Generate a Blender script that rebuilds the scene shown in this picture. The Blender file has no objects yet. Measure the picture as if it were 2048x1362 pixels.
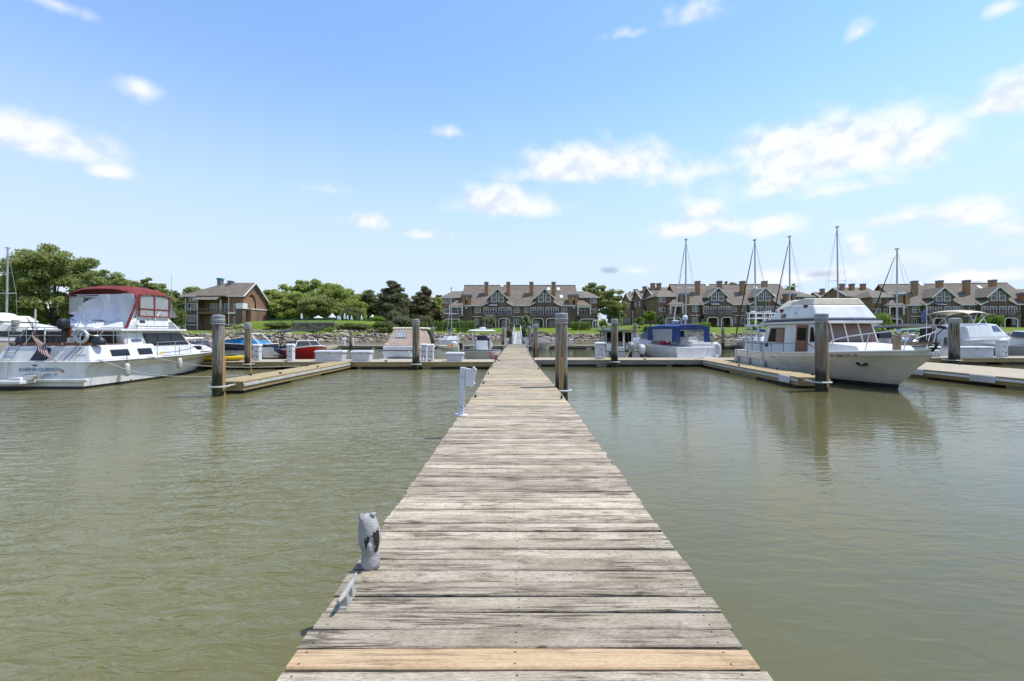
import bpy, bmesh, math, random
from mathutils import Vector, Matrix, noise
rnd = random.Random(7)
R = math.radians
C = bpy.context.scene.collection
S = bpy.context.scene

# ---------------------------------------------------------------- camera
CAMZ = 2.0            # above the water (z = 0); the dock deck is at DECK
DECK = 0.40
F = 910.2             # focal length in pixels of the 2048 px wide photograph (16 mm on 36 mm)
VX, VY = 1036.0, 663.0
cam_d = bpy.data.cameras.new('camera')
cam_d.lens = 16.0; cam_d.sensor_width = 36.0; cam_d.sensor_fit = 'HORIZONTAL'
cam_d.shift_x = -(VX - 1024) / 2048
cam_d.shift_y = -(681 - VY) / 2048
cam_d.clip_start = 0.1; cam_d.clip_end = 6000
cam = bpy.data.objects.new('camera', cam_d); C.objects.link(cam)
cam.location = (0, 0, CAMZ); cam.rotation_euler = (R(90), 0, 0)
S.camera = cam

# ---------------------------------------------------------------- sun, sky, exposure
SUN_EL = 63.0
SUN_AZ = 77.0          # degrees from the view direction (+Y) towards +X
sun_d = bpy.data.lights.new('sun', 'SUN'); sun_d.energy = 3.4; sun_d.angle = R(0.53); sun_d.color = (1.0, 0.955, 0.88)
sun = bpy.data.objects.new('sun', sun_d); C.objects.link(sun)
sv = Vector((math.sin(R(SUN_AZ)) * math.cos(R(SUN_EL)), math.cos(R(SUN_AZ)) * math.cos(R(SUN_EL)), math.sin(R(SUN_EL))))
sun.rotation_euler = sv.to_track_quat('Z', 'Y').to_euler()
sun.location = sv * 200
S.view_settings.view_transform = 'Standard'; S.view_settings.look = 'None'
S.view_settings.exposure = 0.58; S.view_settings.gamma = 1.0; S.view_settings.use_curve_mapping = False
S.render.engine = 'CYCLES'
S.cycles.use_denoising = True
try: S.cycles.denoiser = 'OPENIMAGEDENOISE'
except Exception: pass
S.cycles.max_bounces = 8; S.cycles.transparent_max_bounces = 12
S.cycles.sample_clamp_indirect = 6.0
S.cycles.caustics_reflective = False; S.cycles.caustics_refractive = False

world = bpy.data.worlds.new('World'); S.world = world; world.use_nodes = True
def build_world():
    nt = world.node_tree; N = nt.nodes; L = nt.links
    N.clear()
    out = N.new('ShaderNodeOutputWorld')
    def math_(op, a, b=None, c=None, clamp=False):
        n = N.new('ShaderNodeMath'); n.operation = op; n.use_clamp = clamp
        for i, v in enumerate((a, b, c)):
            if v is None: continue
            if isinstance(v, (int, float)): n.inputs[i].default_value = v
            else: L.new(v, n.inputs[i])
        return n.outputs[0]
    tc = N.new('ShaderNodeTexCoord')
    sky = N.new('ShaderNodeTexSky'); sky.sky_type = 'NISHITA'; sky.sun_disc = False
    sky.sun_elevation = R(SUN_EL); sky.sun_rotation = R(SUN_AZ)
    sky.altitude = 0; sky.air_density = 1.0; sky.dust_density = 0.0; sky.ozone_density = 1.0
    sep = N.new('ShaderNodeSeparateXYZ'); L.new(tc.outputs['Generated'], sep.inputs[0])
    x, y, z = sep.outputs
    az = math_('ARCTAN2', x, y)
    el = math_('ARCSINE', z)
    comb = N.new('ShaderNodeCombineXYZ'); L.new(az, comb.inputs[0]); L.new(math_('MULTIPLY', el, 1.2), comb.inputs[1])
    # cloud edges and billows
    def fbm(scale, detail, rough, off, aspect=1.0, dy=0.0):
        mp = N.new('ShaderNodeMapping'); mp.inputs['Location'].default_value = (off, off * .7 + dy, off * .3)
        mp.inputs['Scale'].default_value = (1, aspect, 1)
        L.new(comb.outputs[0], mp.inputs[0])
        n = N.new('ShaderNodeTexNoise'); n.noise_dimensions = '2D'
        n.inputs['Scale'].default_value = scale; n.inputs['Detail'].default_value = detail; n.inputs['Roughness'].default_value = rough
        L.new(mp.outputs[0], n.inputs['Vector']); return n.outputs[0]
    n1 = fbm(14, 4, .48, 3.1); n2 = fbm(38, 4, .5, 9.3)
    nz = math_('ADD', math_('MULTIPLY', math_('SUBTRACT', n1, .5), 2.3), math_('MULTIPLY', math_('SUBTRACT', n2, .5), .42))
    # one soft patch of cloud per entry: pixel centre, half width, height above and below, strength
    clouds = [(90, 282, 150, 46, 30, 1.0), (30, 262, 90, 34, 30, .8), (282, 178, 52, 20, 20, .62), (222, 345, 50, 18, 12, .72),
              (110, 8, 95, 14, 14, .5), (1180, 345, 170, 52, 18, 1.0), (1130, 335, 80, 36, 20, .7), (1380, 345, 110, 30, 24, .5),
              (1010, 412, 105, 38, 22, .92), (960, 405, 50, 22, 14, .8), (735, 442, 62, 16, 14, .75), (640, 378, 45, 16, 10, .5),
              (860, 472, 55, 12, 8, .55), (895, 266, 40, 12, 8, .42),
              (1680, 310, 215, 74, 40, 1.12), (1560, 290, 110, 40, 22, .9), (1830, 300, 75, 40, 40, .9),
              (1560, 372, 90, 34, 18, .8), (1690, 378, 140, 26, 14, .55), (1400, 425, 55, 30, 16, .75), (1400, 458, 105, 26, 16, .85),
              (1545, 450, 52, 30, 20, .9), (1800, 440, 110, 20, 14, .6), (1930, 432, 100, 32, 18, .8), (2025, 460, 45, 26, 18, .6), (1720, 490, 32, 28, 22, .8),
              (2020, 205, 100, 48, 26, .95), (2075, 180, 60, 46, 40, 1.0), (1390, 30, 70, 22, 18, .5), (1720, 62, 34, 20, 16, .45), (1250, 68, 48, 10, 8, .42), (2010, 12, 40, 16, 12, .6),
              (1270, 540, 32, 10, 8, .45), (1955, 556, 85, 24, 12, 1.0), (1620, 555, 130, 24, 12, .75), (1600, 350, 330, 60, 50, .38), (1900, 520, 300, 40, 30, .3)]
    dens = None
    for (px, py, w, hu, hd, s) in clouds:
        dx = (px - VX) / F; dz = (VY - py) / F; ln = math.sqrt(dx*dx + 1 + dz*dz)
        a0 = math.atan2(dx, 1); e0 = math.asin(dz / ln)
        k = math.cos(a0)                                          # pixels per radian shrink away from the axis
        wa = w / F * k * k; hua = hu / F * k; hda = hd / F * k
        u = math_('DIVIDE', math_('SUBTRACT', az, a0), wa)
        dv = math_('SUBTRACT', el, e0)
        up = math_('MAXIMUM', math_('DIVIDE', dv, hua), math_('DIVIDE', dv, -hda))
        q = math_('MULTIPLY', up, up)
        r2 = math_('MULTIPLY_ADD', u, u, q)
        d = math_('MULTIPLY', math_('SUBTRACT', 1.0, math_('SQRT', r2)), 1.0)
        d = math_('MULTIPLY_ADD', d, s, (s - 1) * .45)
        dens = d if dens is None else math_('MAXIMUM', dens, d)
    # the rest of the sky, out of frame: scattered fair-weather clouds of the same kind
    n3 = fbm(3.2, 7, .6, 21.7, 1.6)
    behind = math_('MULTIPLY_ADD', y, -6.0, -2.2, clamp=True)
    other = math_('MULTIPLY_ADD', math_('SUBTRACT', n3, .56), 6.0, math_('MULTIPLY', math_('SUBTRACT', 1.0, behind), -4.0))
    dens = math_('MAXIMUM', dens, other)
    body = math_('ADD', dens, math_('MULTIPLY', nz, .50))
    mr = N.new('ShaderNodeMapRange'); mr.interpolation_type = 'SMOOTHSTEP'
    mr.inputs['From Min'].default_value = -.38; mr.inputs['From Max'].default_value = .60
    L.new(body, mr.inputs['Value'])
    alpha = math_('MULTIPLY', mr.outputs[0], .92)
    # thin high veil that whitens the sky towards the horizon
    vr = N.new('ShaderNodeMapRange'); vr.interpolation_type = 'SMOOTHERSTEP'
    vr.inputs['From Min'].default_value = -.02; vr.inputs['From Max'].default_value = .60
    vr.inputs['To Min'].default_value = .95; vr.inputs['To Max'].default_value = .10
    L.new(el, vr.inputs['Value'])
    tint = N.new('ShaderNodeMixRGB'); tint.blend_type = 'MULTIPLY'; tint.inputs[0].default_value = 1.0
    L.new(sky.outputs[0], tint.inputs[1]); tint.inputs[2].default_value = (1.0, 1.245, 1.45, 1)
    veil = N.new('ShaderNodeMixRGB'); L.new(vr.outputs[0], veil.inputs[0]); L.new(tint.outputs[0], veil.inputs[1]); veil.inputs[2].default_value = SKY_VEIL
    # billow shade painted into the cloud colour, as if lit from above
    up1 = fbm(14, 4, .48, 3.1, dy=.030); up2 = fbm(38, 4, .5, 9.3, dy=.012)
    relief = math_('ADD', math_('MULTIPLY', math_('SUBTRACT', n1, up1), 2.4), math_('MULTIPLY', math_('SUBTRACT', n2, up2), .6))
    cs = N.new('ShaderNodeMapRange'); cs.inputs['From Min'].default_value = -.45; cs.inputs['From Max'].default_value = .10; L.new(relief, cs.inputs['Value'])
    ccol = N.new('ShaderNodeMixRGB'); L.new(cs.outputs[0], ccol.inputs[0]); ccol.inputs[1].default_value = tuple(c * k for c, k in zip(SKY_CLOUD, (.76, .82, .91, 1))); ccol.inputs[2].default_value = SKY_CLOUD
    mix = N.new('ShaderNodeMixRGB'); L.new(alpha, mix.inputs[0]); L.new(veil.outputs[0], mix.inputs[1]); L.new(ccol.outputs[0], mix.inputs[2])
    # small slate-blue scraps of cloud low over the roofs
    dk = None
    for (px, py, w, h) in ((1640, 549, 62, 15), (1218, 540, 26, 8), (1948, 566, 40, 7)):
        dx = (px - VX) / F; dz = (VY - py) / F; a0 = math.atan2(dx, 1); e0 = math.asin(dz / math.sqrt(dx*dx + 1 + dz*dz)); k = math.cos(a0)
        u = math_('DIVIDE', math_('SUBTRACT', az, a0), w / F * k * k); v_ = math_('DIVIDE', math_('SUBTRACT', el, e0), h / F * k)
        d = math_('SUBTRACT', 1.0, math_('SQRT', math_('MULTIPLY_ADD', u, u, math_('MULTIPLY', v_, v_))))
        dk = d if dk is None else math_('MAXIMUM', dk, d)
    dmr = N.new('ShaderNodeMapRange'); dmr.interpolation_type = 'SMOOTHSTEP'; dmr.inputs['From Min'].default_value = .1; dmr.inputs['From Max'].default_value = 1.0; dmr.inputs['To Max'].default_value = .8
    L.new(math_('ADD', dk, math_('MULTIPLY', nz, .7)), dmr.inputs['Value'])
    mix_l = mix; mix = N.new('ShaderNodeMixRGB'); L.new(dmr.outputs[0], mix.inputs[0]); L.new(mix_l.outputs[0], mix.inputs[1]); mix.inputs[2].default_value = (2.3, 2.75, 3.7, 1)
    bg = N.new('ShaderNodeBackground'); bg.inputs[1].default_value = SKY_STR
    L.new(mix.outputs[0], bg.inputs[0]); L.new(bg.outputs[0], out.inputs[0])
SKY_STR = 0.13
SKY_VEIL = (3.60, 4.15, 4.95, 1)
SKY_CLOUD = (5.3, 5.35, 5.45, 1)
build_world()

# ---------------------------------------------------------------- pixel -> place
def P(px, py, D):      # a point of the photograph at depth D (along +Y)
    return Vector(((px - VX) / F * D, D, CAMZ - (py - VY) / F * D))
def onz(px, py, z=0.0):
    D = (CAMZ - z) * F / (py - VY)
    return Vector(((px - VX) / F * D, D, z))
def PX(px, D): return (px - VX) / F * D
def PZ(py, D): return CAMZ - (py - VY) / F * D

# ---------------------------------------------------------------- mesh helper
class G:
    def __init__(s): s.v = []; s.f = []
    def add(s, vs, fs):
        o = len(s.v); s.v += [tuple(v) for v in vs]; s.f += [tuple(i + o for i in f) for f in fs]; return s
    def box(s, x0, x1, y0, y1, z0, z1, m=None):
        vs = [Vector(p) for p in ((x0,y0,z0),(x1,y0,z0),(x1,y1,z0),(x0,y1,z0),(x0,y0,z1),(x1,y0,z1),(x1,y1,z1),(x0,y1,z1))]
        if m: vs = [m @ v for v in vs]
        return s.add(vs, ((0,3,2,1),(4,5,6,7),(0,1,5,4),(1,2,6,5),(2,3,7,6),(3,0,4,7)))
    def prism(s, poly, d):
        d = Vector(d); p = [Vector(q) for q in poly]; n = len(p)
        s.add(p + [q + d for q in p], [tuple(range(n))[::-1], tuple(range(n, 2*n))] + [(i, (i+1) % n, n + (i+1) % n, n + i) for i in range(n)])
        return s
    def poly(s, pts): return s.add(pts, [tuple(range(len(pts)))])
    def tube(s, pts, r, n=6, cap=True):
        pts = [Vector(p) for p in pts]; k = len(pts)
        rs = r if isinstance(r, (list, tuple)) else [r] * k
        rings = []; up = None
        for i, p in enumerate(pts):
            t = (pts[min(i+1, k-1)] - pts[max(i-1, 0)])
            if t.length < 1e-9: t = Vector((0,0,1))
            t.normalize()
            if up is None:
                a = Vector((0,0,1)) if abs(t.z) < .9 else Vector((1,0,0))
                up = (a - t * a.dot(t)).normalized()
            else:
                up = up - t * up.dot(t)
                up = up.normalized() if up.length > 1e-6 else Vector((1,0,0))
            sd = t.cross(up)
            rings.append([p + (up * math.cos(2*math.pi*j/n) + sd * math.sin(2*math.pi*j/n)) * rs[i] for j in range(n)])
        return s.loft(rings, True, cap)
    def loft(s, rings, closed=True, cap=True, cap0=None, cap1=None):
        m = len(rings[0]); vs = [v for r in rings for v in r]; fs = []
        e = m if closed else m - 1
        for i in range(len(rings) - 1):
            for j in range(e):
                a = i*m + j; b = i*m + (j+1) % m
                fs.append((a, b, b + m, a + m))
        if cap or cap0: fs.append(tuple(range(m))[::-1])
        if cap or cap1: fs.append(tuple((len(rings)-1)*m + j for j in range(m)))
        return s.add(vs, fs)
    def lathe(s, prof, c=(0,0,0), n=12, axis='z'):
        c = Vector(c); rings = []
        for (r, h) in prof:
            ring = []
            for j in range(n):
                a = 2*math.pi*j/n; u, w = r*math.cos(a), r*math.sin(a)
                ring.append(c + (Vector((u, w, h)) if axis == 'z' else Vector((u, h, w)) if axis == 'y' else Vector((h, u, w))))
            rings.append(ring)
        return s.loft(rings)
    def ell(s, c, rx, ry, rz, n=10, m=6):
        prof = []
        c = Vector(c); rings = []
        for i in range(m + 1):
            t = -math.pi/2 + math.pi * i / m
            rr = max(math.cos(t), .02)
            rings.append([c + Vector((rx*rr*math.cos(2*math.pi*j/n), ry*rr*math.sin(2*math.pi*j/n), rz*math.sin(t))) for j in range(n)])
        return s.loft(rings)
    def grid(s, f, nu, nv):
        vs = [f(i/nu, j/nv) for i in range(nu+1) for j in range(nv+1)]
        fs = [(i*(nv+1)+j, (i+1)*(nv+1)+j, (i+1)*(nv+1)+j+1, i*(nv+1)+j+1) for i in range(nu) for j in range(nv)]
        return s.add(vs, fs)
    def sheet(s, f, nu, nv, t, nrm=(0,0,1)):        # a grid with thickness t along nrm
        nrm = Vector(nrm) * t
        a = [[Vector(f(i/nu, j/nv)) for j in range(nv+1)] for i in range(nu+1)]
        s.grid(lambda u, v: a[round(u*nu)][round(v*nv)] + nrm, nu, nv)
        w = nv + 1; o = len(s.v)
        s.add([a[i][j] for i in range(nu+1) for j in range(nv+1)], [(i*w+j, i*w+j+1, (i+1)*w+j+1, (i+1)*w+j) for i in range(nu) for j in range(nv)])
        top = o - w*(nu+1)
        def q(i, j, k, l): s.f.append((top+i*w+j, o+i*w+j, o+k*w+l, top+k*w+l))
        for j in range(nv): q(0, j+1, 0, j); q(nu, j, nu, j+1)
        for i in range(nu): q(i, 0, i+1, 0); q(i+1, nv, i, nv)
        return s
    def mesh(s, name, smooth=None):
        me = bpy.data.meshes.new(name); me.from_pydata(s.v, [], s.f)
        if smooth is not None:
            me.polygons.foreach_set('use_smooth', [True] * len(me.polygons))
            if smooth < 180: me.set_sharp_from_angle(angle=R(smooth))
        me.update(); return me

def obj(name, g, mat=None, parent=None, smooth=None, bevel=0, loc=None, rot=None, seg=2):
    me = g if isinstance(g, bpy.types.Mesh) else g.mesh(name, smooth)
    if mat is not None and not me.materials: me.materials.append(M[mat] if isinstance(mat, str) else mat)
    o = bpy.data.objects.new(name, me); C.objects.link(o)
    if parent: o.parent = parent
    if loc is not None: o.location = loc
    if rot is not None: o.rotation_euler = rot
    if bevel:
        b = o.modifiers.new('bevel', 'BEVEL'); b.width = bevel; b.segments = seg; b.limit_method = 'ANGLE'; b.angle_limit = R(35)
        if smooth is None: 
            me.polygons.foreach_set('use_smooth', [True] * len(me.polygons)); b.harden_normals = True
    return o
def tag(o, label, cat, group=None, kind=None):
    if label: o['label'] = label
    if cat: o['category'] = cat
    if group: o['group'] = group
    if kind: o['kind'] = kind
    return o
def thing(name, label, cat, loc=(0,0,0), rz=0, group=None):
    o = bpy.data.objects.new(name, None); C.objects.link(o); o.empty_display_size = .3
    o.location = loc; o.rotation_euler = (0, 0, rz)
    return tag(o, label, cat, group)
def struct(name, g, mat, smooth=None, parent=None):
    o = obj(name, g, mat, parent, smooth)
    if not parent: o['kind'] = 'structure'
    return o
def dup(o, parent=None, loc=None, rz=None, label=None, group=None):
    c = o.copy(); C.objects.link(c); c.parent = parent
    if loc is not None: c.location = loc
    if rz is not None: c.rotation_euler = (0, 0, rz)
    if label: c['label'] = label
    if group: c['group'] = group
    for ch in list(o.children): dup(ch, c)
    return c
def text(s, name, mat, parent, loc, rot, size, align='CENTER', extrude=.002, sx=1.0, shear=0):
    cu = bpy.data.curves.new(name, 'FONT'); cu.body = s; cu.size = size; cu.align_x = align; cu.align_y = 'CENTER'; cu.extrude = extrude; cu.shear = shear
    t = bpy.data.objects.new('tmp', cu); C.objects.link(t)
    dg = bpy.context.evaluated_depsgraph_get()
    me = bpy.data.meshes.new_from_object(t.evaluated_get(dg))
    bpy.data.objects.remove(t)
    me.materials.clear()
    o = obj(name, me, mat, parent, loc=loc, rot=rot); o.scale = (sx, 1, 1)
    return o
# ---------------------------------------------------------------- materials
M = {}
def mat(name, col, rough=.5, metal=0, var=.12, vscale=3.0, bump=0, bscale=30, spec=.5, col2=None, coat=0, stretch=None, trans=0):
    m = bpy.data.materials.new(name); m.use_nodes = True; M[name] = m
    nt = m.node_tree; N = nt.nodes; L = nt.links; b = N['Principled BSDF']
    b.inputs['Roughness'].default_value = rough; b.inputs['Metallic'].default_value = metal
    b.inputs['Specular IOR Level'].default_value = spec
    if coat: b.inputs['Coat Weight'].default_value = coat; b.inputs['Coat Roughness'].default_value = .08
    c = (*col, 1)
    tc = N.new('ShaderNodeTexCoord'); src = tc.outputs['Object']
    if stretch:
        mp = N.new('ShaderNodeMapping'); mp.inputs['Scale'].default_value = stretch; L.new(src, mp.inputs[0]); src = mp.outputs[0]
    if var or col2:
        n = N.new('ShaderNodeTexNoise'); n.inputs['Scale'].default_value = vscale; n.inputs['Detail'].default_value = 5; n.inputs['Roughness'].default_value = .6
        L.new(src, n.inputs['Vector'])
        r = N.new('ShaderNodeValToRGB'); r.color_ramp.elements[0].position = .3; r.color_ramp.elements[1].position = .72
        c2 = col2 or tuple(x * (1 - var * 1.6) for x in col); c1 = tuple(min(x * (1 + var * .5), 1) for x in col)
        r.color_ramp.elements[0].color = (*c2, 1); r.color_ramp.elements[1].color = (*c1, 1)
        L.new(n.outputs[0], r.inputs[0]); L.new(r.outputs[0], b.inputs['Base Color'])
    else: b.inputs['Base Color'].default_value = c
    if bump:
        n = N.new('ShaderNodeTexNoise'); n.inputs['Scale'].default_value = bscale; n.inputs['Detail'].default_value = 6
        L.new(src, n.inputs['Vector'])
        bp = N.new('ShaderNodeBump'); bp.inputs['Strength'].default_value = bump; bp.inputs['Distance'].default_value = .02
        L.new(n.outputs[0], bp.inputs['Height']); L.new(bp.outputs[0], b.inputs['Normal'])
    if trans: b.inputs['Transmission Weight'].default_value = trans
    return m
mat('gelcoat', (.72, .715, .70), .25, var=.13, vscale=1.8, coat=.25, stretch=(1.3, 1.3, .35))
mat('gelcoat_cream', (.75, .715, .64), .28, var=.12, vscale=1.6, coat=.25, stretch=(1.2, 1.2, .35))
mat('gelcoat_grey', (.52, .53, .54), .3, var=.08)
mat('deck_white', (.72, .72, .70), .5, var=.08, bump=.15, bscale=120)
mat('hull_blue', (.42, .50, .58), .25, var=.08, coat=.3)
mat('navy', (.012, .02, .06), .25, var=.1, coat=.4)
mat('red_gel', (.50, .02, .015), .22, var=.06, coat=.5)
mat('bottom_black', (.02, .022, .025), .5)
mat('boot_blue', (.06, .07, .10), .4)
mat('glass_dark', (.012, .014, .015), .06, var=0, spec=.45)
mat('glass_brown', (.17, .105, .08), .35, var=.12, vscale=2)
mat('glass_house', (.05, .065, .08), .05, var=.5, vscale=.6, spec=1.0)
mat('steel', (.62, .62, .62), .22, metal=1, var=.05)
mat('alum', (.62, .63, .64), .4, metal=.7, var=.08)
mat('mast_alum', (.46, .46, .46), .45, metal=.35, var=.1)
mat('black', (.012, .012, .013), .55, var=.2)
mat('rubber', (.03, .03, .03), .7)
mat('rail_dark', (.10, .10, .10), .5)
mat('canvas_red', (.21, .025, .023), .85, var=.3, vscale=4, bump=.2, bscale=60)
mat('canvas_tan', (.40, .30, .235), .85, var=.18, vscale=3, bump=.25, bscale=14)
mat('canvas_cream', (.62, .55, .43), .85, var=.1, bump=.2, bscale=20)
mat('canvas_blue', (.010, .045, .18), .75, var=.25, vscale=3, bump=.25, bscale=12)
mat('canvas_sky', (.02, .20, .40), .75, var=.2, bump=.2, bscale=14)
mat('canvas_black', (.022, .022, .024), .8, var=.3, bump=.25, bscale=12)
mat('canvas_grey', (.16, .155, .15), .85, var=.2, vscale=2, bump=.3, bscale=9)
mat('canvas_green', (.01, .16, .15), .8, var=.2)
mat('canvas_white', (.62, .63, .66), .8, var=.08, bump=.2, bscale=20)
mat('teak', (.27, .085, .028), .45, var=.35, vscale=6, stretch=(8, 8, .7))
mat('teak_raw', (.28, .19, .12), .7, var=.3, vscale=5, stretch=(6, 1, 6))
mat('fender', (.55, .52, .48), .5)
mat('rope', (.45, .42, .36), .9, bump=.4, bscale=80)
mat('letter_blue', (.01, .13, .26), .4, var=0)
mat('letter_navy', (.05, .09, .24), .4, var=0)
mat('letter_black', (.01, .01, .01), .4, var=0)
mat('orange', (.60, .16, .02), .5)
mat('yellow', (.68, .46, .01), .35, var=.08)
mat('red', (.45, .02, .03), .5)
mat('white_paint', (.74, .74, .76), .5, var=.06, vscale=2)
mat('white_box', (.60, .61, .64), .5, var=.14, vscale=2.2)
mat('post_white', (.62, .63, .66), .55, var=.13, vscale=4, bump=.08, bscale=40)
mat('lumber', (.36, .26, .115), .75, var=.3, vscale=2.5, stretch=(1, 9, 9), bump=.25, bscale=20)
mat('lumber_deck', (.45, .345, .18), .8, var=.22, vscale=2.5, stretch=(9, 1, 9), bump=.2, bscale=16)
mat('lumber_deck_x', (.47, .39, .275), .8, var=.22, vscale=2.5, stretch=(9, 1, 9), bump=.2, bscale=16)
mat('lumber_grey', (.25, .24, .20), .8, var=.35, vscale=2.5, stretch=(.6, 8, 8), bump=.3, bscale=20)
mat('float_black', (.016, .017, .017), .6)
mat('float_tan', (.42, .37, .2), .7, var=.25)
mat('galv', (.42, .43, .44), .4, metal=.6, var=.15)
mat('galv_dull', (.55, .55, .53), .55, metal=.15, var=.15)
mat('cap_grey', (.30, .31, .33), .6, var=.2)
mat('mud', (.13, .105, .06), .9, var=.3, bump=.4, bscale=2)
mat('concrete', (.42, .40, .36), .9, var=.15)
mat('stone_wall', (.23, .17, .13), .9, var=.35, vscale=1.2, bump=.6, bscale=6)
mat('shingle_roof', (.19, .155, .12), .9, var=.22, vscale=.9, bump=.2, bscale=8)
mat('trim_white', (.74, .73, .70), .55, var=.05)
mat('trim_dark', (.05, .035, .03), .7)
mat('chimney', (.40, .22, .105), .85, var=.28, vscale=3, stretch=(3, 3, .6))
mat('chimney_cap', (.16, .19, .22), .5, metal=.3)
mat('awning', (.38, .39, .50), .8)
mat('awning_green', (.02, .22, .20), .8)
mat('fence_green', (.05, .16, .11), .5, metal=.3)
mat('fence_slate', (.14, .19, .24), .6)
mat('trunk', (.10, .075, .055), .95, var=.3, vscale=4, stretch=(4, 4, .6), bump=.5, bscale=12)
mat('rock_a', (.33, .26, .19), .95, var=.3, vscale=2.2, bump=.5, bscale=5)
mat('rock_b', (.24, .19, .15), .95, var=.35, vscale=2.4, bump=.5, bscale=5)
mat('rock_c', (.40, .36, .31), .95, var=.25, vscale=2.0, bump=.5, bscale=5)
mat('gravel', (.30, .27, .22), .95, var=.3, vscale=3, bump=.5, bscale=8)
mat('plastic_sheet', (.62, .65, .74), .35, var=.1, vscale=2.2)
mat('vinyl', (.40, .42, .43), .12, var=.2, vscale=1.2, spec=.8)
mat('bag_dark', (.03, .035, .05), .45, var=.4, vscale=6)
mat('cloth_blue', (.10, .16, .30), .8, var=.3)
mat('skin_tan', (.42, .27, .17), .6)
mat('cleat_paint', (.36, .355, .32), .6, var=.25, vscale=14)
mat('owl_black', (.02, .02, .018), .7)

def foliage(name, a, b, trans=.35):
    m = bpy.data.materials.new(name); m.use_nodes = True; M[name] = m
    nt = m.node_tree; N = nt.nodes; L = nt.links; N.clear()
    out = N.new('ShaderNodeOutputMaterial')
    at = N.new('ShaderNodeAttribute'); at.attribute_name = 'tone'
    r = N.new('ShaderNodeValToRGB'); r.color_ramp.elements[0].color = (*a, 1); r.color_ramp.elements[1].color = (*b, 1)
    L.new(at.outputs['Fac'], r.inputs[0])
    d = N.new('ShaderNodeBsdfPrincipled'); d.inputs['Roughness'].default_value = .55; d.inputs['Specular IOR Level'].default_value = .25
    L.new(r.outputs[0], d.inputs['Base Color'])
    t = N.new('ShaderNodeBsdfTranslucent'); L.new(r.outputs[0], t.inputs[0])
    mx = N.new('ShaderNodeMixShader'); mx.inputs[0].default_value = trans
    L.new(d.outputs[0], mx.inputs[1]); L.new(t.outputs[0], mx.inputs[2]); L.new(mx.outputs[0], out.inputs[0])
foliage('leaf_oak', (.12, .16, .045), (.42, .46, .16), .5)
foliage('leaf_dark', (.065, .095, .03), (.24, .28, .10), .45)
foliage('leaf_light', (.17, .23, .045), (.48, .54, .15), .5)
foliage('leaf_pine', (.07, .085, .045), (.26, .26, .14), .45)
foliage('leaf_hedge', (.06, .11, .018), (.22, .33, .06), .4)
foliage('leaf_lime', (.12, .19, .02), (.28, .38, .05))
foliage('leaf_red', (.08, .08, .035), (.26, .24, .11), .45)
foliage('leaf_bloom', (.05, .10, .02), (.38, .40, .26))
foliage('leaf_scrub', (.08, .11, .03), (.24, .28, .08), .4)

def nodes(name):
    m = bpy.data.materials.new(name); m.use_nodes = True; M[name] = m
    return m, m.node_tree.nodes, m.node_tree.links, m.node_tree.nodes['Principled BSDF']
def ramp(N, stops):
    r = N.new('ShaderNodeValToRGB'); e = r.color_ramp.elements
    while len(e) < len(stops): e.new(.5)
    for i, (p, c) in enumerate(stops): e[i].position = p; e[i].color = (*c, 1)
    return r
def noise_(N, L, vec, scale, detail=4, rough=.55, dim='3D', dist=0):
    n = N.new('ShaderNodeTexNoise'); n.noise_dimensions = dim
    n.inputs['Scale'].default_value = scale; n.inputs['Detail'].default_value = detail; n.inputs['Roughness'].default_value = rough; n.inputs['Distortion'].default_value = dist
    L.new(vec, n.inputs['Vector']); return n
def mapping(N, L, vec, scale=(1,1,1), rot=(0,0,0), loc=(0,0,0)):
    mp = N.new('ShaderNodeMapping'); mp.inputs['Scale'].default_value = scale; mp.inputs['Rotation'].default_value = rot; mp.inputs['Location'].default_value = loc
    L.new(vec, mp.inputs[0]); return mp.outputs[0]

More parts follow.
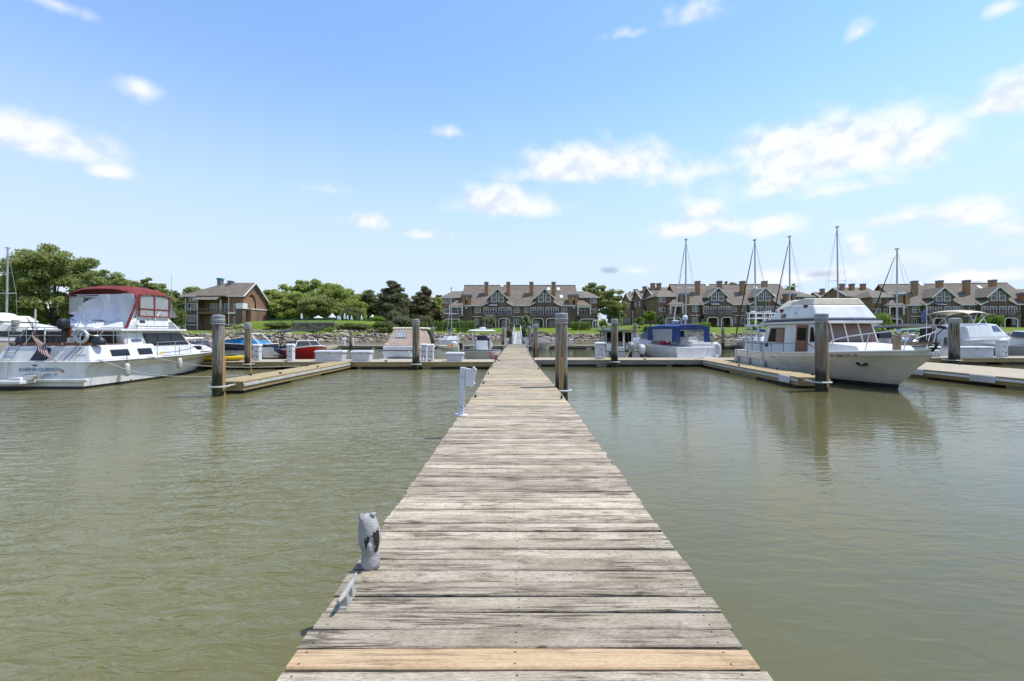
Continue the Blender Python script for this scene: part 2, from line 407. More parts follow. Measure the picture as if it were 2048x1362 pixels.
def plank_mat(name, dark, mid, light, grain=.75, fresh=False):
    m, N, L, b = nodes(name)
    tc = N.new('ShaderNodeTexCoord'); oi = N.new('ShaderNodeObjectInfo')
    mul = N.new('ShaderNodeVectorMath'); mul.operation = 'MULTIPLY_ADD'
    comb = N.new('ShaderNodeCombineXYZ')
    for i in range(3): L.new(oi.outputs['Random'], comb.inputs[i])
    L.new(comb.outputs[0], mul.inputs[0]); mul.inputs[1].default_value = (37, 91, 53); L.new(tc.outputs['Object'], mul.inputs[2])
    v = mul.outputs[0]
    def mt(op, *a, clamp=False):
        n = N.new('ShaderNodeMath'); n.operation = op; n.use_clamp = clamp
        for i, q_ in enumerate(a):
            if isinstance(q_, (int, float)): n.inputs[i].default_value = q_
            else: L.new(q_, n.inputs[i])
        return n.outputs[0]
    def mul_(a, b_, f):
        m_ = N.new('ShaderNodeMixRGB'); m_.blend_type = 'MULTIPLY'; L.new(a, m_.inputs[1]); L.new(b_, m_.inputs[2])
        if isinstance(f, float): m_.inputs[0].default_value = f
        else: L.new(f, m_.inputs[0])
        return m_
    # fine grain along x, broad bleached and greyed areas
    g1 = noise_(N, L, mapping(N, L, v, (2.6, 62, 20)), 1.5, 5, .62, dist=.25)
    g2 = noise_(N, L, mapping(N, L, v, (22, 150, 60)), 1.5, 4, .7)
    br = noise_(N, L, mapping(N, L, v, (1.7, 3.4, 2)), 1.2, 4, .6)
    r0 = ramp(N, [(.30, mid), (.62, light)]); L.new(br.outputs[0], r0.inputs[0])
    r1 = ramp(N, [(.30, (.78, .75, .71)), (.52, (1, 1, 1)), (.75, (1.06, 1.06, 1.06))]); L.new(g1.outputs[0], r1.inputs[0])
    r2 = ramp(N, [(.36, (.52, .49, .45)), (.56, (1, 1, 1))]); L.new(g2.outputs[0], r2.inputs[0])
    mx = mul_(mul_(r0.outputs[0], r1.outputs[0], .95).outputs[0], r2.outputs[0], grain)
    # dark mottled weathering, strongest towards some boards
    pt = noise_(N, L, mapping(N, L, v, (5, 16, 6)), 1.2, 8, .78)
    pz = noise_(N, L, mapping(N, L, v, (.9, 2.0, 1)), 1.0, 2, .5)
    pm = mt('MULTIPLY', mt('MULTIPLY_ADD', pt.outputs[0], 7.0, -3.55, clamp=True), mt('MULTIPLY_ADD', pz.outputs[0], 5.0, -2.0, clamp=True))
    dk = N.new('ShaderNodeRGB'); dk.outputs[0].default_value = (.33, .31, .295, 1) if not fresh else (.8, .76, .7, 1)
    mx2 = mul_(mx.outputs[0], dk.outputs[0], pm)
    # thin drying cracks: contour lines of a stretched noise, only in places
    ck = noise_(N, L, mapping(N, L, v, (1.15, 34, 8)), 1.0, 3, .55, dist=.35)
    cz = noise_(N, L, mapping(N, L, v, (1.4, 7.0, 3), loc=(5, 3, 1)), 1.0, 2, .5)
    ca = mt('ABSOLUTE', mt('SUBTRACT', ck.outputs[0], .5))
    cm_ = mt('MULTIPLY', mt('SUBTRACT', 1.0, mt('MULTIPLY', ca, 15.0), clamp=True), mt('MULTIPLY_ADD', cz.outputs[0], 10.0, -4.75, clamp=True))
    cmf = mt('MULTIPLY', cm_, .45 if fresh else .8)
    dc = N.new('ShaderNodeRGB'); dc.outputs[0].default_value = (.09, .07, .055, 1)
    mx3 = mul_(mx2.outputs[0], dc.outputs[0], cmf)
    # knots
    vor = N.new('ShaderNodeTexVoronoi'); vor.inputs['Scale'].default_value = 2.1
    L.new(mapping(N, L, v, (1.0, 2.6, 1)), vor.inputs['Vector'])
    r5 = ramp(N, [(.035, (.12, .08, .05)), (.075, (1, 1, 1))]); L.new(vor.outputs['Distance'], r5.inputs[0])
    mx4 = mul_(mx3.outputs[0], r5.outputs[0], .7)
    # two rusty nail heads at each joist
    sx = N.new('ShaderNodeSeparateXYZ'); L.new(tc.outputs['Object'], sx.inputs[0])
    nx = mt('SUBTRACT', mt('PINGPONG', mt('ADD', mt('MULTIPLY_ADD', oi.outputs['Random'], .03, sx.outputs[0]), .02), .52), 0.0)
    ny = mt('SUBTRACT', mt('ABSOLUTE', sx.outputs[1]), .04)
    nd = mt('SQRT', mt('ADD', mt('MULTIPLY', nx, nx), mt('MULTIPLY', ny, ny)))
    rn = ramp(N, [(.0045, (.12, .085, .06)), (.0075, (1, 1, 1))]); L.new(nd, rn.inputs[0])
    mxn = N.new('ShaderNodeMixRGB'); mxn.blend_type = 'MULTIPLY'; mxn.inputs[0].default_value = .9; L.new(mx4.outputs[0], mxn.inputs[1]); L.new(rn.outputs[0], mxn.inputs[2]); mx4 = mxn
    # board to board tone
    rr = N.new('ShaderNodeMapRange'); rr.inputs['To Min'].default_value = .70 if not fresh else .92; rr.inputs['To Max'].default_value = 1.10; L.new(oi.outputs['Random'], rr.inputs['Value'])
    mx5 = N.new('ShaderNodeVectorMath'); mx5.operation = 'SCALE'; L.new(mx4.outputs[0], mx5.inputs[0]); L.new(rr.outputs[0], mx5.inputs['Scale'])
    L.new(mx5.outputs[0], b.inputs['Base Color'])
    b.inputs['Roughness'].default_value = .85; b.inputs['Specular IOR Level'].default_value = .2
    hg = mt('MULTIPLY_ADD', g2.outputs[0], .5, mt('SUBTRACT', 1.0, cm_))
    bp = N.new('ShaderNodeBump'); bp.inputs['Strength'].default_value = .35 if fresh else .8; bp.inputs['Distance'].default_value = .006
    L.new(hg, bp.inputs['Height']); L.new(bp.outputs[0], b.inputs['Normal'])
plank_mat('plank_old', None, (.385, .315, .225), (.62, .53, .41), .9)
plank_mat('plank_mid', None, (.38, .305, .21), (.53, .45, .335), .75)
plank_mat('plank_pale', None, (.44, .345, .205), (.56, .465, .31), .65, True)
plank_mat('plank_new', None, (.47, .325, .185), (.54, .39, .24), .5, True)

def piling_mat():
    m, N, L, b = nodes('piling')
    tc = N.new('ShaderNodeTexCoord'); oi = N.new('ShaderNodeObjectInfo')
    mul = N.new('ShaderNodeVectorMath'); mul.operation = 'MULTIPLY_ADD'; comb = N.new('ShaderNodeCombineXYZ')
    for i in range(3): L.new(oi.outputs['Random'], comb.inputs[i])
    L.new(comb.outputs[0], mul.inputs[0]); mul.inputs[1].default_value = (17, 31, 23); L.new(tc.outputs['Object'], mul.inputs[2])
    g = noise_(N, L, mapping(N, L, mul.outputs[0], (9, 9, .8)), 1.7, 6, .65)
    p = noise_(N, L, mapping(N, L, mul.outputs[0], (2.4, 2.4, .5)), 1.5, 4)
    r = ramp(N, [(.34, (.05, .047, .042)), (.47, (.21, .20, .18)), (.72, (.40, .385, .36))]); L.new(g.outputs[0], r.inputs[0])
    r2 = ramp(N, [(.40, (1, 1, 1)), (.66, (.80, .58, .36))]); L.new(p.outputs[0], r2.inputs[0])
    mx = N.new('ShaderNodeMixRGB'); mx.blend_type = 'MULTIPLY'; mx.inputs[0].default_value = 1; L.new(r.outputs[0], mx.inputs[1]); L.new(r2.outputs[0], mx.inputs[2])
    # dark tide band near the water, with a ragged edge
    sp = N.new('ShaderNodeSeparateXYZ'); L.new(tc.outputs['Object'], sp.inputs[0])
    ad = N.new('ShaderNodeMath'); ad.operation = 'MULTIPLY_ADD'; L.new(p.outputs[0], ad.inputs[0]); ad.inputs[1].default_value = -.9; L.new(sp.outputs[2], ad.inputs[2])
    r3 = ramp(N, [(.0, (.13, .15, .08)), (.16, (.20, .19, .13)), (.30, (.75, .74, .70)), (.6, (1, 1, 1))]); L.new(ad.outputs[0], r3.inputs[0])
    mx2 = N.new('ShaderNodeMixRGB'); mx2.blend_type = 'MULTIPLY'; mx2.inputs[0].default_value = 1; L.new(mx.outputs[0], mx2.inputs[1]); L.new(r3.outputs[0], mx2.inputs[2])
    L.new(mx2.outputs[0], b.inputs['Base Color']); b.inputs['Roughness'].default_value = .9
    bp = N.new('ShaderNodeBump'); bp.inputs['Strength'].default_value = .8; bp.inputs['Distance'].default_value = .012
    L.new(g.outputs[0], bp.inputs['Height']); L.new(bp.outputs[0], b.inputs['Normal'])
piling_mat()
M['piling_wood'] = M['piling']
mat('piling_split_sun', (.46, .28, .13), .85, var=.3, vscale=3, stretch=(7, 7, .6), bump=.4, bscale=12)

def water_mat():
    m, N, L, b = nodes('water')
    g = N.new('ShaderNodeNewGeometry'); v = g.outputs['Position']
    silt = noise_(N, L, mapping(N, L, v, (.10, .14, 1)), 1, 4, .6)
    r = ramp(N, [(.32, (.138, .130, .050)), (.68, (.172, .156, .067))]); L.new(silt.outputs[0], r.inputs[0])
    b.inputs['Roughness'].default_value = .06; b.inputs['IOR'].default_value = 1.33; b.inputs['Specular IOR Level'].default_value = .5
    # calmer to starboard of the dock than to port
    sp = N.new('ShaderNodeSeparateXYZ'); L.new(v, sp.inputs[0])
    calm = N.new('ShaderNodeMapRange'); calm.interpolation_type = 'SMOOTHSTEP'
    calm.inputs['From Min'].default_value = -1; calm.inputs['From Max'].default_value = 1.5; calm.inputs['To Min'].default_value = .80; calm.inputs['To Max'].default_value = .13
    L.new(sp.outputs[0], calm.inputs['Value'])
    # base colour darkened to starboard, painting in the deeper sky reflection
    tb = N.new('ShaderNodeMapRange'); tb.inputs['From Min'].default_value = -4; tb.inputs['From Max'].default_value = 5; tb.inputs['To Min'].default_value = 1.0; tb.inputs['To Max'].default_value = .66; L.new(sp.outputs[0], tb.inputs['Value'])
    sc = N.new('ShaderNodeVectorMath'); sc.operation = 'SCALE'; L.new(r.outputs[0], sc.inputs[0]); L.new(tb.outputs[0], sc.inputs['Scale']); L.new(sc.outputs[0], b.inputs['Base Color'])
    patch = noise_(N, L, mapping(N, L, v, (.22, .16, 1)), 1, 3, .5)
    pr = N.new('ShaderNodeMapRange'); pr.inputs['From Min'].default_value = .35; pr.inputs['From Max'].default_value = .65; pr.inputs['To Min'].default_value = .45; pr.inputs['To Max'].default_value = 1.15
    L.new(patch.outputs[0], pr.inputs['Value'])
    amp = N.new('ShaderNodeMath'); amp.operation = 'MULTIPLY'; L.new(calm.outputs[0], amp.inputs[0]); L.new(pr.outputs[0], amp.inputs[1])
    w1 = noise_(N, L, mapping(N, L, v, (2.6, 7.0, 1), rot=(0, 0, R(-27))), 1.0, 3, .5, dist=.8)      # ripples
    w2 = noise_(N, L, mapping(N, L, v, (.55, 1.3, 1), rot=(0, 0, R(12))), 1.0, 2, .5, dist=.3)       # long undulation
    w3 = noise_(N, L, mapping(N, L, v, (6.5, 11, 1), rot=(0, 0, R(-40))), 1.0, 2, .5)
    s1 = N.new('ShaderNodeMath'); s1.operation = 'MULTIPLY_ADD'; L.new(w2.outputs[0], s1.inputs[0]); s1.inputs[1].default_value = 1.3; L.new(w1.outputs[0], s1.inputs[2])
    s2 = N.new('ShaderNodeMath'); s2.operation = 'MULTIPLY_ADD'; L.new(w3.outputs[0], s2.inputs[0]); s2.inputs[1].default_value = .22; L.new(s1.outputs[0], s2.inputs[2])
    hh = N.new('ShaderNodeMath'); hh.operation = 'MULTIPLY'; L.new(s2.outputs[0], hh.inputs[0]); L.new(amp.outputs[0], hh.inputs[1])
    bp = N.new('ShaderNodeBump'); bp.inputs['Strength'].default_value = 1.0; bp.inputs['Distance'].default_value = .075
    L.new(hh.outputs[0], bp.inputs['Height']); L.new(bp.outputs[0], b.inputs['Normal'])
water_mat()

def lawn_mat():
    m, N, L, b = nodes('lawn')
    g = N.new('ShaderNodeNewGeometry'); v = g.outputs['Position']
    n = noise_(N, L, mapping(N, L, v, (.12, .3, 1)), 1, 5, .65); n2 = noise_(N, L, v, 3, 4, .7)
    r = ramp(N, [(.3, (.10, .15, .02)), (.55, (.15, .21, .03)), (.75, (.21, .24, .06))]); L.new(n.outputs[0], r.inputs[0])
    r2 = ramp(N, [(.3, (.7, .7, .7)), (.7, (1.1, 1.1, 1.1))]); L.new(n2.outputs[0], r2.inputs[0])
    mx = N.new('ShaderNodeMixRGB'); mx.blend_type = 'MULTIPLY'; mx.inputs[0].default_value = 1; L.new(r.outputs[0], mx.inputs[1]); L.new(r2.outputs[0], mx.inputs[2])
    L.new(mx.outputs[0], b.inputs['Base Color']); b.inputs['Roughness'].default_value = .9; b.inputs['Specular IOR Level'].default_value = .1
    bp = N.new('ShaderNodeBump'); bp.inputs['Strength'].default_value = .5; bp.inputs['Distance'].default_value = .05; L.new(n2.outputs[0], bp.inputs['Height']); L.new(bp.outputs[0], b.inputs['Normal'])
lawn_mat()

def shingle_mat(name, a, b_, c):      # cedar shingle courses: thin dark joint lines and board-to-board tone
    m, N, L, b = nodes(name)
    tc = N.new('ShaderNodeTexCoord'); v = tc.outputs['Object']
    sp = N.new('ShaderNodeSeparateXYZ'); L.new(v, sp.inputs[0])
    ad = N.new('ShaderNodeMath'); ad.operation = 'ADD'; L.new(sp.outputs[0], ad.inputs[0]); L.new(sp.outputs[1], ad.inputs[1])
    cb = N.new('ShaderNodeCombineXYZ'); L.new(ad.outputs[0], cb.inputs[0]); L.new(sp.outputs[2], cb.inputs[1])
    br = N.new('ShaderNodeTexBrick'); br.inputs['Scale'].default_value = 1; br.inputs['Brick Width'].default_value = .26; br.inputs['Row Height'].default_value = .17; br.inputs['Mortar Size'].default_value = .012; br.inputs['Bias'].default_value = -.1
    br.inputs['Color1'].default_value = (*a, 1); br.inputs['Color2'].default_value = (*b_, 1); br.inputs['Mortar'].default_value = (*(x * .35 for x in a), 1)
    L.new(cb.outputs[0], br.inputs['Vector'])
    n = noise_(N, L, v, .5, 5, .6); r = ramp(N, [(.34, c), (.66, (1, 1, 1))]); L.new(n.outputs[0], r.inputs[0])
    mx = N.new('ShaderNodeMixRGB'); mx.blend_type = 'MULTIPLY'; mx.inputs[0].default_value = 1; L.new(br.outputs[0], mx.inputs[1]); L.new(r.outputs[0], mx.inputs[2])
    L.new(mx.outputs[0], b.inputs['Base Color']); b.inputs['Roughness'].default_value = .9
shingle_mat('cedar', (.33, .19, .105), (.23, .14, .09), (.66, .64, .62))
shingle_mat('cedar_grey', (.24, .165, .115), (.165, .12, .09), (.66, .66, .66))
shingle_mat('cedar_dark_shaded', (.225, .15, .105), (.16, .115, .085), (.66, .66, .66))  # darker copy of the cedar, with the gable fronts' shade in its colour
shingle_mat('brick_stone', (.34, .20, .135), (.23, .145, .10), (.6, .6, .6))
# ---------------------------------------------------------------- water and land
struct('water', G().poly([(-900, -250, 0), (900, -250, 0), (900, 140, 0), (-900, 140, 0)]), 'water')

def smooth(a, b, t):
    t = min(max((t - a) / (b - a), 0), 1); return t * t * (3 - 2 * t)
def shore(x):            # depth of the waterline along the shore
    return 87 - 11 * smooth(-12, -34, x) - 9 * smooth(45, 80, x) + .5 * math.sin(x * .21) + .3 * math.sin(x * .57)
def land_z(x, y):
    s = y - shore(x)
    if s < 0: return max(-1.6, .12 + s * .12)
    z = .12 + 1.25 * smooth(0, 4.2, s)
    z += 1.65 * smooth(4.5, 30, s)
    t = smooth(-64, -56, x) * (1 - smooth(-31, -25, x))             # the pool terrace on the left
    z += t * (1.75 * smooth(16.9, 19.5, s) - .9 * smooth(22, 30, s) - .1 * smooth(5, 12, s))
    c = 1 - smooth(-66, -58, x)                                        # the clubhouse ground is lower
    z -= c * .75 * smooth(12, 30, s)
    h = smooth(18, 34, x) * (1 - smooth(34, 52, x))                     # a mound in the lawn
    z += h * .9 * smooth(6, 20, s)
    z += .10 * math.sin(x * .13 + 1.0) * smooth(5, 12, s)
    z += 5 * smooth(140, 420, y - 40)
    return z
xs = [-1800, -900, -500, -300, -220] + [-180 + 3.0 * i for i in range(131)] + [230, 300, 400, 600, 1000, 1800]
ys = [60 + 1.0 * i for i in range(12)] + [72 + .8 * i for i in range(90)] + [144 + 6 * i for i in range(8)] + [200, 240, 300, 400, 600, 1000, 2000, 4000]
g = G(); w = len(ys)
g.add([(x, y, land_z(x, y)) for x in xs for y in ys], [(i*w+j, (i+1)*w+j, (i+1)*w+j+1, i*w+j+1) for i in range(len(xs)-1) for j in range(w-1)])
struct('lawn', g, 'lawn', 180)

# mud and gravel under the stones, then the stones of the bank
g = G(); bx = [-175 + 2.5 * i for i in range(157)]
prof = [-3.0, 0, 1.2, 2.4, 3.6, 4.6]
g.add([(x, shore(x) + s, land_z(x, shore(x) + s) + .05) for x in bx for s in prof], [(i*6+j, (i+1)*6+j, (i+1)*6+j+1, i*6+j+1) for i in range(len(bx)-1) for j in range(5)])
bank = struct('riprap_bank', g, 'mud', 180)
def rock_mesh(seed, mname):
    r = random.Random(seed); bm = bmesh.new(); bmesh.ops.create_icosphere(bm, subdivisions=1, radius=.5)
    ax = Vector((r.uniform(.8, 1.35), r.uniform(.7, 1.1), r.uniform(.5, .8)))
    cuts = [(Vector((r.uniform(-1,1), r.uniform(-1,1), r.uniform(-1,1))).normalized(), r.uniform(.26, .42)) for _ in range(7)]
    for v in bm.verts:
        for n, d in cuts:
            k = v.co.dot(n)
            if k > d: v.co -= n * (k - d)
        v.co = Vector((v.co.x*ax.x, v.co.y*ax.y, v.co.z*ax.z)) * r.uniform(.94, 1.06)
    me = bpy.data.meshes.new('stone'); bm.to_mesh(me); bm.free(); me.materials.append(M[mname]); return me
rocks = [rock_mesh(i, ('rock_a', 'rock_b', 'rock_c')[i % 3]) for i in range(9)]
rv = [([tuple(v.co) for v in m.vertices], [tuple(p.vertices) for p in m.polygons]) for m in rocks]
rr = random.Random(11); spots = []
x = -120.0
while x < 130:
    for s in (.2, .85, 1.5, 2.15, 2.8, 3.45, 4.1):
        xx = x + rr.uniform(-.4, .4); ss = s + rr.uniform(-.3, .3); yy = shore(xx) + ss
        spots.append((xx, yy, land_z(xx, yy) + rr.uniform(-.02, .22), rr.uniform(.6, 1.12) * (1.25 if rr.random() < .12 else 1)))
    x += .86
spots.sort(key=lambda s: -(s[3] / s[1]) * (1 if abs(s[0] / s[1]) < 1.1 else .1) - (.004 if -44 < s[0] < 45 else 0))
fill = [G(), G(), G()]
def rotm(r): return Matrix.Rotation(r.uniform(0, 6.28), 3, 'Z') @ Matrix.Rotation(r.uniform(-.5, .5), 3, 'X')
for i, (sx, sy, sz, k) in enumerate(spots):
    j = rr.randrange(9)
    if i < 295:
        o = bpy.data.objects.new('stone', rocks[j]); C.objects.link(o); o.parent = bank; o.location = (sx, sy, sz)
        o.rotation_euler = (rr.uniform(-.5, .5), rr.uniform(-.4, .4), rr.uniform(0, 6.28)); o.scale = (k, k, k)
    else:
        m = rotm(rr); c = Vector((sx, sy, sz))
        fill[j % 3].add([c + (m @ Vector(v)) * k for v in rv[j][0]], rv[j][1])
# loose rock higher up the bank under the pool terrace
for i in range(330):
    xx = rr.choice((rr.uniform(-62, -46), rr.uniform(-37, -27))); s = rr.uniform(14.0, 18.4); yy = shore(xx) + s
    j = rr.randrange(9); m = rotm(rr); k = rr.uniform(.4, .85); c = Vector((xx, yy, land_z(xx, yy) + .1))
    fill[j % 3].add([c + (m @ Vector(v)) * k for v in rv[j][0]], rv[j][1])
for j in range(3):
    o = obj('stone_fill', fill[j], ('rock_a', 'rock_b', 'rock_c')[j], bank); o['kind'] = 'stuff'
# ---------------------------------------------------------------- docks
def interp(tab, t):
    for (a, va), (b, vb) in zip(tab, tab[1:]):
        if t <= b: return va + (vb - va) * (t - a) / (b - a)
    return tab[-1][1]
EL = [(-2, -1.11), (8.4, -1.115), (13, -1.12), (19, -1.235), (29, -1.24), (60, -1.225)]
ER = [(-2, 1.149), (8.4, 1.152), (13, 1.10), (19, .96), (29, .84), (60, .85)]
dock = thing('main_dock', 'long grey weathered plank dock running straight out to the gangway', 'dock', (0, 0, 0))
def plank_mesh(seed, mname, wid=.1365, th=.04):
    r = random.Random(seed); g = G(); rings = []
    n = 7; L = 2.26
    for i in range(n):
        t = i / (n - 1); x = (t - .5) * L
        wv = .0028 * math.sin(t * 5 + seed) + r.uniform(-.0016, .0016); w2 = .003 * math.sin(t * 4 + seed * 2.1) + r.uniform(-.0016, .0016)
        z = .0025 * math.sin(t * 3.3 + seed * 1.7); h = wid / 2
        rings.append([(x, -h + wv, -th), (x, h + w2, -th), (x, h + w2, z - .007), (x, h + w2 - .007, z), (x, 0, z - .0012), (x, -h + wv + .007, z), (x, -h + wv, z - .007)])
    g.loft(rings); me = g.mesh('plank', 40); me.materials.append(M[mname]); return me
PM = {k: [plank_mesh(i * 3 + q, k) for i in range(5)] for q, k in enumerate(('plank_old', 'plank_mid', 'plank_pale', 'plank_new'))}
pr = random.Random(3); pitch = .1488; y = 1.02; rest = G(); np_ = 0
while y < 57.4:
    D = y; l = interp(EL, D); r_ = interp(ER, D)
    # the pale repaired boards lie about 10 to 19 m out; one board near by is brand new
    if abs(D - 2.24) < pitch / 2: k = 'plank_new'
    elif 10.2 < D < 19.5: k = pr.choice(('plank_pale', 'plank_mid', 'plank_pale', 'plank_old', 'plank_mid'))
    elif 19.5 <= D < 30: k = pr.choice(('plank_old', 'plank_mid', 'plank_mid', 'plank_old'))
    elif D >= 30: k = pr.choice(('plank_mid', 'plank_pale', 'plank_mid'))
    else: k = 'plank_old'
    if D < 3.2 and k != 'plank_new': k = 'plank_old'
    lz = DECK + pr.uniform(-.003, .003); tw = pr.uniform(-.0016, .0016)
    wl = (r_ - l) + pr.uniform(-.012, .018); cx = (l + r_) / 2 + pr.uniform(-.012, .012)
    if np_ < 296:
        o = bpy.data.objects.new('plank', pr.choice(PM[k])); C.objects.link(o); o.parent = dock
        o.location = (cx, y, lz); o.rotation_euler = (pr.uniform(-.012, .012), 0, tw); o.scale = (wl / 2.26, 1, 1)
        if k == 'plank_new': o['label'] = 'fresh yellow replacement plank'; o.location.z += .004
    else: rest.box(cx - wl/2, cx + wl/2, y - .068, y + .068, lz - .04, lz)
    y += pitch + (pr.uniform(.003, .008) if pr.random() < .22 else 0); np_ += 1
o = obj('far_planks', rest, 'plank_mid', dock); o['kind'] = 'stuff'
# stringers and floats under the boards
def edge_strip(tab, off0, off1, z0, z1):
    g = G(); ys_ = [1.0, 8.4, 13, 19, 29, 57.4]; rings = []
    for yy in ys_:
        e = interp(tab, yy); a, b = sorted((e + off0, e + off1))
        rings.append([(a, yy, z0), (b, yy, z0), (b, yy, z1), (a, yy, z1)])
    return g.loft(rings)
obj('stringer', edge_strip(EL, .05, .12, .12, DECK - .043), 'lumber_grey', dock)
obj('stringer', edge_strip(ER, -.05, -.12, .12, DECK - .043), 'lumber_grey', dock)
for i in range(19):
    yy = 1.3 + i * 3.0; a = interp(EL, yy) + .16; b = interp(ER, yy) - .16
    obj('float', G().box(a, b, yy, yy + 2.3, -.25, .30), 'float_black', dock)
# cleats
def cleat_geo(L=.26, h=.062, r=.016):
    g = G()
    pts = [(-L/2, 0, h + .012), (-L/2 * .7, 0, h + .004), (-L*.15, 0, h), (L*.15, 0, h), (L/2 * .7, 0, h + .004), (L/2, 0, h + .012)]
    g.tube(pts, [r*.55, r*.85, r*1.05, r*1.05, r*.85, r*.55], 8)
    for s in (-1, 1):
        g.loft([[(s*L*.15 + a*r*1.7, b*r*1.6, 0) for a, b in ((-1,-1),(1,-1),(1,1),(-1,1))], [(s*L*.15 + a*r*.9, b*r*.8, h) for a, b in ((-1,-1),(1,-1),(1,1),(-1,1))]])
    g.box(-L*.30, L*.30, -r*1.5, r*1.5, -.002, .007)
    return g
c = obj('cleat', cleat_geo(.30, .066, .017), 'cleat_paint', dock, smooth=40, loc=(-1.015, 2.71, DECK), rot=(0, 0, R(91)))
c['label'] = 'big grey galvanised mooring cleat'
cm = cleat_geo(.22, .055, .015).mesh('cleat', 40); cm.materials.append(M['black'])
def cleat(parent, x, y, rz, z=DECK):
    o = bpy.data.objects.new('cleat', cm); C.objects.link(o); o.parent = parent; o.location = (x, y, z); o.rotation_euler = (0, 0, rz); return o
for yy in (11.1, 14.0, 17.2, 20.4, 23.6, 30.2): cleat(dock, interp(EL, yy) + .08, yy, R(90))
for yy in (10.9, 19.4, 23.2, 31.0): cleat(dock, interp(ER, yy) - .08, yy, R(90))

def cross_dock(name, label, x0, x1, y0, y1, fascia, deck, z=DECK, floats=True, group=None):
    d = thing(name, label, 'dock', ((x0 + x1) / 2, y0, 0), 0, group)
    cx = (x0 + x1) / 2; g = G(); x = x0; q = random.Random(int(abs(x0 * 31 + y0)))
    while x < x1 - .02:
        w = min(.142, x1 - x); g.box(x - cx, x + w - .006 - cx, 0 + q.uniform(-.006, .006), y1 - y0 + q.uniform(-.006, .006), z - .04, z + q.uniform(-.003, .003)); x += .146
    o = obj('deck_boards', g, deck, d); o['kind'] = 'stuff'
    n = max(1, int((x1 - x0) / 3.6)); seg = (x1 - x0) / n
    for i in range(n):
        a = x0 + i * seg - cx
        for yy in ((.02, .07), (y1 - y0 - .07, y1 - y0 - .02)):
            obj('fascia_board', G().box(a + .01, a + seg - .01, yy[0], yy[1], .13, z - .043), fascia, d)
        obj('rub_board', G().box(a + .03, a + seg - .03, -.025, .017, .16, .27), fascia, d, bevel=.006)
        if floats: obj('float', G().box(a + seg * .12, a + seg * .88, .12, y1 - y0 - .12, -.3, .128), 'float_black', d)
    return d
left_cross = cross_dock('cross_dock', 'yellowish timber cross dock carrying white dock boxes, beside red boat', -46, -1.30, 24.0, 26.2, 'lumber', 'lumber_deck_x')
right_cross = cross_dock('cross_dock', 'grey timber cross dock in front of the blue canopy boat', .95, 16.9, 25.7, 27.9, 'lumber_grey', 'lumber_deck_x')
far_right_cross = cross_dock('cross_dock', 'timber cross dock under the large white dock box by white cruiser', 21.5, 62, 27.5, 29.8, 'lumber', 'lumber_deck_x')
rear_left = cross_dock('cross_dock', 'low far cross dock below the stone bank, behind the red boat', -44, -1.35, 52, 54, 'lumber_grey', 'lumber_deck_x')
rear_right = cross_dock('cross_dock', 'low far cross dock where the sailboats are moored', .95, 60, 52.5, 54.5, 'lumber_grey', 'lumber_deck_x')

def finger(label, xa, xb, ya, yb, wid, cl=(), deck='lumber_deck', rub='galv_dull', name='finger_dock', bumpers=()):
    # runs from (xa, ya) at the cross dock to (xb, yb) at its free end
    L = math.hypot(xb - xa, yb - ya); rz = math.atan2(-(xb - xa), (yb - ya))
    d = thing(name, label, 'dock', (xa, ya, 0), rz)
    g = G(); y = 0.0; q = random.Random(int(abs(xa * 7)))
    while y < L - .02:
        w = min(.142, L - y); g.box(-wid/2 + q.uniform(-.006, .006), wid/2 + q.uniform(-.006, .006), y, y + w - .006, DECK - .04, DECK + q.uniform(-.003, .003)); y += .146
    o = obj('deck_boards', g, deck, d); o['kind'] = 'stuff'
    for s in (-1, 1):
        a, b = sorted((s * (wid/2 - .05), s * (wid/2 - .005)))
        obj('side_board', G().box(a, b, .02, L - .02, .10, DECK - .043), 'lumber', d)
        a, b = sorted((s * (wid/2 - .002), s * (wid/2 + .035)))
        obj('rub_rail', G().box(a, b, .1, L - .03, .235, .325), rub, d, bevel=.01)
    obj('end_board', G().box(-wid/2 + .06, wid/2 - .06, L - .06, L + .002, .10, DECK - .043), 'lumber', d)
    n = max(2, int(L / 2.6)); seg = L / n
    for i in range(n):
        obj('float', G().box(-wid/2 + .1, wid/2 - .1, seg*i + .25, seg*(i+1) - .25, -.3, .095), 'float_tan' if i % 2 else 'float_black', d)
    for s, y in cl: cleat(d, s * (wid/2 - .1), y, R(90))
    for s, y0, y1 in bumpers:
        a, b = sorted((s * (wid/2 + .036), s * (wid/2 + .10)))
        obj('bumper', G().box(a, b, y0, y1, .14, DECK - .01), 'white_box', d, bevel=.015)
    return d
left_finger = finger('narrow yellowish finger dock beside the maroon canopy cruiser', -9.35, -9.35, 23.97, 14.6, 1.05, ((-.9, 6.8), (.9, 7.4), (-.9, 3.6), (.9, 3.0)))
right_finger = finger('narrow finger dock alongside the cream trawler', 10.95, 10.35, 25.67, 15.9, 1.05, ((-.9, 2.4), (-.9, 6.4), (.9, 4.5), (-.9, 9.0)), bumpers=((1, 8.6, 9.3),))
wide_dock = finger('wide walkway beyond the trawler bow with white vinyl bumpers', 19.3, 19.3, 29.4, 8.5, 4.3, ((-.95, 7.5),), rub='white_paint', name='walkway_dock', bumpers=((1, 9.2, 10.2), (1, 12.2, 13.1)), deck='lumber_deck_x')
left_finger2 = finger('short finger dock on the far side of maroon canopy cruiser', -19.6, -19.6, 23.97, 15.0, 1.05)
rear_finger = finger('far finger dock by the small dinghy', -12.5, -10.2, 51.9, 42.5, .9, rub='galv_dull')
rear_finger2 = finger('far finger dock behind the grey covered boat', 12.0, 12.0, 52.4, 40.0, 1.0)
rear_finger3 = finger('far finger dock under the white utility posts', -21, -19, 51.9, 44, .9)
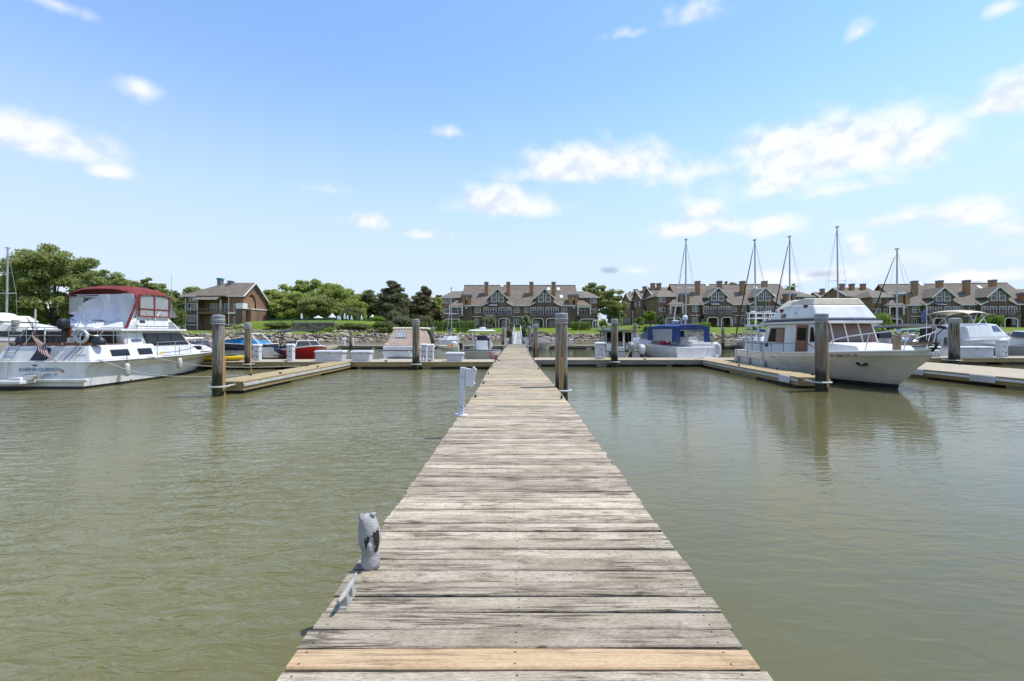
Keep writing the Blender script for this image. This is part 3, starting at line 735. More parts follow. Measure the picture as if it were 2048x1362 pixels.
for s, x in ((left_cross, -7.0), (left_cross, -12.3), (left_cross, -4.7), (right_cross, 7.2)): cleat(s, x - s.location.x, .12, 0)

# ---------------------------------------------------------------- pilings
def piling(label, px, D, top_py, wpx, hoop=None, split=False, cap='cap_grey', group=None, x=None):
    x = PX(px, D) if x is None else x; ztop = PZ(top_py, D); r = wpx / 2 / F * D
    q = random.Random(int(px * 13 + D)); n = 14
    t = thing('piling', label, 'piling', (x, D, 0), q.uniform(0, 6), group)
    g = G(); rings = []
    zs = [-2.5, -.2, .2, .6, 1.0, 1.5, ztop - .10]
    for z in zs:
        rings.append([((r * (1 + .035 * math.sin(3 * a + z * 2 + px) + q.uniform(-.02, .02)) * (1.04 - .015 * z)) * math.cos(a), (r * (1 + .035 * math.sin(3 * a + z * 2 + px)) * (1.04 - .015 * z)) * math.sin(a), z) for a in [2 * math.pi * j / n for j in range(n)]])
    g.loft(rings); obj('post', g, 'piling_wood', t, smooth=50)
    if cap:
        g = G().lathe([(r*1.07, ztop - .24), (r*1.10, ztop - .23), (r*1.09, ztop - .02), (r*.95, ztop), (.01, ztop + .015)], n=16)
        obj('cap', g, cap, t, smooth=40)
        for zz in (ztop - .15, ztop - .27): obj('strap', G().lathe([(r*1.10, zz - .012), (r*1.125, zz - .01), (r*1.125, zz + .01), (r*1.10, zz + .012)], n=16), 'galv_dull', t, smooth=40)
    if split:  # split-wood strips that also paint the sunlit orange rim of some pilings
        g = G(); a0 = split - t.rotation_euler.z
        for k, (da, z0, z1) in enumerate(((0, .15, ztop * .70), (.36, -.2, ztop * .5))):
            a = a0 + da; c, s_ = math.cos(a), math.sin(a)
            g.loft([[(c*(r*1.02 + o) - s_*w, s_*(r*1.02 + o) + c*w, z) for o, w in ((0, -.035), (.02, -.03), (.022, .03), (0, .035))] for z in (z0, (z0 + z1)/2, z1)])
        obj('splinter_sun_rim', g, 'piling_split_sun', t)
    if hoop is not None:       # galvanised pile guide fixed to the dock end: direction to the dock
        a = hoop - t.rotation_euler.z; R0 = r + .10; z = .30
        pts = [(R0 * math.cos(a + 2.2 - 4.4 * i / 12 + math.pi), R0 * math.sin(a + 2.2 - 4.4 * i / 12 + math.pi), z) for i in range(13)]
        e = Vector((math.cos(a), math.sin(a), 0))
        pts = [Vector(pts[0]) + e * .35] + pts + [Vector(pts[-1]) + e * .35]
        obj('pile_guide', G().tube(pts, .028, 6), 'galv_dull', t, smooth=40)
    return t
piling('thick grey piling at the end of the yellowish finger dock', 437, 14.12, 630, 21, hoop=R(90), split=-.2)
piling('slim grey piling against the cross dock by the kayak', 496, 23.75, 646, 12, hoop=R(90), split=-.35)
piling('dark blue grey piling between tan canvas boat and white pedestals', 832, 23.7, 638.5, 14, hoop=R(90))
piling('stout weathered piling touching the edge of the main dock', 1123, 13.2, 627, 24, hoop=R(180), split=-1.9)
piling('brown piling beside the main dock by the grey covered boat', 1071.5, 34, 648, 9.5, split=-1.7)
piling('grey piling near the foot of the gangway, right of it', 1057, 54, 652, 7.5, x=1.35)
piling('pale piling left of the gangway under the flag', 1008.5, 57.5, 655, 6, x=-1.85)
piling('dark piling between the pilothouse boat and white pedestal', 1229, 25.45, 638, 13.5, hoop=R(90))
piling('slim far piling left of the pilothouse boat', 1207, 42, 653, 7.5)
piling('slim grey piling behind the pair of white pedestals', 865, 40, 654, 7.5)
piling('tall piling with pale split face beside the trawler', 1643, 15.35, 627, 22, hoop=R(90), split=-1.15)
piling('piling with painted orange sunlit edges by the white dock box', 1908, 27.0, 637, 17, hoop=R(90), split=-.4)
piling('far dark piling in front of the stone bank by the trawler stern', 1446, 50, 655, 6)
piling('brown piling behind the cruiser with the life ring', 31, 27.0, 640, 11)
piling('far grey piling rising behind the white utility posts', 702, 50, 661, 5.5)
piling('far piling behind the pilothouse roof', 1270, 50.5, 647, 6.5)
# ---------------------------------------------------------------- plants
import numpy as np
def leaf_mesh(name, clumps, size, matname, seed, flat=.0, aspect=.62):
    # clumps: (centre, (rx, ry, rz), count); leaf-sized faces on and just inside each clump
    q = np.random.default_rng(seed); Vs = []; T = []
    for c, r, n in clumps:
        d = q.normal(size=(n, 3)); d /= np.linalg.norm(d, axis=1)[:, None]
        rad = 1.12 - .9 * q.random(n) ** 1.3
        p = np.array(c) + d * np.array(r) * rad[:, None]
        nr = d * .7 + q.normal(size=(n, 3)) * .9; nr[:, 2] += .35 + flat; nr /= np.linalg.norm(nr, axis=1)[:, None]
        a = np.cross(nr, q.normal(size=(n, 3))); a /= np.linalg.norm(a, axis=1)[:, None]
        b = np.cross(nr, a); s = size * (.6 + .8 * q.random(n))[:, None]
        a *= s * .5; b *= s * .5 * aspect
        bend = nr * s * .12
        Vs.append(np.stack([p - a, p + b - bend, p + a, p - b - bend], 1))
        T.append(np.clip(.28 + .22 * q.random() + .5 * q.random(n) ** 1.3, 0, 1))
    V = np.concatenate(Vs).reshape(-1, 3); T = np.concatenate(T); n = len(T)
    me = bpy.data.meshes.new(name); me.vertices.add(n * 4); me.vertices.foreach_set('co', V.astype(np.float32).ravel())
    me.loops.add(n * 4); me.loops.foreach_set('vertex_index', np.arange(n * 4, dtype=np.int32))
    me.polygons.add(n); me.polygons.foreach_set('loop_start', np.arange(0, n * 4, 4, dtype=np.int32))
    at = me.attributes.new('tone', 'FLOAT', 'FACE'); at.data.foreach_set('value', T.astype(np.float32))
    me.update(calc_edges=True); me.validate(); me.materials.append(M[matname]); return me

def ground(x, y): return land_z(x, y)
def tree(label, px, D, top_py, wpx, mname, seed, base_frac=.30, dens=1.0, leaf=.5, kind='round', name='tree', group=None, z0=None, cat='tree', gaps=.0):
    q = random.Random(seed); x = PX(px, D); zg = ground(x, D) if z0 is None else z0
    H = PZ(top_py, D) - zg; W = wpx / F * D / 2
    t = thing(name, label, cat, (x, D, zg), 0, group)
    zb = H * base_frac; rc = (H - zb) / 2; cz = zb + rc; cl = []
    if kind == 'round':
        n = int((60 + W * 5) * dens)
        for i in range(n):
            th = q.uniform(0, 6.283); u = q.uniform(-1, 1) ** 1 ; rr = math.sqrt(max(0, 1 - u * u)); k = q.uniform(.40, .93)
            sh = 1.0 - .25 * max(0, -u)
            c = (W * k * rr * math.cos(th) * sh, W * .8 * k * rr * math.sin(th) * sh, cz + rc * k * u)
            s = q.uniform(.11, .23) * min(W, rc * 1.1)
            cl.append((c, (s * 1.25, s * 1.2, s * .8), int(150 * q.uniform(.7, 1.3) * (s / leaf / 1.5) ** 1.4) + 25))
    elif kind == 'open':                                   # airy crown with sky between the limbs
        n = int(62 * dens)
        for i in range(n):
            th = q.uniform(0, 6.283); u = q.uniform(-.9, 1); rr = math.sqrt(max(0, 1 - u * u)); k = q.uniform(.5, .95)
            c = (W * k * rr * math.cos(th), W * .75 * k * rr * math.sin(th), cz + rc * k * u)
            s = q.uniform(.09, .18) * W
            cl.append((c, (s * 1.3, s * 1.2, s * .7), int(110 * (s / leaf / 1.4) ** 1.3) + 20))
    elif kind == 'pine':
        lv = 13
        for i in range(lv):
            f = i / (lv - 1); zz = zb + (H - zb) * (f ** .95) * .97; rad = W * (1 - f) ** .75 * .92 + W * .08
            for j in range(max(4, int(16 * (1 - f * .75)))):
                th = q.uniform(0, 6.283); k = q.uniform(.15, .98) * rad; s = q.uniform(.16, .27) * W * (1 - .4 * f)
                cl.append(((k * math.cos(th), k * math.sin(th) * .85, zz + q.uniform(-.05, .05) * H * 1.4 - .05 * k), (s * 1.2, s * 1.2, s * .62), int(130 * dens * (s / leaf / 1.4) ** 1.2) + 25))
    me = leaf_mesh('crown', cl, leaf, mname, seed)
    o = bpy.data.objects.new('crown', me); C.objects.link(o); o.parent = t
    g = G(); r0 = .035 * H if kind != 'pine' else .022 * H
    lean = (q.uniform(-.04, .04) * H, q.uniform(-.03, .03) * H)
    top = (lean[0], lean[1], zb + rc * (1.3 if kind != 'pine' else 1.85))
    g.tube([(0, 0, -.3), (lean[0] * .2, 0, zb * .5), (lean[0] * .6, lean[1] * .5, zb), top], [r0 * 1.15, r0, r0 * .8, r0 * .2], 8)
    for i in range(6):
        c = q.choice(cl)[0]; s = Vector((lean[0] * .5, lean[1] * .4, zb * q.uniform(.75, 1.3)))
        e = Vector(c); mid = (s + e) / 2 + Vector((0, 0, .08 * H * q.uniform(0, 1)))
        g.tube([s, mid, e], [r0 * .45, r0 * .3, r0 * .08], 6)
    obj('trunk', g, 'trunk', t, smooth=60)
    return t

def shrub(label, px, D, top_py, wpx, mname, seed, leaf=.28, dens=1.0, name='shrub', cat='shrub', group=None, depth=None, z0=None, base_py=None, hpx=None):
    q = random.Random(seed); x = PX(px, D); zg = ground(x, D) if z0 is None else z0
    zt = PZ(top_py, D); zb = zg if base_py is None else PZ(base_py, D)
    H = zt - zb; W = wpx / F * D / 2; dp = depth or W
    t = thing(name, label, cat, (x, D, zg), 0, group)
    cl = []
    for i in range(int(16 * dens)):
        th = q.uniform(0, 6.283); u = q.uniform(-.5, 1); rr = math.sqrt(max(0, 1 - u * u)); k = q.uniform(.4, .8)
        c = (W * k * rr * math.cos(th), dp * k * rr * math.sin(th), zb - zg + H * .45 + H * .5 * k * u)
        s = q.uniform(.25, .42); cl.append((c, (W * s, dp * s, H * .5 * s), int(90 * max(.4, W / 1.5))))
    me = leaf_mesh('foliage', cl, leaf, mname, seed)
    o = bpy.data.objects.new('foliage', me); C.objects.link(o); o.parent = t
    g = G()
    for i in range(4):
        a = i * 1.6 + q.uniform(0, .8); g.tube([(0, 0, -.2), (W * .15 * math.cos(a), dp * .15 * math.sin(a), (zb - zg) * .6 + H * .3), (W * .5 * math.cos(a), dp * .5 * math.sin(a), zb - zg + H * .65)], [.07, .05, .02], 5)
    obj('stem', g, 'trunk', t, smooth=60)
    return t
def hedge(label, px0, px1, D, top_py, bot_py, mname, seed, depth=1.6, leaf=.24, group=None):
    x0, x1 = PX(px0, D), PX(px1, D); zt = PZ(top_py, D); xc = (x0 + x1) / 2; zg = ground(xc, D); zb = min(zg, PZ(bot_py, D)) - .1
    t = thing('hedge', label, 'hedge', (xc, D, zg), 0, group); q = random.Random(seed); cl = []
    n = max(4, int((x1 - x0) / .7)); H = zt - zb
    for i in range(n):
        for f in (.25, .55, .82):
            cx = x0 + (i + .5) * (x1 - x0) / n - xc
            cl.append(((cx + q.uniform(-.15, .15), q.uniform(-.1, .1), zb - zg + H * f), ((x1 - x0) / n * .62, depth * .5, H * .2), 130))
    me = leaf_mesh('foliage', cl, leaf, mname, seed); o = bpy.data.objects.new('foliage', me); C.objects.link(o); o.parent = t
    g = G()
    for i in range(max(2, n // 3)): xx = x0 - xc + (i + .5) * (x1 - x0) / max(2, n // 3); g.tube([(xx, 0, zb - zg - .2), (xx + .1, .1, zb - zg + H * .6)], [.06, .03], 5)
    obj('stem', g, 'trunk', t)
    return t

# left shore, behind the cruiser
tree('tall broad oak with open crown towering behind the maroon canopy cruiser', 104, 108, 489, 184, 'leaf_oak', 21, .06, 2.7, .55, 'open')
tree('lower spreading oak beside the towering oak', 212, 106, 534, 114, 'leaf_oak', 22, .04, 2.2, .5, 'open')
tree('dark bushy tree standing behind the bare grey mast', 22, 118, 570, 84, 'leaf_dark', 23, .1, .9, .6)
tree('slender airy tree rising behind the maroon canopy', 300, 116, 552, 66, 'leaf_oak', 24, .2, 1.2, .5, 'open')
tree('dense green tree filling the gap behind the cruiser windshield', 318, 110, 574, 70, 'leaf_oak', 25, .05, 1.0, .5)
shrub('pale green rounded bush left of the shingled clubhouse', 350, 107, 608, 42, 'leaf_scrub', 26, .35, 1.3)
tree('green tree crown showing behind the clubhouse chimney', 392, 150, 571, 120, 'leaf_oak', 27, .1, .8, .7)
tree('dark green tree low behind the clubhouse roof end', 348, 140, 580, 80, 'leaf_dark', 28, .1, .8, .6)
# pool grove
tree('yellow green tree just right of the clubhouse gable', 558, 132, 569, 76, 'leaf_light', 31, .12, 1.0, .6)
tree('tallest airy yellow green tree behind the pool', 616, 136, 556, 96, 'leaf_light', 32, .12, 1.4, .6, 'open')
tree('broad yellow green tree filling the pool grove', 604, 128, 580, 104, 'leaf_light', 33, .05, .9, .6)
tree('rounded yellow green tree behind the peaked canopy', 670, 132, 566, 100, 'leaf_light', 34, .08, 1.1, .6)
tree('low leafy tree between grove and clipped shrub', 704, 126, 584, 66, 'leaf_light', 35, .05, 1.0, .55)
tree('dark green tree between grove and big pine', 742, 128, 580, 56, 'leaf_dark', 36, .05, 1.0, .5)
tree('big dark pine with shaggy boughs', 786, 118, 562, 84, 'leaf_pine', 37, .08, 1.0, .5, 'pine')
tree('brownish thinning pine beside the big dark pine', 848, 122, 572, 72, 'leaf_red', 38, .1, .95, .5, 'pine')
tree('small dark tree peeking beside the central condominium', 878, 140, 576, 26, 'leaf_dark', 39, .1, .9, .5)
shrub('big clipped dome shrub with dark face above the pool', 703, 104, 608, 48, 'leaf_dark', 40, .34, 2.0)
shrub('bright round shrub right of the clipped dome', 722, 108, 611, 28, 'leaf_light', 41, .34, 1.4)
shrub('wide low juniper spreading above the stone bank', 800, 96, 628, 62, 'leaf_pine', 42, .34, 1.6, depth=2.4)
shrub('dark scrub spilling down bank below juniper', 768, 92, 641, 56, 'leaf_scrub', 43, .3, 1.4, depth=2.0)
shrub('round dark shrub with purple leaves left of hedge', 846, 100, 624, 46, 'leaf_red', 44, .3, 1.5)
shrub('small yellowish shrub between pool fence and juniper', 752, 103, 631, 36, 'leaf_lime', 45, .3, 1.2, depth=1.5)
tree('leafy tree closing the gap beside the clubhouse terrace', 582, 122, 582, 74, 'leaf_light', 131, .0, 1.0, .5)
tree('shady green tree behind the flat parasol', 640, 120, 588, 84, 'leaf_oak', 132, .0, 1.0, .5)
tree('shady tree low behind the peaked parasol', 668, 121, 600, 56, 'leaf_light', 133, .0, 1.0, .5)
tree('leafy tree behind dark dome shrub', 724, 134, 580, 72, 'leaf_oak', 134, .0, 1.0, .5)
tree('dark understory tree between the two pines', 818, 126, 584, 62, 'leaf_dark', 135, .0, 1.0, .5)
tree('light green tree right of the brownish pine', 868, 132, 590, 44, 'leaf_light', 136, .0, 1.0, .5)
tree('leafy tree standing between oaks and maroon canopy', 262, 122, 575, 60, 'leaf_oak', 137, .0, 1.0, .5)
tree('leafy green tree right of the towering oak trunk', 170, 128, 590, 80, 'leaf_light', 138, .0, 1.0, .55)
tree('low green tree under the towering oak', 60, 130, 600, 90, 'leaf_light', 139, .0, 1.0, .55)
# condo front
hedge('low clipped hedge left of the flowering shrub, by thin white mast', 866, 906, 103, 641, 661, 'leaf_hedge', 51)
hedge('clipped hedge with pale top just left of flowering shrub', 911, 952, 101, 641.5, 661, 'leaf_hedge', 52)
shrub('round clipped shrub at the left end of the hedges', 846, 98, 640, 24, 'leaf_hedge', 53, .26, 1.2)
shrub('round flowering shrub before the left gable arches', 980, 108, 628, 30, 'leaf_bloom', 54, .3, 1.5, base_py=652)
shrub('round flowering shrub behind the gangway rail', 1053, 108, 629, 26, 'leaf_bloom', 55, .3, 1.5, base_py=652)
hedge('dark rounded hedge before the right end of central condominium', 1141, 1180, 106, 643, 659, 'leaf_hedge', 56, 2.2)
shrub('lime green weeping shrub right of the garden arch', 1206, 105, 634, 20, 'leaf_lime', 57, .26, 1.3)
tree('tall leafy tree right of the central condominium', 1187, 134, 556, 54, 'leaf_oak', 58, .1, 1.2, .5)
tree('dense rounded tree between central condominium and stepped townhouses', 1226, 116, 577, 56, 'leaf_oak', 59, .06, 1.3, .45)
tree('thin tree beyond the stepped townhouses', 1262, 160, 580, 24, 'leaf_red', 60, .2, 1.0, .5, 'open')
tree('clipped lollipop tree with bright top on the lawn mound', 1301, 101, 620.5, 28, 'leaf_lime', 61, .42, 1.2, .26, cat='tree')
shrub('dark clipped shrub right of lollipop tree', 1322, 104, 628, 18, 'leaf_dark', 62, .26, 1.2)
shrub('low clipped bush at the foot of lollipop tree', 1294, 98, 649, 15, 'leaf_hedge', 63, .22, 1.0)
shrub('wide clipped bush left of lollipop tree', 1279, 106, 632, 24, 'leaf_hedge', 64, .26, 1.2)
hedge('yellow green hedge behind the blue canopy boat', 1382, 1420, 100, 645, 656, 'leaf_lime', 65, 2.0)
shrub('yellow green shrub by the second gable arch', 1508, 104, 640, 40, 'leaf_hedge', 66, .28, 1.3)
tree('green treetop showing over the second condominium roof', 1458, 165, 560, 44, 'leaf_oak', 67, .3, .8, .6)
tree('green treetop showing right of second condominium ridge', 1583, 165, 565, 36, 'leaf_oak', 68, .3, .8, .6)
shrub('bright mounded shrub behind trawler windshield', 1765, 98, 624, 40, 'leaf_lime', 69, .3, 1.6)
shrub('spreading shrub behind white cruiser bimini', 1975, 99, 624, 62, 'leaf_hedge', 70, .3, 1.8, depth=2.0)
shrub('long low scrub on the bank below the pool fence', 560, 94, 644, 64, 'leaf_scrub', 71, .26, 1.8, depth=2.0)
shrub('long low scrub right of the stone retaining wall', 705, 93, 645, 76, 'leaf_scrub', 72, .26, 1.8, depth=2.0)
shrub('scrub beside clubhouse terrace stair', 515, 100, 646, 50, 'leaf_scrub', 73, .26, 1.5, depth=2.0)
shrub('tuft of yellow green weeds at the wall foot', 660, 90.5, 655, 26, 'leaf_lime', 74, .22, 1.0, depth=1.0)
# a far belt of trees behind the buildings, one mass
q = random.Random(5); cl = []
for i in range(150):
    a = q.uniform(-260, 330)
    cl.append(((a, 205 + q.uniform(0, 40), land_z(a, 220) + q.uniform(1.5, 6.5)), (q.uniform(4, 8), 5, q.uniform(2.5, 4)), 260))
o = obj('woodland', leaf_mesh('woodland', cl, 1.1, 'leaf_dark', 99)); tag(o, 'far low belt of dark woodland behind the buildings', 'woodland', kind='stuff')
# ---------------------------------------------------------------- buildings
def rot_box(g, a, b, w, h):        # a beam from a to b, w wide (horizontal) and h high
    a = Vector(a); b = Vector(b); d = (b - a).normalized(); s = d.cross(Vector((0, 0, 1)))
    s = s.normalized() if s.length > 1e-4 else Vector((1, 0, 0)); u = s.cross(d)
    v = [p + s * i * w / 2 + u * j * h / 2 for p in (a, b) for i, j in ((-1,-1),(1,-1),(1,1),(-1,1))]
    return g.add(v, ((0,3,2,1),(4,5,6,7),(0,1,5,4),(1,2,6,5),(2,3,7,6),(3,0,4,7)))
def slab(pts, t):                  # roof plane with thickness
    g = G(); p = [Vector(q) for q in pts]; n = (p[1] - p[0]).cross(p[2] - p[0]).normalized()
    if n.z < 0: p = p[::-1]; n = -n
    return g.prism([q - n * t for q in p], n * t)
def window(t, x0, x1, z0, z1, y, cols=2, rows=1, arch=0, frame=.11, out=.06, glass='glass_house', axis='x'):
    # frame proud of the wall, pane behind it; axis 'y' for a wall that faces +-x (then y is the x of the wall)
    def T(a, b, c): return (a, b, c) if axis == 'x' else (b, a, c)
    g = G(); n = 6
    def outline(d):
        p = [(x0 + d, z0 + d), (x1 - d, z0 + d)]
        if arch == 0: p += [(x1 - d, z1 - d), (x0 + d, z1 - d)]
        else:       # quarter-round outer top corner (1: right, -1: left, 2: both)
            r = (x1 - x0) * (.5 if arch == 2 else .92) - d
            rz = min(r * 1.0, z1 - z0 - 2 * d)
            if arch in (1, 2): p += [(x1 - d - r + r * math.sin(a), z1 - d - rz + rz * math.cos(a)) for a in [math.pi/2 * (1 - i/n) for i in range(n + 1)]]
            else: p += [(x1 - d, z1 - d)]
            if arch in (-1, 2): p += [(x0 + d + r - r * math.sin(a), z1 - d - rz + rz * math.cos(a)) for a in [math.pi/2 * i/n for i in range(n + 1)]]
            else: p += [(x0 + d, z1 - d)]
        return p
    a, b = outline(0), outline(frame); k = len(a)
    s = out if not (axis == 'y' and out < 0) else out
    va = [T(p, y - s, z) for p, z in a]; vb = [T(p, y - s, z) for p, z in b]; vc = [T(p, y + .02, z) for p, z in a]; vd = [T(p, y + .02, z) for p, z in b]
    g.add(va + vb + vc + vd, [(i, (i+1) % k, k + (i+1) % k, k + i) for i in range(k)] + [(2*k + i, 2*k + (i+1) % k, (i+1) % k, i) for i in range(k)] + [(k + i, k + (i+1) % k, 3*k + (i+1) % k, 3*k + i) for i in range(k)])
    def bar(xa, xb, za, zb):
        pts = [T(xa, y - s * .8, za), T(xb, y - s * .8, za), T(xb, y - s * .8, zb), T(xa, y - s * .8, zb)]
        g.prism(pts, Vector(T(0, s * .7, 0)))
    for i in range(1, cols): xm = x0 + (x1 - x0) * i / cols; bar(xm - .045, xm + .045, z0 + frame, z1 - frame - (.25 * (z1 - z0) if arch == 2 else 0))
    for i in range(1, rows): zm = z0 + (z1 - z0) * i / rows; bar(x0 + frame, x1 - frame, zm - .045, zm + .045)
    w = obj('window', g, 'trim_white', t)
    p = G(); p.poly([T(q[0], y - s * .3, q[1]) for q in outline(frame * .9)])
    obj('pane', p, glass, w)
    return w
def railing(t, x0, x1, y, z0, z1, m='rail_wood', step=.28, axis='x', name='railing'):
    g = G()
    def B(a0, a1, b0, b1, c0, c1): g.box(a0, a1, b0, b1, c0, c1) if axis == 'x' else g.box(b0, b1, a0, a1, c0, c1)
    B(x0, x1, y - .05, y + .05, z1 - .09, z1); B(x0, x1, y - .04, y + .04, z0 + .06, z0 + .14)
    n = max(2, int((x1 - x0) / step))
    for i in range(n + 1):
        x = x0 + (x1 - x0) * i / n; B(x - .025, x + .025, y - .025, y + .025, z0 + .1, z1 - .09)
    return obj(name, g, m, t)
mat('rail_wood', (.10, .045, .035), .8, var=.25)
def arch_trim(t, x0, x1, z0, z1, y, w=.16, r=.75, d=.14):
    g = G(); n = 5
    def path(e):
        p = [(x0 + e, z0)]; rr = max(r - e, .05)
        p += [(x0 + e + rr - rr * math.cos(a), z1 - e - rr + rr * math.sin(a)) for a in [math.pi/2 * i/n for i in range(n + 1)]]
        p += [(x1 - e - rr + rr * math.sin(a), z1 - e - rr + rr * math.cos(a)) for a in [math.pi/2 * i/n for i in range(n + 1)]]
        return p + [(x1 - e, z0)]
    a, b = path(0), path(w); rings = [[(p[0], y - d, p[1]), (q_[0], y - d, q_[1]), (q_[0], y + .05, q_[1]), (p[0], y + .05, p[1])] for p, q_ in zip(a, b)]
    g.loft(rings); obj('arch_trim', g, 'trim_white', t)
    # spandrels: close the square corners behind the round trim
    s = G()
    for sx in (-1, 1):
        c = [( (x0 if sx < 0 else x1), z1)] + [((x0 + r - r * math.cos(u)) if sx < 0 else (x1 - r + r * math.cos(u)), z1 - r + r * math.sin(u)) for u in [math.pi/2 * i/n for i in range(n + 1)]]
        s.prism([(p[0], y - .02, p[1]) for p in c], (0, .3, 0))
    return s

D0 = 115.0; GZ = PZ(655, D0)
def W(px, py, dy=0): D = D0 + dy; return Vector((PX(px, D) - PX(1040, D0), dy, PZ(py, D) - GZ))
def WX(px, dy=0): return PX(px, D0 + dy) - PX(1040, D0)
def WZ(py, dy=0): return PZ(py, D0 + dy) - GZ
def condo(label, loc, rz=0):
    t = thing('condominium', label, 'building', loc, rz)
    ze = WZ(611); zr = PZ(570.5, D0 + 7) - GZ; z2 = WZ(631)          # eave, ridge, second floor
    xl, xr = WX(926), WX(1154)
    # body
    obj('wall', G().box(xl, xr, 2.4, 13.5, -.6, z2), 'cedar_dark_shaded', t)                       # ground floor set back
    obj('wall', G().box(xl, xr, 0, 13.6, z2, ze), 'cedar', t)                              # second floor
    obj('balcony_floor', G().box(xl, xr, -.02, 2.4, z2 - .35, z2 - .002), 'cedar_dark_shaded', t)
    # gable end walls of the main roof
    for x, s in ((xl, 1), (xr, -1)):
        a, b = sorted((x, x + s * .3)); obj('gable_wall', G().prism([(a, 0, ze), (a, 7, zr - .35), (a, 13.6, ze)], (b - a, 0, 0)), 'cedar', t)
    rf = obj('roof', slab([(xl - .5, -.7, ze + .02), (xr + .5, -.7, ze + .02), (xr + .5, 7, zr), (xl - .5, 7, zr)], .22), 'shingle_roof', t)
    obj('roof', slab([(xl - .5, 14.4, ze), (xr + .5, 14.4, ze), (xr + .5, 7.0, zr - .003), (xl - .5, 7.0, zr - .003)], .22), 'shingle_roof', t)
    obj('ridge_cap', G().box(xl - .5, xr + .5, 6.85, 7.15, zr - .05, zr + .06), 'trim_dark', rf)
    def roof_z(y): return ze + (zr - ze) * (y + .7) / 7.7
    for a, b in ((926, 966), (1024.5, 1059), (1119.5, 1154)):
        obj('fascia', G().box(WX(a), WX(b), -.86, -.72, ze - .22, ze + .04), 'trim_white', t)
        obj('band', G().box(WX(a), WX(b), -.16, -.03, WZ(634), WZ(632.4)), 'trim_white', t)
    for px in (942, 1026.5, 1060, 1134.5):
        obj('downspout', G().box(WX(px) - .05, WX(px) + .05, -.14, -.03, 0, ze), 'trim_white', t)
    # ground floor infill between the bays, with windows
    for a, b in ((943, 966), (1024.5, 1059.5), (1119.5, 1136)):
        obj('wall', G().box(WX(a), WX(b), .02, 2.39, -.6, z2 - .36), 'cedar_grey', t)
    for a, b in ((949, 957.5), (1027.5, 1038), (1048, 1056), (1122, 1132)):
        window(t, WX(a), WX(b), WZ(650), WZ(637.5), .02, 2)
    for a, b in ((949.5, 962), (1027.5, 1038.5), (1048.5, 1059), (1122, 1134.5)):
        window(t, WX(a), WX(b), WZ(625.8), WZ(614.3), 0, 2, 2)
    # the two gabled bays
    for c in (995.0, 1089.0):
        yb = -1.5; x0, x1 = WX(c - 29.5, yb), WX(c + 29.5, yb); u0, u1 = WX(c - 18, yb), WX(c + 18, yb)
        zs = PZ(604, D0 + yb) - GZ; zg = PZ(594.5, D0 + yb) - GZ; za = PZ(577.5, D0 + yb) - GZ; ze_ = PZ(611, D0 + yb) - GZ; xm = (x0 + x1) / 2
        # second floor front and flared shoulders, upper gable
        obj('bay_wall', G().prism([(x0, yb, z2), (x1, yb, z2), (x1, yb, ze_ - .1), (u1, yb, zs - .1), (u1, yb, zg), (xm, yb, za - .15), (u0, yb, zg), (u0, yb, zs - .1), (x0, yb, ze_ - .1)], (0, 1.49, 0)), 'cedar_dark_shaded', t)
        obj('bay_wall', G().box(u0 + .05, u1 - .05, -.012, 4.6, ze - .3, zg - .05), 'cedar_dark_shaded', t)
        yr = (za - ze) / (zr - ze) * 7.7 - .7; yk = (zg - ze) / (zr - ze) * 7.7 - .7
        o = .45; sl = (za - zg) / (xm - u0)
        for s, ux in ((-1, u0), (1, u1)):
            d = obj('dormer_roof', slab([(xm, yb - .5, za + .12), (ux + s * o, yb - .5, zg - sl * o + .12), (ux + s * o, yk + .2, zg - sl * o + .12), (xm, yr + .2, za + .12)], .2), 'shingle_roof', t)
            g = G(); rot_box(g, (xm, yb - .56, za + .0), (ux + s * o, yb - .56, zg - sl * o + .0), .1, .26); obj('rake_trim', g, 'trim_white', d)
            ex = x0 if s < 0 else x1
            d = obj('shoulder_roof', slab([(ux, yb - .3, zs), (ex + s * .35, yb - .3, ze_ - .12), (ex + s * .35, .5, ze_ - .12 + .9), (ux, .9, zs + .6)], .15), 'shingle_roof', t)
            g = G(); rot_box(g, (ux, yb - .36, zs - .05), (ex + s * .35, yb - .36, ze_ - .17), .1, .2); obj('rake_trim', g, 'trim_white', d)
        # the paired half-round windows
        window(t, WX(c - 12.8, yb), WX(c - 1.4, yb), PZ(604.2, D0 + yb) - GZ, PZ(585.2, D0 + yb) - GZ, yb, 1, 2, arch=-1, frame=.13)
        window(t, WX(c + 1.4, yb), WX(c + 12.8, yb), PZ(604.2, D0 + yb) - GZ, PZ(585.2, D0 + yb) - GZ, yb, 1, 2, arch=1, frame=.13)
        for a, b in ((-28, -17), (-14, -2), (2, 14), (17, 28)):
            window(t, WX(c + a, yb), WX(c + b, yb), z2 + .05, PZ(614.5, D0 + yb) - GZ, yb, 2)
        obj('balcony_floor', G().box(x0, x1, yb - 1.3, yb - .01, z2 - .4, z2 - .003), 'cedar_dark_shaded', t)
        railing(t, x0, x1, yb - 1.25, z2, z2 + 1.0)
        # ground floor arcade
        zt = WZ(637); zb = -.6
        for a, b in ((x0, x0 + .55), (xm - .32, xm + .32), (x1 - .55, x1)):
            obj('pier', G().box(a, b, yb - 1.2, yb - .7, zb, z2 - .42), 'cedar_grey', t)
        hd = G().box(x0 + .551, x1 - .551, yb - 1.18, yb - .72, zt, z2 - .42)
        for a, b in ((x0 + .55, xm - .32), (xm + .32, x1 - .55)):
            s = arch_trim(t, a, b, 0, zt, yb - 1.2); hd.add(s.v, s.f)
        obj('arcade_header', hd, 'cedar_grey', t)
        obj('wall', G().box(x0, x1, 1.0, 2.38, -.6, z2 - .37), 'cedar_dark_shaded', t)
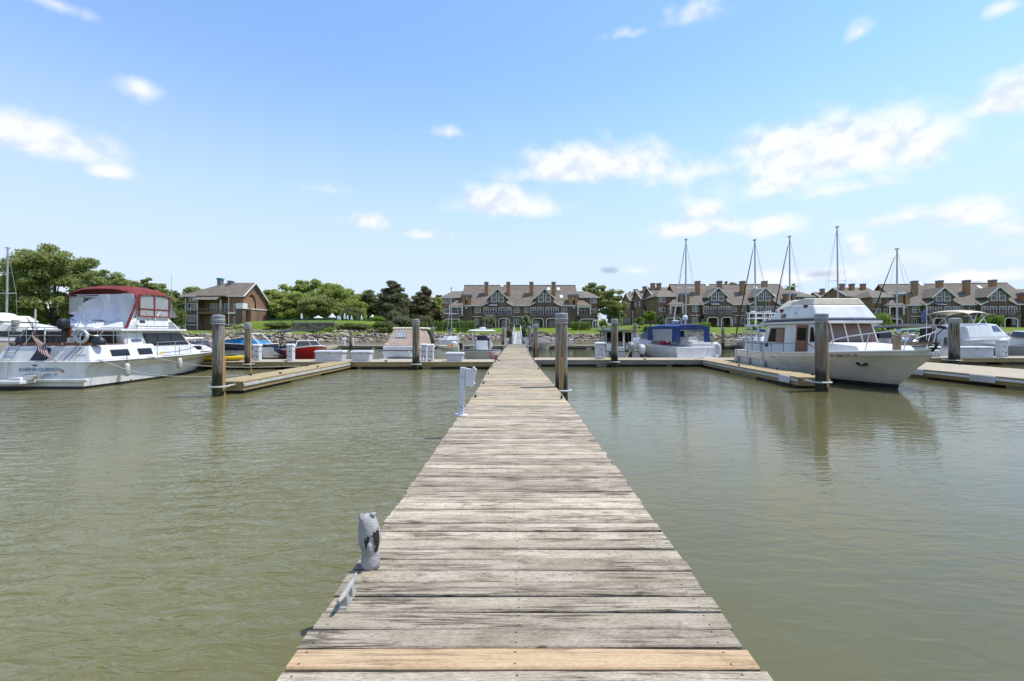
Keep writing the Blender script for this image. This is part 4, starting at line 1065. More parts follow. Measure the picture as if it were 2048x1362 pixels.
        for a in (c - 22, c + 8): window(t, WX(a, 1), WX(a + 13, 1), .15, WZ(640), 1.0, 2)
    aw = obj('awning', slab([(WX(979, -1.6), -2.9, WZ(612)), (WX(995, -1.6), -2.9, WZ(612)), (WX(995, -1.6), -1.52, WZ(609)), (WX(979, -1.6), -1.52, WZ(609))], .06), 'awning', t)
    # tall chimneys on the front slope
    for px in (972.5, 1016.5, 1063, 1107.5):
        y0 = 2.7; x = WX(px, y0); zt = PZ(563.5, D0 + y0) - GZ
        ch = obj('chimney', G().box(x - .46, x + .46, y0, y0 + 1.3, roof_z(y0) - .4, zt - .5), 'chimney', t)
        obj('chimney_cap', G().box(x - .54, x + .54, y0 - .08, y0 + 1.38, zt - .5, zt), 'chimney_cap', ch)
    for px, y0 in ((1123, 2.0), (1117, 5.0), (1097.5, 5.0), (1004, 6.4)):
        x = WX(px, y0); w = .38
        obj('skylight', slab([(x - w, y0, roof_z(y0) + .09), (x + w, y0, roof_z(y0) + .09), (x + w, y0 + 1.0, roof_z(y0 + 1.0) + .09), (x - w, y0 + 1.0, roof_z(y0 + 1.0) + .09)], .08), 'trim_white', rf)
    # end wings (drawn for the left end, mirrored for the right)
    for s in (-1, 1):
        def X(px, dy=0): return WX(px, dy) if s < 0 else -WX(px, dy) + .0
        def bx(name, a, b, y0, y1, z0, z1, m, par=t):
            a, b = sorted((a, b)); return obj(name, G().box(a, b, y0, y1, z0, z1), m, par)
        zw = WZ(594); a, b = X(885, 1), X(927, 1)
        bx('wing_wall', a, X(925.9), 1.0, 11.5, -.6, zw, 'cedar')
        zk = PZ(582.5, D0 + 6) - GZ; e = .55; xo = a + s * e; xk = X(905, 6); xi = X(927, 6)
        r1 = obj('wing_roof', slab([(xo, 1 - e, zw), (xi, 1 - e, zw), (xi, 6, zk), (xk, 6, zk)], .2), 'shingle_roof', t)
        obj('wing_roof', slab([(xo, 12, zw), (xi, 12, zw), (xi, 6, zk), (xk, 6, zk)], .2), 'shingle_roof', t)
        obj('wing_roof', slab([(xo, 1 - e, zw), (xo, 12, zw), (xk, 6, zk)], .2), 'shingle_roof', t)
        bx('fascia', xo, xi, 1 - e - .1, 1 - e - .01, zw - .2, zw + .02, 'trim_white', r1)
        for p, q_ in ((886.5, 891), (892.5, 899.5)):
            for za_, zb_ in ((606.3, 596), (626, 616.5)):
                c, d = sorted((X(p, 1), X(q_, 1))); window(t, c, d, WZ(za_), WZ(zb_), 1.0, 1)
        # porch under its own hipped roof
        y0 = -1.6; c, d = sorted((X(900, y0), X(926, y0))); zp = WZ(612.5)
        pr1 = obj('porch_roof', slab([(X(896, y0), y0 - .5, zp), (X(926, y0), y0 - .5, zp), (X(926, y0), 1.0, WZ(597)), (X(919, 1), 1.0, WZ(597))], .16), 'shingle_roof', t)
        obj('porch_roof', slab([(X(896, y0), y0 - .5, zp), (X(919, 1), 1.0, WZ(597)), (X(896, y0), 1.0, zp)], .16), 'shingle_roof', t)
        bx('porch_beam', X(898, y0), X(926, y0), y0 - .35, y0 - .05, zp - .42, zp - .1, 'trim_white')
        for p in (899.8, 924.2): bx('column', X(p, y0) - .13, X(p, y0) + .13, y0 - .33, y0 - .07, z2, zp - .42, 'trim_white')
        bx('porch_floor', X(888, y0), X(926, y0), y0 - .4, .99, z2 - .4, z2 - .001, 'cedar_dark_shaded')
        railing(t, min(X(888, y0), X(925, y0)), max(X(888, y0), X(925, y0)), y0 - .3, z2, z2 + 1.0)
        window(t, min(X(904), X(921)), max(X(904), X(921)), z2 + .1, WZ(615), .98, 3)
        c, d = sorted((X(889, y0), X(921, y0)))
        sp = arch_trim(t, c, d, 0, WZ(638), y0 - .38); sp.box(c - .4, d + .4, y0 - .36, y0 + .1, WZ(638), z2 - .41)
        sp.box(c - .45, c, y0 - .36, y0 + .1, -.6, z2 - .41); sp.box(d, d + .45, y0 - .36, y0 + .1, -.6, z2 - .41)
        obj('arcade_header', sp, 'cedar_grey', t)
        window(t, c + .8, d - .8, .1, WZ(641), .98, 3)
        # twin stacks beside the porch, on a dark chimney breast
        bx('chimney_breast', X(922), X(944), -.75, -.05, -.6, WZ(612.6), 'cedar_dark_shaded')
        for p, q_ in ((924, 931), (935, 943)):
            ch = bx('chimney', X(p), X(q_), -.6, 1.2, WZ(612.5), WZ(593.5), 'chimney')
            bx('chimney_cap', X(p - 1.2), X(q_ + 1.2), -.72, 1.3, WZ(593.4), WZ(589.5), 'chimney_cap', ch)
        obj('wall_lamp', G().lathe([(.03, .35), (.16, .28), (.2, 0), (.16, -.02)], (X(933), -.9, WZ(617)), 10), 'trim_white', t)
    return t
condo('brown shingled condominium with two gables straight behind the gangway', (PX(1040, D0), D0, GZ))
condo('brown shingled condominium with two gables behind the sailboat masts', (PX(1476, D0), D0 + .5, GZ + .3))
condo('brown shingled condominium with two gables behind the white bimini cruiser', (PX(1928, 111), 111, 3.0), R(-8))

def townhouse(label, px0, px1, D, eave, ridge, ground_py=652, chim=(.3,), depth=11, dormer=False, front=False):
    x0, x1 = PX(px0, D), PX(px1, D); zg = PZ(ground_py, D); cx = (x0 + x1) / 2; a, b = x0 - cx, x1 - cx
    ze = PZ(eave, D) - zg; yr = depth / 2; zr = PZ(ridge, D + yr) - zg
    t = thing('townhouse', label, 'building', (cx, D, zg), 0)
    obj('wall', G().box(a, b, 0, depth, -1, ze), 'cedar', t)
    for x, s in ((a, 1), (b, -1)):
        p, q_ = sorted((x, x + s * .25)); obj('gable_wall', G().prism([(p, 0, ze), (p, yr, zr - .3), (p, depth, ze)], (q_ - p, 0, 0)), 'cedar', t)
    r = obj('roof', slab([(a - .4, -.6, ze - .1), (b + .4, -.6, ze - .1), (b + .4, yr, zr), (a - .4, yr, zr)], .2), 'shingle_roof', t)
    obj('roof', slab([(a - .4, depth + .6, ze - .1), (b + .4, depth + .6, ze - .1), (b + .4, yr, zr - .003), (a - .4, yr, zr - .003)], .2), 'shingle_roof', t)
    obj('fascia', G().box(a - .4, b + .4, -.72, -.61, ze - .35, ze - .1), 'trim_white', r)
    g = G(); rot_box(g, (a - .45, -.6, ze - .15), (a - .45, yr, zr - .08), .1, .25); obj('rake_trim', g, 'trim_white', r)
    for f in chim:
        x = a + (b - a) * f; zt = zr + 1.0
        c = obj('chimney', G().box(x - .5, x + .5, yr - 2.0, yr - .8, ze, zt - .45), 'chimney', t)
        obj('chimney_cap', G().box(x - .58, x + .58, yr - 2.08, yr - .72, zt - .45, zt), 'chimney_cap', c)
    n = max(2, int((b - a) / 2.4))
    for i in range(n):
        x = a + (i + .5) * (b - a) / n
        window(t, x - .55, x + .55, ze - 2.0, ze - .6, 0, 2)
        if ze > 5: window(t, x - .55, x + .55, ze - 5.0, ze - 3.2, 0, 2)
    zb = ze - 3.0
    if ze > 5:
        obj('balcony_floor', G().box(a, b, -1.6, -.01, zb - .3, zb), 'cedar_dark_shaded', t); railing(t, a, b, -1.55, zb, zb + 1)
        for x in (a + .15, (a + b) / 2, b - .15): obj('column', G().box(x - .12, x + .12, -1.6, -1.36, -1, zb - .3), 'trim_white', t)
    # gable-side windows, seen obliquely
    for yy in (2.0, 6.5):
        for zz in (1.0, ze - 2.1): window(t, yy, yy + 1.3, zz, zz + 1.4, a if cx > 0 else b, 2, axis='y', out=.06 if cx > 0 else -.06)
    return t
townhouse('stepped townhouse farthest back in the receding row', 1262, 1300, 141, 600, 585.5, 651, (.42,))
townhouse('stepped townhouse with two gables, middle of receding row', 1284, 1322, 131, 597, 580.5, 651, (.35, .8))
townhouse('stepped townhouse adjoining the second condominium wing', 1308, 1350, 124, 592, 574.5, 652, (.15, .45))
townhouse('lower townhouse behind the trawler canopy', 1650, 1706, 150, 600, 584, 650, (.2, .75))
townhouse('taller townhouse behind the trawler bimini', 1694, 1760, 134, 591, 575, 650, (.15, .45, .8))
townhouse('small tan house half hidden by the towering oak', 100, 166, 122, 626, 607, 652, (.5,))

# the clubhouse on the left
def clubhouse():
    D = 112.0; zg = PZ(660, D); x0, x1 = PX(371, D), PX(487, D); cx = (x0 + x1) / 2
    t = thing('clubhouse', 'big shingled clubhouse with arched gable opening left of the pool', 'building', (cx, D, zg))
    def X(px): return PX(px, D) - cx
    def Z(py): return PZ(py, D) - zg
    a, b = x0 - cx, x1 - cx; ze = Z(591); dp = 11.5; yr = 4.3; zr = PZ(565.5, D + yr) - zg; zb = PZ(611, D + dp) - zg
    obj('wall', G().box(a, X(396), 0, dp, 1.6, ze), 'cedar_dark_shaded', t)
    obj('wall', G().box(X(396), X(458), 2.0, dp, -.5, ze - .1), 'cedar', t)
    obj('wall', G().box(X(458), b - .3, 0, dp, -.5, ze), 'cedar', t)
    obj('foundation', G().box(a, X(396), .05, dp, -.8, 1.6), 'stone_wall', t)
    # right-hand gable wall with its tall arched opening (reveal and dark porch behind)
    ya0, ya1 = 1.6, 5.4; zs, zt = Z(618), PZ(589, D + 3.5) - zg; n = 8
    arch = [(ya0, zs), (ya0, zs + 1.2)] + [((ya0 + ya1) / 2 - (ya1 - ya0) / 2 * math.cos(math.pi * i / n), zs + 1.2 + (zt - zs - 1.2) * math.sin(math.pi * i / n)) for i in range(1, n)] + [(ya1, zs + 1.2), (ya1, zs)]
    prof = lambda y: (ze + (zr - .3 - ze) * y / yr) if y < yr else (zr - .3 + (zb - zr + .3) * (y - yr) / (dp - yr))
    outer = [(0, -.5), (dp, -.5), (dp, prof(dp)), (yr, prof(yr)), (0, ze)]
    xw = b
    gq = G()
    def strip(y0, y1, z0a, z0b, z1a, z1b): gq.prism([(xw - .3, y0, z0a), (xw - .3, y1, z0b), (xw - .3, y1, z1b), (xw - .3, y0, z1a)], (.3, 0, 0))
    strip(0, ya0, -.5, -.5, prof(0), prof(ya0)); strip(ya1, dp, -.5, -.5, prof(ya1), prof(dp)); strip(ya0, ya1, -.5, -.5, zs, zs)
    ap = arch[1:-1]
    for p, q_ in zip(ap, ap[1:]):
        if abs(q_[0] - p[0]) > 1e-4: strip(p[0], q_[0], p[1], q_[1], prof(p[0]), prof(q_[0]))
    obj('gable_wall', gq, 'cedar', t)
    rv = G(); rings = [[(xw + .01, p[0], p[1]), (xw - 1.6, p[0], p[1])] for p in arch]; rv.loft(rings, False, False); obj('arch_reveal', rv, 'cedar', t)
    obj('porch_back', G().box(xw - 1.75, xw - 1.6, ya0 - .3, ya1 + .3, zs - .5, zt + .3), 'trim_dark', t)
    # roofs
    hx = X(431)
    r = obj('roof', slab([(X(363), -.8, ze - .1), (b + .6, -.8, ze - .1), (b + .6, yr, zr), (hx, yr, zr)], .22), 'shingle_roof', t)
    obj('roof', slab([(X(363), dp + .8, zb - .6), (b + .6, dp + .8, zb - .6), (b + .6, yr, zr - .003), (hx, yr, zr - .003)], .22), 'shingle_roof', t)
    obj('roof', slab([(X(363), -.8, ze - .1), (X(363), dp + .8, zb - .5), (hx, yr, zr)], .22), 'shingle_roof', t)
    obj('roof', slab([(X(395), -1.6, Z(598.5)), (X(442), -1.6, Z(598.5)), (X(452), 1.6, ze + 1.2), (X(402), 1.6, ze + 1.2)], .2), 'shingle_roof', t)
    g = G(); rot_box(g, (b + .62, -.8, ze - .2), (b + .62, yr, zr - .1), .12, .3); rot_box(g, (b + .62, yr, zr - .1), (b + .62, dp + .8, zb - .7), .12, .3); obj('rake_trim', g, 'trim_white', r)
    obj('fascia', G().box(X(457), b + .6, -.95, -.82, ze - .35, ze - .1), 'trim_white', r)
    obj('fascia', G().box(X(395), X(442), -1.75, -1.62, Z(600), Z(598.3)), 'trim_white', r)
    obj('fascia', G().box(X(363), X(395), -.95, -.82, ze - .35, ze - .1), 'trim_white', r)
    # left bay windows
    for (p, q_, u, v, c) in ((378, 393, 602.5, 594.5, 2), (375.5, 394.5, 620, 606.5, 3), (375.5, 394.5, 643.5, 630, 3)): window(t, X(p), X(q_), Z(u), Z(v), 0, c, 1)
    obj('band', G().box(a, X(396), -.1, -.01, Z(650.5), Z(648.8)), 'trim_white', t)
    for px in (371.5, 395.5, 441, 458): obj('corner_board', G().box(X(px) - .09, X(px) + .09, -.13, -.02 if px < 440 else .4, -.4, Z(598.6) if px in (395.5, 441) else ze - .36), 'trim_white', t)
    # recessed balconies
    for zf in (Z(625),):
        obj('balcony_floor', G().box(X(396.5), X(457.5), -.2, 1.99, zf - .3, zf), 'teak_raw', t)
        railing(t, X(396.5), X(457.5), -.15, zf, zf + 1.0, 'teak_raw')
    for (p, q_, u, v) in ((410, 424, 623.5, 606), (427, 434, 623.5, 606), (438, 451, 623.5, 606), (409.5, 422.5, 647, 632), (447, 456, 645, 632)): window(t, X(p), X(q_), Z(u), Z(v), 2.0, 2)
    for (p, q_, u, v) in ((467.5, 476.5, 623, 608), (467.5, 476.5, 647, 633)): window(t, X(p), X(q_), Z(u), Z(v), 0, 2)
    obj('balcony', G().box(X(460.5), X(478.5), -1.0, -.01, Z(628), Z(624.5)), 'trim_white', t)
    obj('band', G().box(X(454), X(479), -.7, -.01, Z(650), Z(648.5)), 'trim_white', t)
    # terrace in front of the arch, with its pier and white block
    tx = PX(539, D + 9) - cx; zt2 = Z(618.5)
    te = obj('terrace', G().box(b + .01, tx, .6, 9.0, -.8, zt2), 'brick_stone', t)
    obj('coping', G().box(b + .01, tx + .15, .45, 9.1, zt2 + .002, zt2 + .22), 'trim_white', te)
    obj('pier', G().box(X(479), X(492), -1.5, -.02, -.5, Z(618)), 'cedar_dark_shaded', t)
    obj('pier_block', G().box(X(480), X(493.5), -1.6, .3, Z(617.9), Z(607)), 'trim_white', t)
    for (p, q_) in ((418, 425), (440, 446)):
        zt_ = PZ(557 if p < 430 else 562, D + yr) - zg
        c = obj('chimney', G().box(X(p) - .2, X(q_) - .2, yr - 1, yr + .3, zr - 1.6, zt_ - .35), 'chimney_cap', t)
        obj('chimney_cap', G().box(X(p) - .32, X(q_) - .08, yr - 1.1, yr + .4, zt_ - .35, zt_), 'awning_green' if p < 430 else 'chimney_cap', c)
clubhouse()

# pool terrace: retaining wall, fence, parasols
def ret_wall():
    D = 92.5; x0, x1 = PX(585, D), PX(668, D); zt = PZ(645.5, D); zb = land_z((x0 + x1) / 2, D - .5) - .4
    t = thing('retaining_wall', 'brown stone retaining wall below the pool fence', 'wall', ((x0 + x1) / 2, D, zb)); q = random.Random(4)
    h = zt - zb; L = x1 - x0; rows = 5; rh = h / rows; ms = []
    for k in range(3): ms.append('rock_a rock_b stone_wall'.split()[k])
    obj('core', G().box(-L/2, L/2, .3, 2.0, 0, h - .1), 'stone_wall', t)
    for r in range(rows):
        x = -L/2 - q.uniform(0, .3)
        while x < L/2 - .15:
            w = min(q.uniform(.45, .95), L/2 - x)
            obj('stone', G().box(x + .02, x + w - .02, q.uniform(-.06, .06), .295, r * rh + .02, (r + 1) * rh - .02), q.choice(ms), t, bevel=.04, seg=1); x += w
    obj('coping', G().box(-L/2 - .1, L/2 + .1, -.12, 2.1, h - .08, h + .08), 'concrete', t)
ret_wall()
def fence(label, px0, px1, D, top, h=1.25, dark=False, cx=None):
    x0, x1 = PX(px0, D), PX(px1, D); xm = (x0 + x1) / 2; zg = PZ(top, D) - h
    t = thing('pool_fence', label, 'fence', (xm, D, zg)); n = max(2, int((x1 - x0) / 2.4))
    for i in range(n + 1): x = x0 - xm + (x1 - x0) * i / n; obj('post', G().box(x - .05, x + .05, -.05, .05, -1.2, h + .05), 'fence_green', t)
    for z in (.12, h - .1): obj('rail', G().box(x0 - xm, x1 - xm, -.03, .03, z - .03, z + .03), 'fence_green', t)
    g = G(); k = int((x1 - x0) / .16)
    for i in range(k): x = x0 - xm + (i + .5) * (x1 - x0) / k; g.box(x - .012, x + .012, -.012, .012, .12, h - .1)
    o = obj('balusters', g, 'fence_green', t); o['kind'] = 'stuff'
fence('green metal pool fence left of the retaining wall', 540, 584, 95.5, 638)
fence('green metal pool fence on top of the retaining wall', 585, 668, 93.3, 636.5)
fence('green metal pool fence right of the retaining wall', 669, 742, 97, 637.5)
def parasol(label, px, D, top, bot, kind, w=None, group=None):
    x = PX(px, D); zt = PZ(top, D); zb = PZ(bot, D); zg = land_z(x, D); t = thing('parasol', label, 'parasol', (x, D, zg), 0, group)
    obj('pole', G().tube([(0, 0, -.3), (0, 0, zt - zg - .05)], .035, 6), 'white_paint', t)
    a, b = zb - zg, zt - zg
    if kind == 'closed': g = G().lathe([(.05, a), (.26, a + .12), (.22, a + (b - a) * .5), (.10, b - .15), (.02, b)], n=10)
    else:
        r = w / 2 / F * D; g = G().lathe([(.03, b), (r * .5, a + (b - a) * .42), (r, a), (r * .98, a - .12), (r * .5, a + (b - a) * .42 - .06), (.03, b - .06)], n=8)
    obj('canopy', g, 'canvas_white', t, smooth=30)
for px, tp, bt, lb_ in ((603, 626, 638, 'closed white parasol standing alone left of the flat open parasol'), (676, 631, 641, 'closed white parasol, one of a close pair right of peaked parasol'), (679.5, 631.5, 641, 'closed white parasol, one of a close pair right of peaked parasol'),
        (689, 626, 639, 'tallest closed white parasol before the clipped dome shrub'), (695, 630, 640, 'short closed parasol just right of the tallest closed one'), (703, 631, 641, 'short closed parasol below the middle of dome shrub'), (723, 630, 641, 'closed white parasol by the bright round shrub')):
    parasol(lb_, px, 100, tp, bt, 'closed', group='closed parasols at the pool')
parasol('open flat white parasol above the pool fence', 636.5, 100, 631, 635.5, 'open', 20)
parasol('open peaked white parasol above the retaining wall', 664.5, 100, 626, 634.5, 'open', 16)
parasol('open white parasol among shrubs right of the pool', 745, 104, 629, 634, 'open', 12)
# white arbour on the lawn
ar = thing('garden_arch', 'white garden arch beside the lime green shrub', 'arch', (PX(1192, 106), 106, land_z(PX(1192, 106), 106)))
for dy in (0, .6):
    pts = [(-.75, dy, -.2), (-.75, dy, 1.5)] + [(-.75 * math.cos(math.pi * i / 8), dy, 1.5 + .75 * math.sin(math.pi * i / 8)) for i in range(1, 8)] + [(.75, dy, 1.5), (.75, dy, -.2)]
    obj('hoop', G().tube(pts, .07, 6), 'trim_white', ar, smooth=40)
for z in (.4, .8, 1.2): 
    for x in (-.75, .75): obj('slat', G().box(x - .03, x + .03, 0, .6, z, z + .05), 'trim_white', ar)
# ---------------------------------------------------------------- boats
def lerp(a, b, t): return a + (b - a) * t
def breadth(t, tr=.92, p=2.3, q=.72, m=.42):
    if t < m: return tr + (1 - tr) * math.sin(t / m * math.pi / 2)
    return max(1 - ((t - m) / (1 - m)) ** p, 0) ** q
def hull(par, L, B, sheer, top='gelcoat', bot='bottom_black', tr=.92, rake=1.3, mid=(.93, .80), mz=.6, wl=(.86, .45), zw=.07, boot=None, n=26, p=2.3, q=.72, rail='rail_dark', stripe=None, deck='deck_white', deck_drop=.03, deck_from=0.0, name='hull', draft=.55):
    # local frame: y from the transom (0) to the stem (L), x to starboard, z above the waterline
    ts = [i / n for i in range(n + 1)]; ts[-1] = .9985
    b = lambda t: B / 2 * breadth(t, tr, p, q) + (.012 if t < .99 else -B / 2 * breadth(t, tr, p, q))
    lv = [(lambda t: 1.0, lambda t: sheer(t), 0.0),
          (lambda t: lerp(mid[0] + (1 - mid[0]) * .5, lerp(mid[0], mid[1], t ** 2) * .5 + .5, t), lambda t: lerp(sheer(t), sheer(t) * mz, .55), rake * .2),
          (lambda t: lerp(mid[0], mid[1], t ** 2), lambda t: sheer(t) * mz, rake * .42),
          (lambda t: lerp(lerp(mid[0], wl[0], .55), lerp(mid[1], wl[1], .5), t ** 2), lambda t: sheer(t) * mz * .5, rake * .68),
          (lambda t: lerp(wl[0], wl[1], t ** 2), lambda t: zw, rake * .92),
          (lambda t: lerp(wl[0] * .93, wl[1] * .6, t ** 2), lambda t: -.22, rake * 1.0),
          (lambda t: .015, lambda t: -draft, rake * 1.15)]
    def pt(k, t, s): f, z, dy = lv[k]; return Vector((s * b(t) * f(t), t * (L - dy), z(t)))
    def side(ks, nm, m):
        g = G()
        for s in (-1, 1):
            rings = [[pt(k, t, s) for k in (ks if s > 0 else ks[::-1])] for t in ts]; g.loft(rings, False, False)
        for i, k in enumerate(ks[:-1]):
            a = [pt(k, 0, -1), pt(k, 0, 1), pt(ks[i+1], 0, 1), pt(ks[i+1], 0, -1)]; g.poly(a[::-1])
        return obj(nm, g, m, par, smooth=38)
    h = side([0, 1, 2, 3, 4], name, top); side([4, 5, 6], 'bottom', bot)
    if deck:
        g = G(); dts = [t for t in ts if t >= deck_from]
        g.loft([[pt(0, t, -1) * 1 + Vector((.0, 0, -deck_drop)), Vector((0, t * L, sheer(t) - deck_drop + .05 * breadth(t))), pt(0, t, 1) + Vector((0, 0, -deck_drop))] for t in dts], False, False)
        obj('deck', g, deck, par, smooth=60)
    if rail:
        pts = [pt(0, t, -1) for t in ts][::-1] + [pt(0, t, 1) for t in ts]
        obj('rub_rail', G().tube(pts, .032, 6), rail, par, smooth=60)
        obj('rub_rail', G().tube([pt(0, 0, -1), pt(0, 0, 1)], .032, 6), rail, par, smooth=60)
    if stripe:
        g = G()
        for s in (-1, 1): g.loft([[pt(0, t, s) * 1.0 + Vector((s * .004, .002, -.09)), pt(0, t, s) + Vector((s * .004, .002, -.05))] for t in ts], False, False)
        obj('stripe', g, stripe, par)
    return b, pt
def house(g, prof, w0, w1, inset_top=.0):
    # extrude a side profile [(y, z)] across x; half-width goes from w0 at the bottom z to w1 at the top
    zs = [p[1] for p in prof]; z0, z1 = min(zs), max(zs)
    hw = lambda z: lerp(w0, w1, (z - z0) / (z1 - z0)); k = len(prof)
    g.add([(-hw(z), y, z) for y, z in prof] + [(hw(z), y, z) for y, z in prof], [tuple(range(k)), tuple(range(2*k - 1, k - 1, -1))] + [(i, k + i, k + (i+1) % k, (i+1) % k) for i in range(k)])
    return g
def panel(g, prof, hw, s, off=.012):    # a flat shape laid on a cabin side; hw(z) is the half-width there
    n = len(prof); a = [(s * (hw(z) + off), y, z) for y, z in prof]; b = [(s * (hw(z) - .01), y, z) for y, z in prof]
    if s < 0: a, b = a[::-1], b[::-1]
    return g.add(a + b, [tuple(range(n))] + [(i, n + i, n + (i+1) % n, (i+1) % n) for i in range(n)])
def rail(par, pts, h, step=.9, r=.014, m='steel', name='railing', mid=False):
    g = G(); P_ = [Vector(p) for p in pts]; top = [p + Vector((0, 0, h)) for p in P_]
    g.tube(top, r, 6)
    if mid: g.tube([p + Vector((0, 0, h * .55)) for p in P_], r * .8, 6)
    ln = sum((b - a).length for a, b in zip(P_, P_[1:])); n = max(1, round(ln / step)); acc = 0; k = 0
    for i in range(n + 1):
        d = ln * i / n; a = 0
        for u, v in zip(P_, P_[1:]):
            sl = (v - u).length
            if a + sl >= d - 1e-6: p = u.lerp(v, (d - a) / sl); break
            a += sl
        g.tube([p, p + Vector((0, 0, h))], r * .9, 6)
    return obj(name, g, m, par, smooth=60)
def outboard(par, x, y, z, m='black', k=1.0, rz=0):
    o = bpy.data.objects.new('outboard', None); C.objects.link(o); o.parent = par; o.location = (x, y, z); o.rotation_euler = (0, 0, rz)
    g = G(); g.loft([[(k*sx*w, k*(yy + sy*d), k*zz) for sx, sy in ((-1,-.7),(-.7,-1),(.7,-1),(1,-.7),(1,.7),(.7,1),(-.7,1),(-1,.7))] for zz, w, d, yy in ((.0,.13,.2,-.15),(.12,.18,.27,-.17),(.4,.185,.28,-.18),(.55,.16,.24,-.16),(.62,.08,.14,-.14))])
    obj('cowl', g, m, o, smooth=50)
    g = G().box(-.06*k, .06*k, -.26*k, -.02*k, -.75*k, 0); g.box(-.1*k, .1*k, -.05*k, .06*k, -.25*k, .1*k); obj('leg', g, 'black', o, bevel=.015)
    return o
def fender(par, p, h=.5, r=.11, m='fender'):
    f = obj('fender', G().lathe([(.02, 0), (r*.7, .03), (r, .1), (r, h - .1), (r*.7, h - .03), (.02, h)], p, 10), m, par, smooth=60)
    obj('lanyard', G().tube([Vector(p) + Vector((0, 0, h)), Vector(p) + Vector((0, 0, h + .45))], .012, 5), 'black', f)
def bimini(par, x0, x1, y0, y1, z, crown=.16, m='canvas_white', drop=.12, name='canopy', aft=0.0, n=8):
    def f(u, v):
        x = lerp(x0, x1, u); y = lerp(y0, y1, v)
        e = 1 - (2*u - 1) ** 4; e2 = 1 - (2*v - 1) ** 6
        return Vector((x, y, z - drop + drop * min(e, 1) * 1.0 + crown * math.sin(math.pi * v) * .5 + crown * (1 - (2*u-1)**2) * .5 - (1 - e2) * drop * .4 + aft * v))
    return obj(name, G().sheet(f, n, n, .03), m, par, smooth=60)
def strut(par, segs, r=.014, m='steel', name='frame'):
    for s in segs: o = obj(name, G().tube(s, r, 6), m, par, smooth=60)
    return o

# ===== the white aft-cabin cruiser on the left
kq = thing('cruiser', 'white aft cabin cruiser with maroon flybridge canopy, stern facing out', 'boat', (-16.65, 15.85, 0))
sh = lambda t: .93 + .02 * t + .20 * max(0, t - .35) ** 1.6
b, pt = hull(kq, 8.95, 3.56, sh, 'gelcoat', 'bottom_black', tr=.985, rake=1.5, mid=(.885, .58), mz=.66, wl=(.865, .5), zw=.09, rail='gelcoat', deck='deck_white', q=.66)
obj('rub_insert', G().tube([pt(0, i/26 if i < 26 else .9985, 1) + Vector((.03, 0, -.02)) for i in range(27)], .018, 5), 'rail_dark', kq, smooth=60)
# aft cabin trunk
hw = lambda z: lerp(1.72, 1.50, (z - .93) / .58)
obj('aft_trunk', house(G(), [(.05, .93), (3.35, .93), (3.05, 1.50), (.26, 1.50)], 1.72, 1.50), 'gelcoat', kq, bevel=.07, seg=3)
obj('aft_deck', G().box(-1.36, 1.36, .40, 2.1, 1.512, 1.535), 'teak_raw', kq)
obj('toe_board', G().box(-1.40, 1.40, .30, .36, 1.50, 1.60), 'teak', kq)
for y0, y1 in ((.95, 1.75), (2.15, 2.85)):
    for s in (-1, 1):
        w = obj('port_window', panel(G(), [(y0, 1.08), (y1, 1.08), (y1, 1.33), (y0, 1.33)], hw, s, .02), 'black', kq, bevel=.03)
        obj('pane', panel(G(), [(y0 + .05, 1.12), (y1 - .05, 1.12), (y1 - .05, 1.29), (y0 + .05, 1.29)], hw, s, .03), 'glass_dark', w)
# the dark hatch in the sloping aft face, and the ridge beside it
g = G(); f = lambda x, z: (x, .05 + .21 * (z - .93) / .57 - .018, z); hat = [f(-.42, .99), f(.06, .99), f(.17, 1.04), f(.17, 1.40), f(.05, 1.44), f(-.20, 1.44), f(-.30, 1.36)]
hb = obj('aft_window', G().prism(hat, (0, .03, 0)), 'black', kq)
obj('pane', G().prism([Vector(p) * .94 + Vector((-.006, -.012, .07)) for p in hat], (0, .01, 0)), 'glass_dark', hb)
g = G(); g.loft([[f(.62, .95), f(.80, .95), f(.80, .95)], [f(1.05, 1.46), f(1.28, 1.46), f(1.28, 1.46)]], True, False); 
for i in range(3): rot_box(g, f(.66 + .2 * i, .96), f(1.0 + .17 * i, 1.47), .05, .05)
obj('moulding', g, 'gelcoat', kq)
# saloon house and flybridge
hw2 = lambda z: lerp(1.48, 1.32, (z - 1.0) / 1.0)
obj('saloon', house(G(), [(1.95, .96), (6.0, .96), (5.25, 1.52), (4.85, 2.0), (1.75, 2.0)], 1.48, 1.30), 'gelcoat', kq, bevel=.04)
for s in (-1, 1):
    w = obj('side_window', panel(G(), [(2.85, 1.42), (5.20, 1.42), (4.80, 1.93), (2.72, 1.93)], hw2, s, .015), 'black', kq)
    for a, c in ((2.82, 3.38), (3.44, 4.10), (4.16, 5.08)):
        obj('pane', panel(G(), [(a + .05, 1.46), (c, 1.46), (c - (.28 if c > 5 else 0), 1.89), (a, 1.89)], hw2, s, .022), 'glass_dark', w)
g = G()
for i in range(3):
    a = -1.2 + i * .82; g.prism([(a, 5.18, 1.58), (a + .74, 5.18, 1.58), (a + .72, 4.90, 1.95), (a + .02, 4.90, 1.95)], (0, .035, .02))
obj('windshield', g, 'glass_dark', kq)
obj('nameplate', panel(G(), [(2.15, 1.62), (2.60, 1.62), (2.60, 1.71), (2.15, 1.71)], hw2, 1, .02), 'cloth_blue', kq)
obj('flybridge_deck', G().box(-1.5, 1.5, 1.55, 5.0, 2.0, 2.10), 'gelcoat', kq, bevel=.04, seg=3)
obj('flybridge', house(G(), [(1.75, 2.10), (4.72, 2.10), (4.10, 2.62), (2.55, 2.62)], 1.42, 1.30), 'gelcoat', kq, bevel=.05)
hw3 = lambda z: lerp(1.42, 1.30, (z - 2.1) / .52)
obj('vent', panel(G(), [(2.55, 2.36), (2.80, 2.36), (2.80, 2.45), (2.55, 2.45)], hw3, 1, .02), 'black', kq)
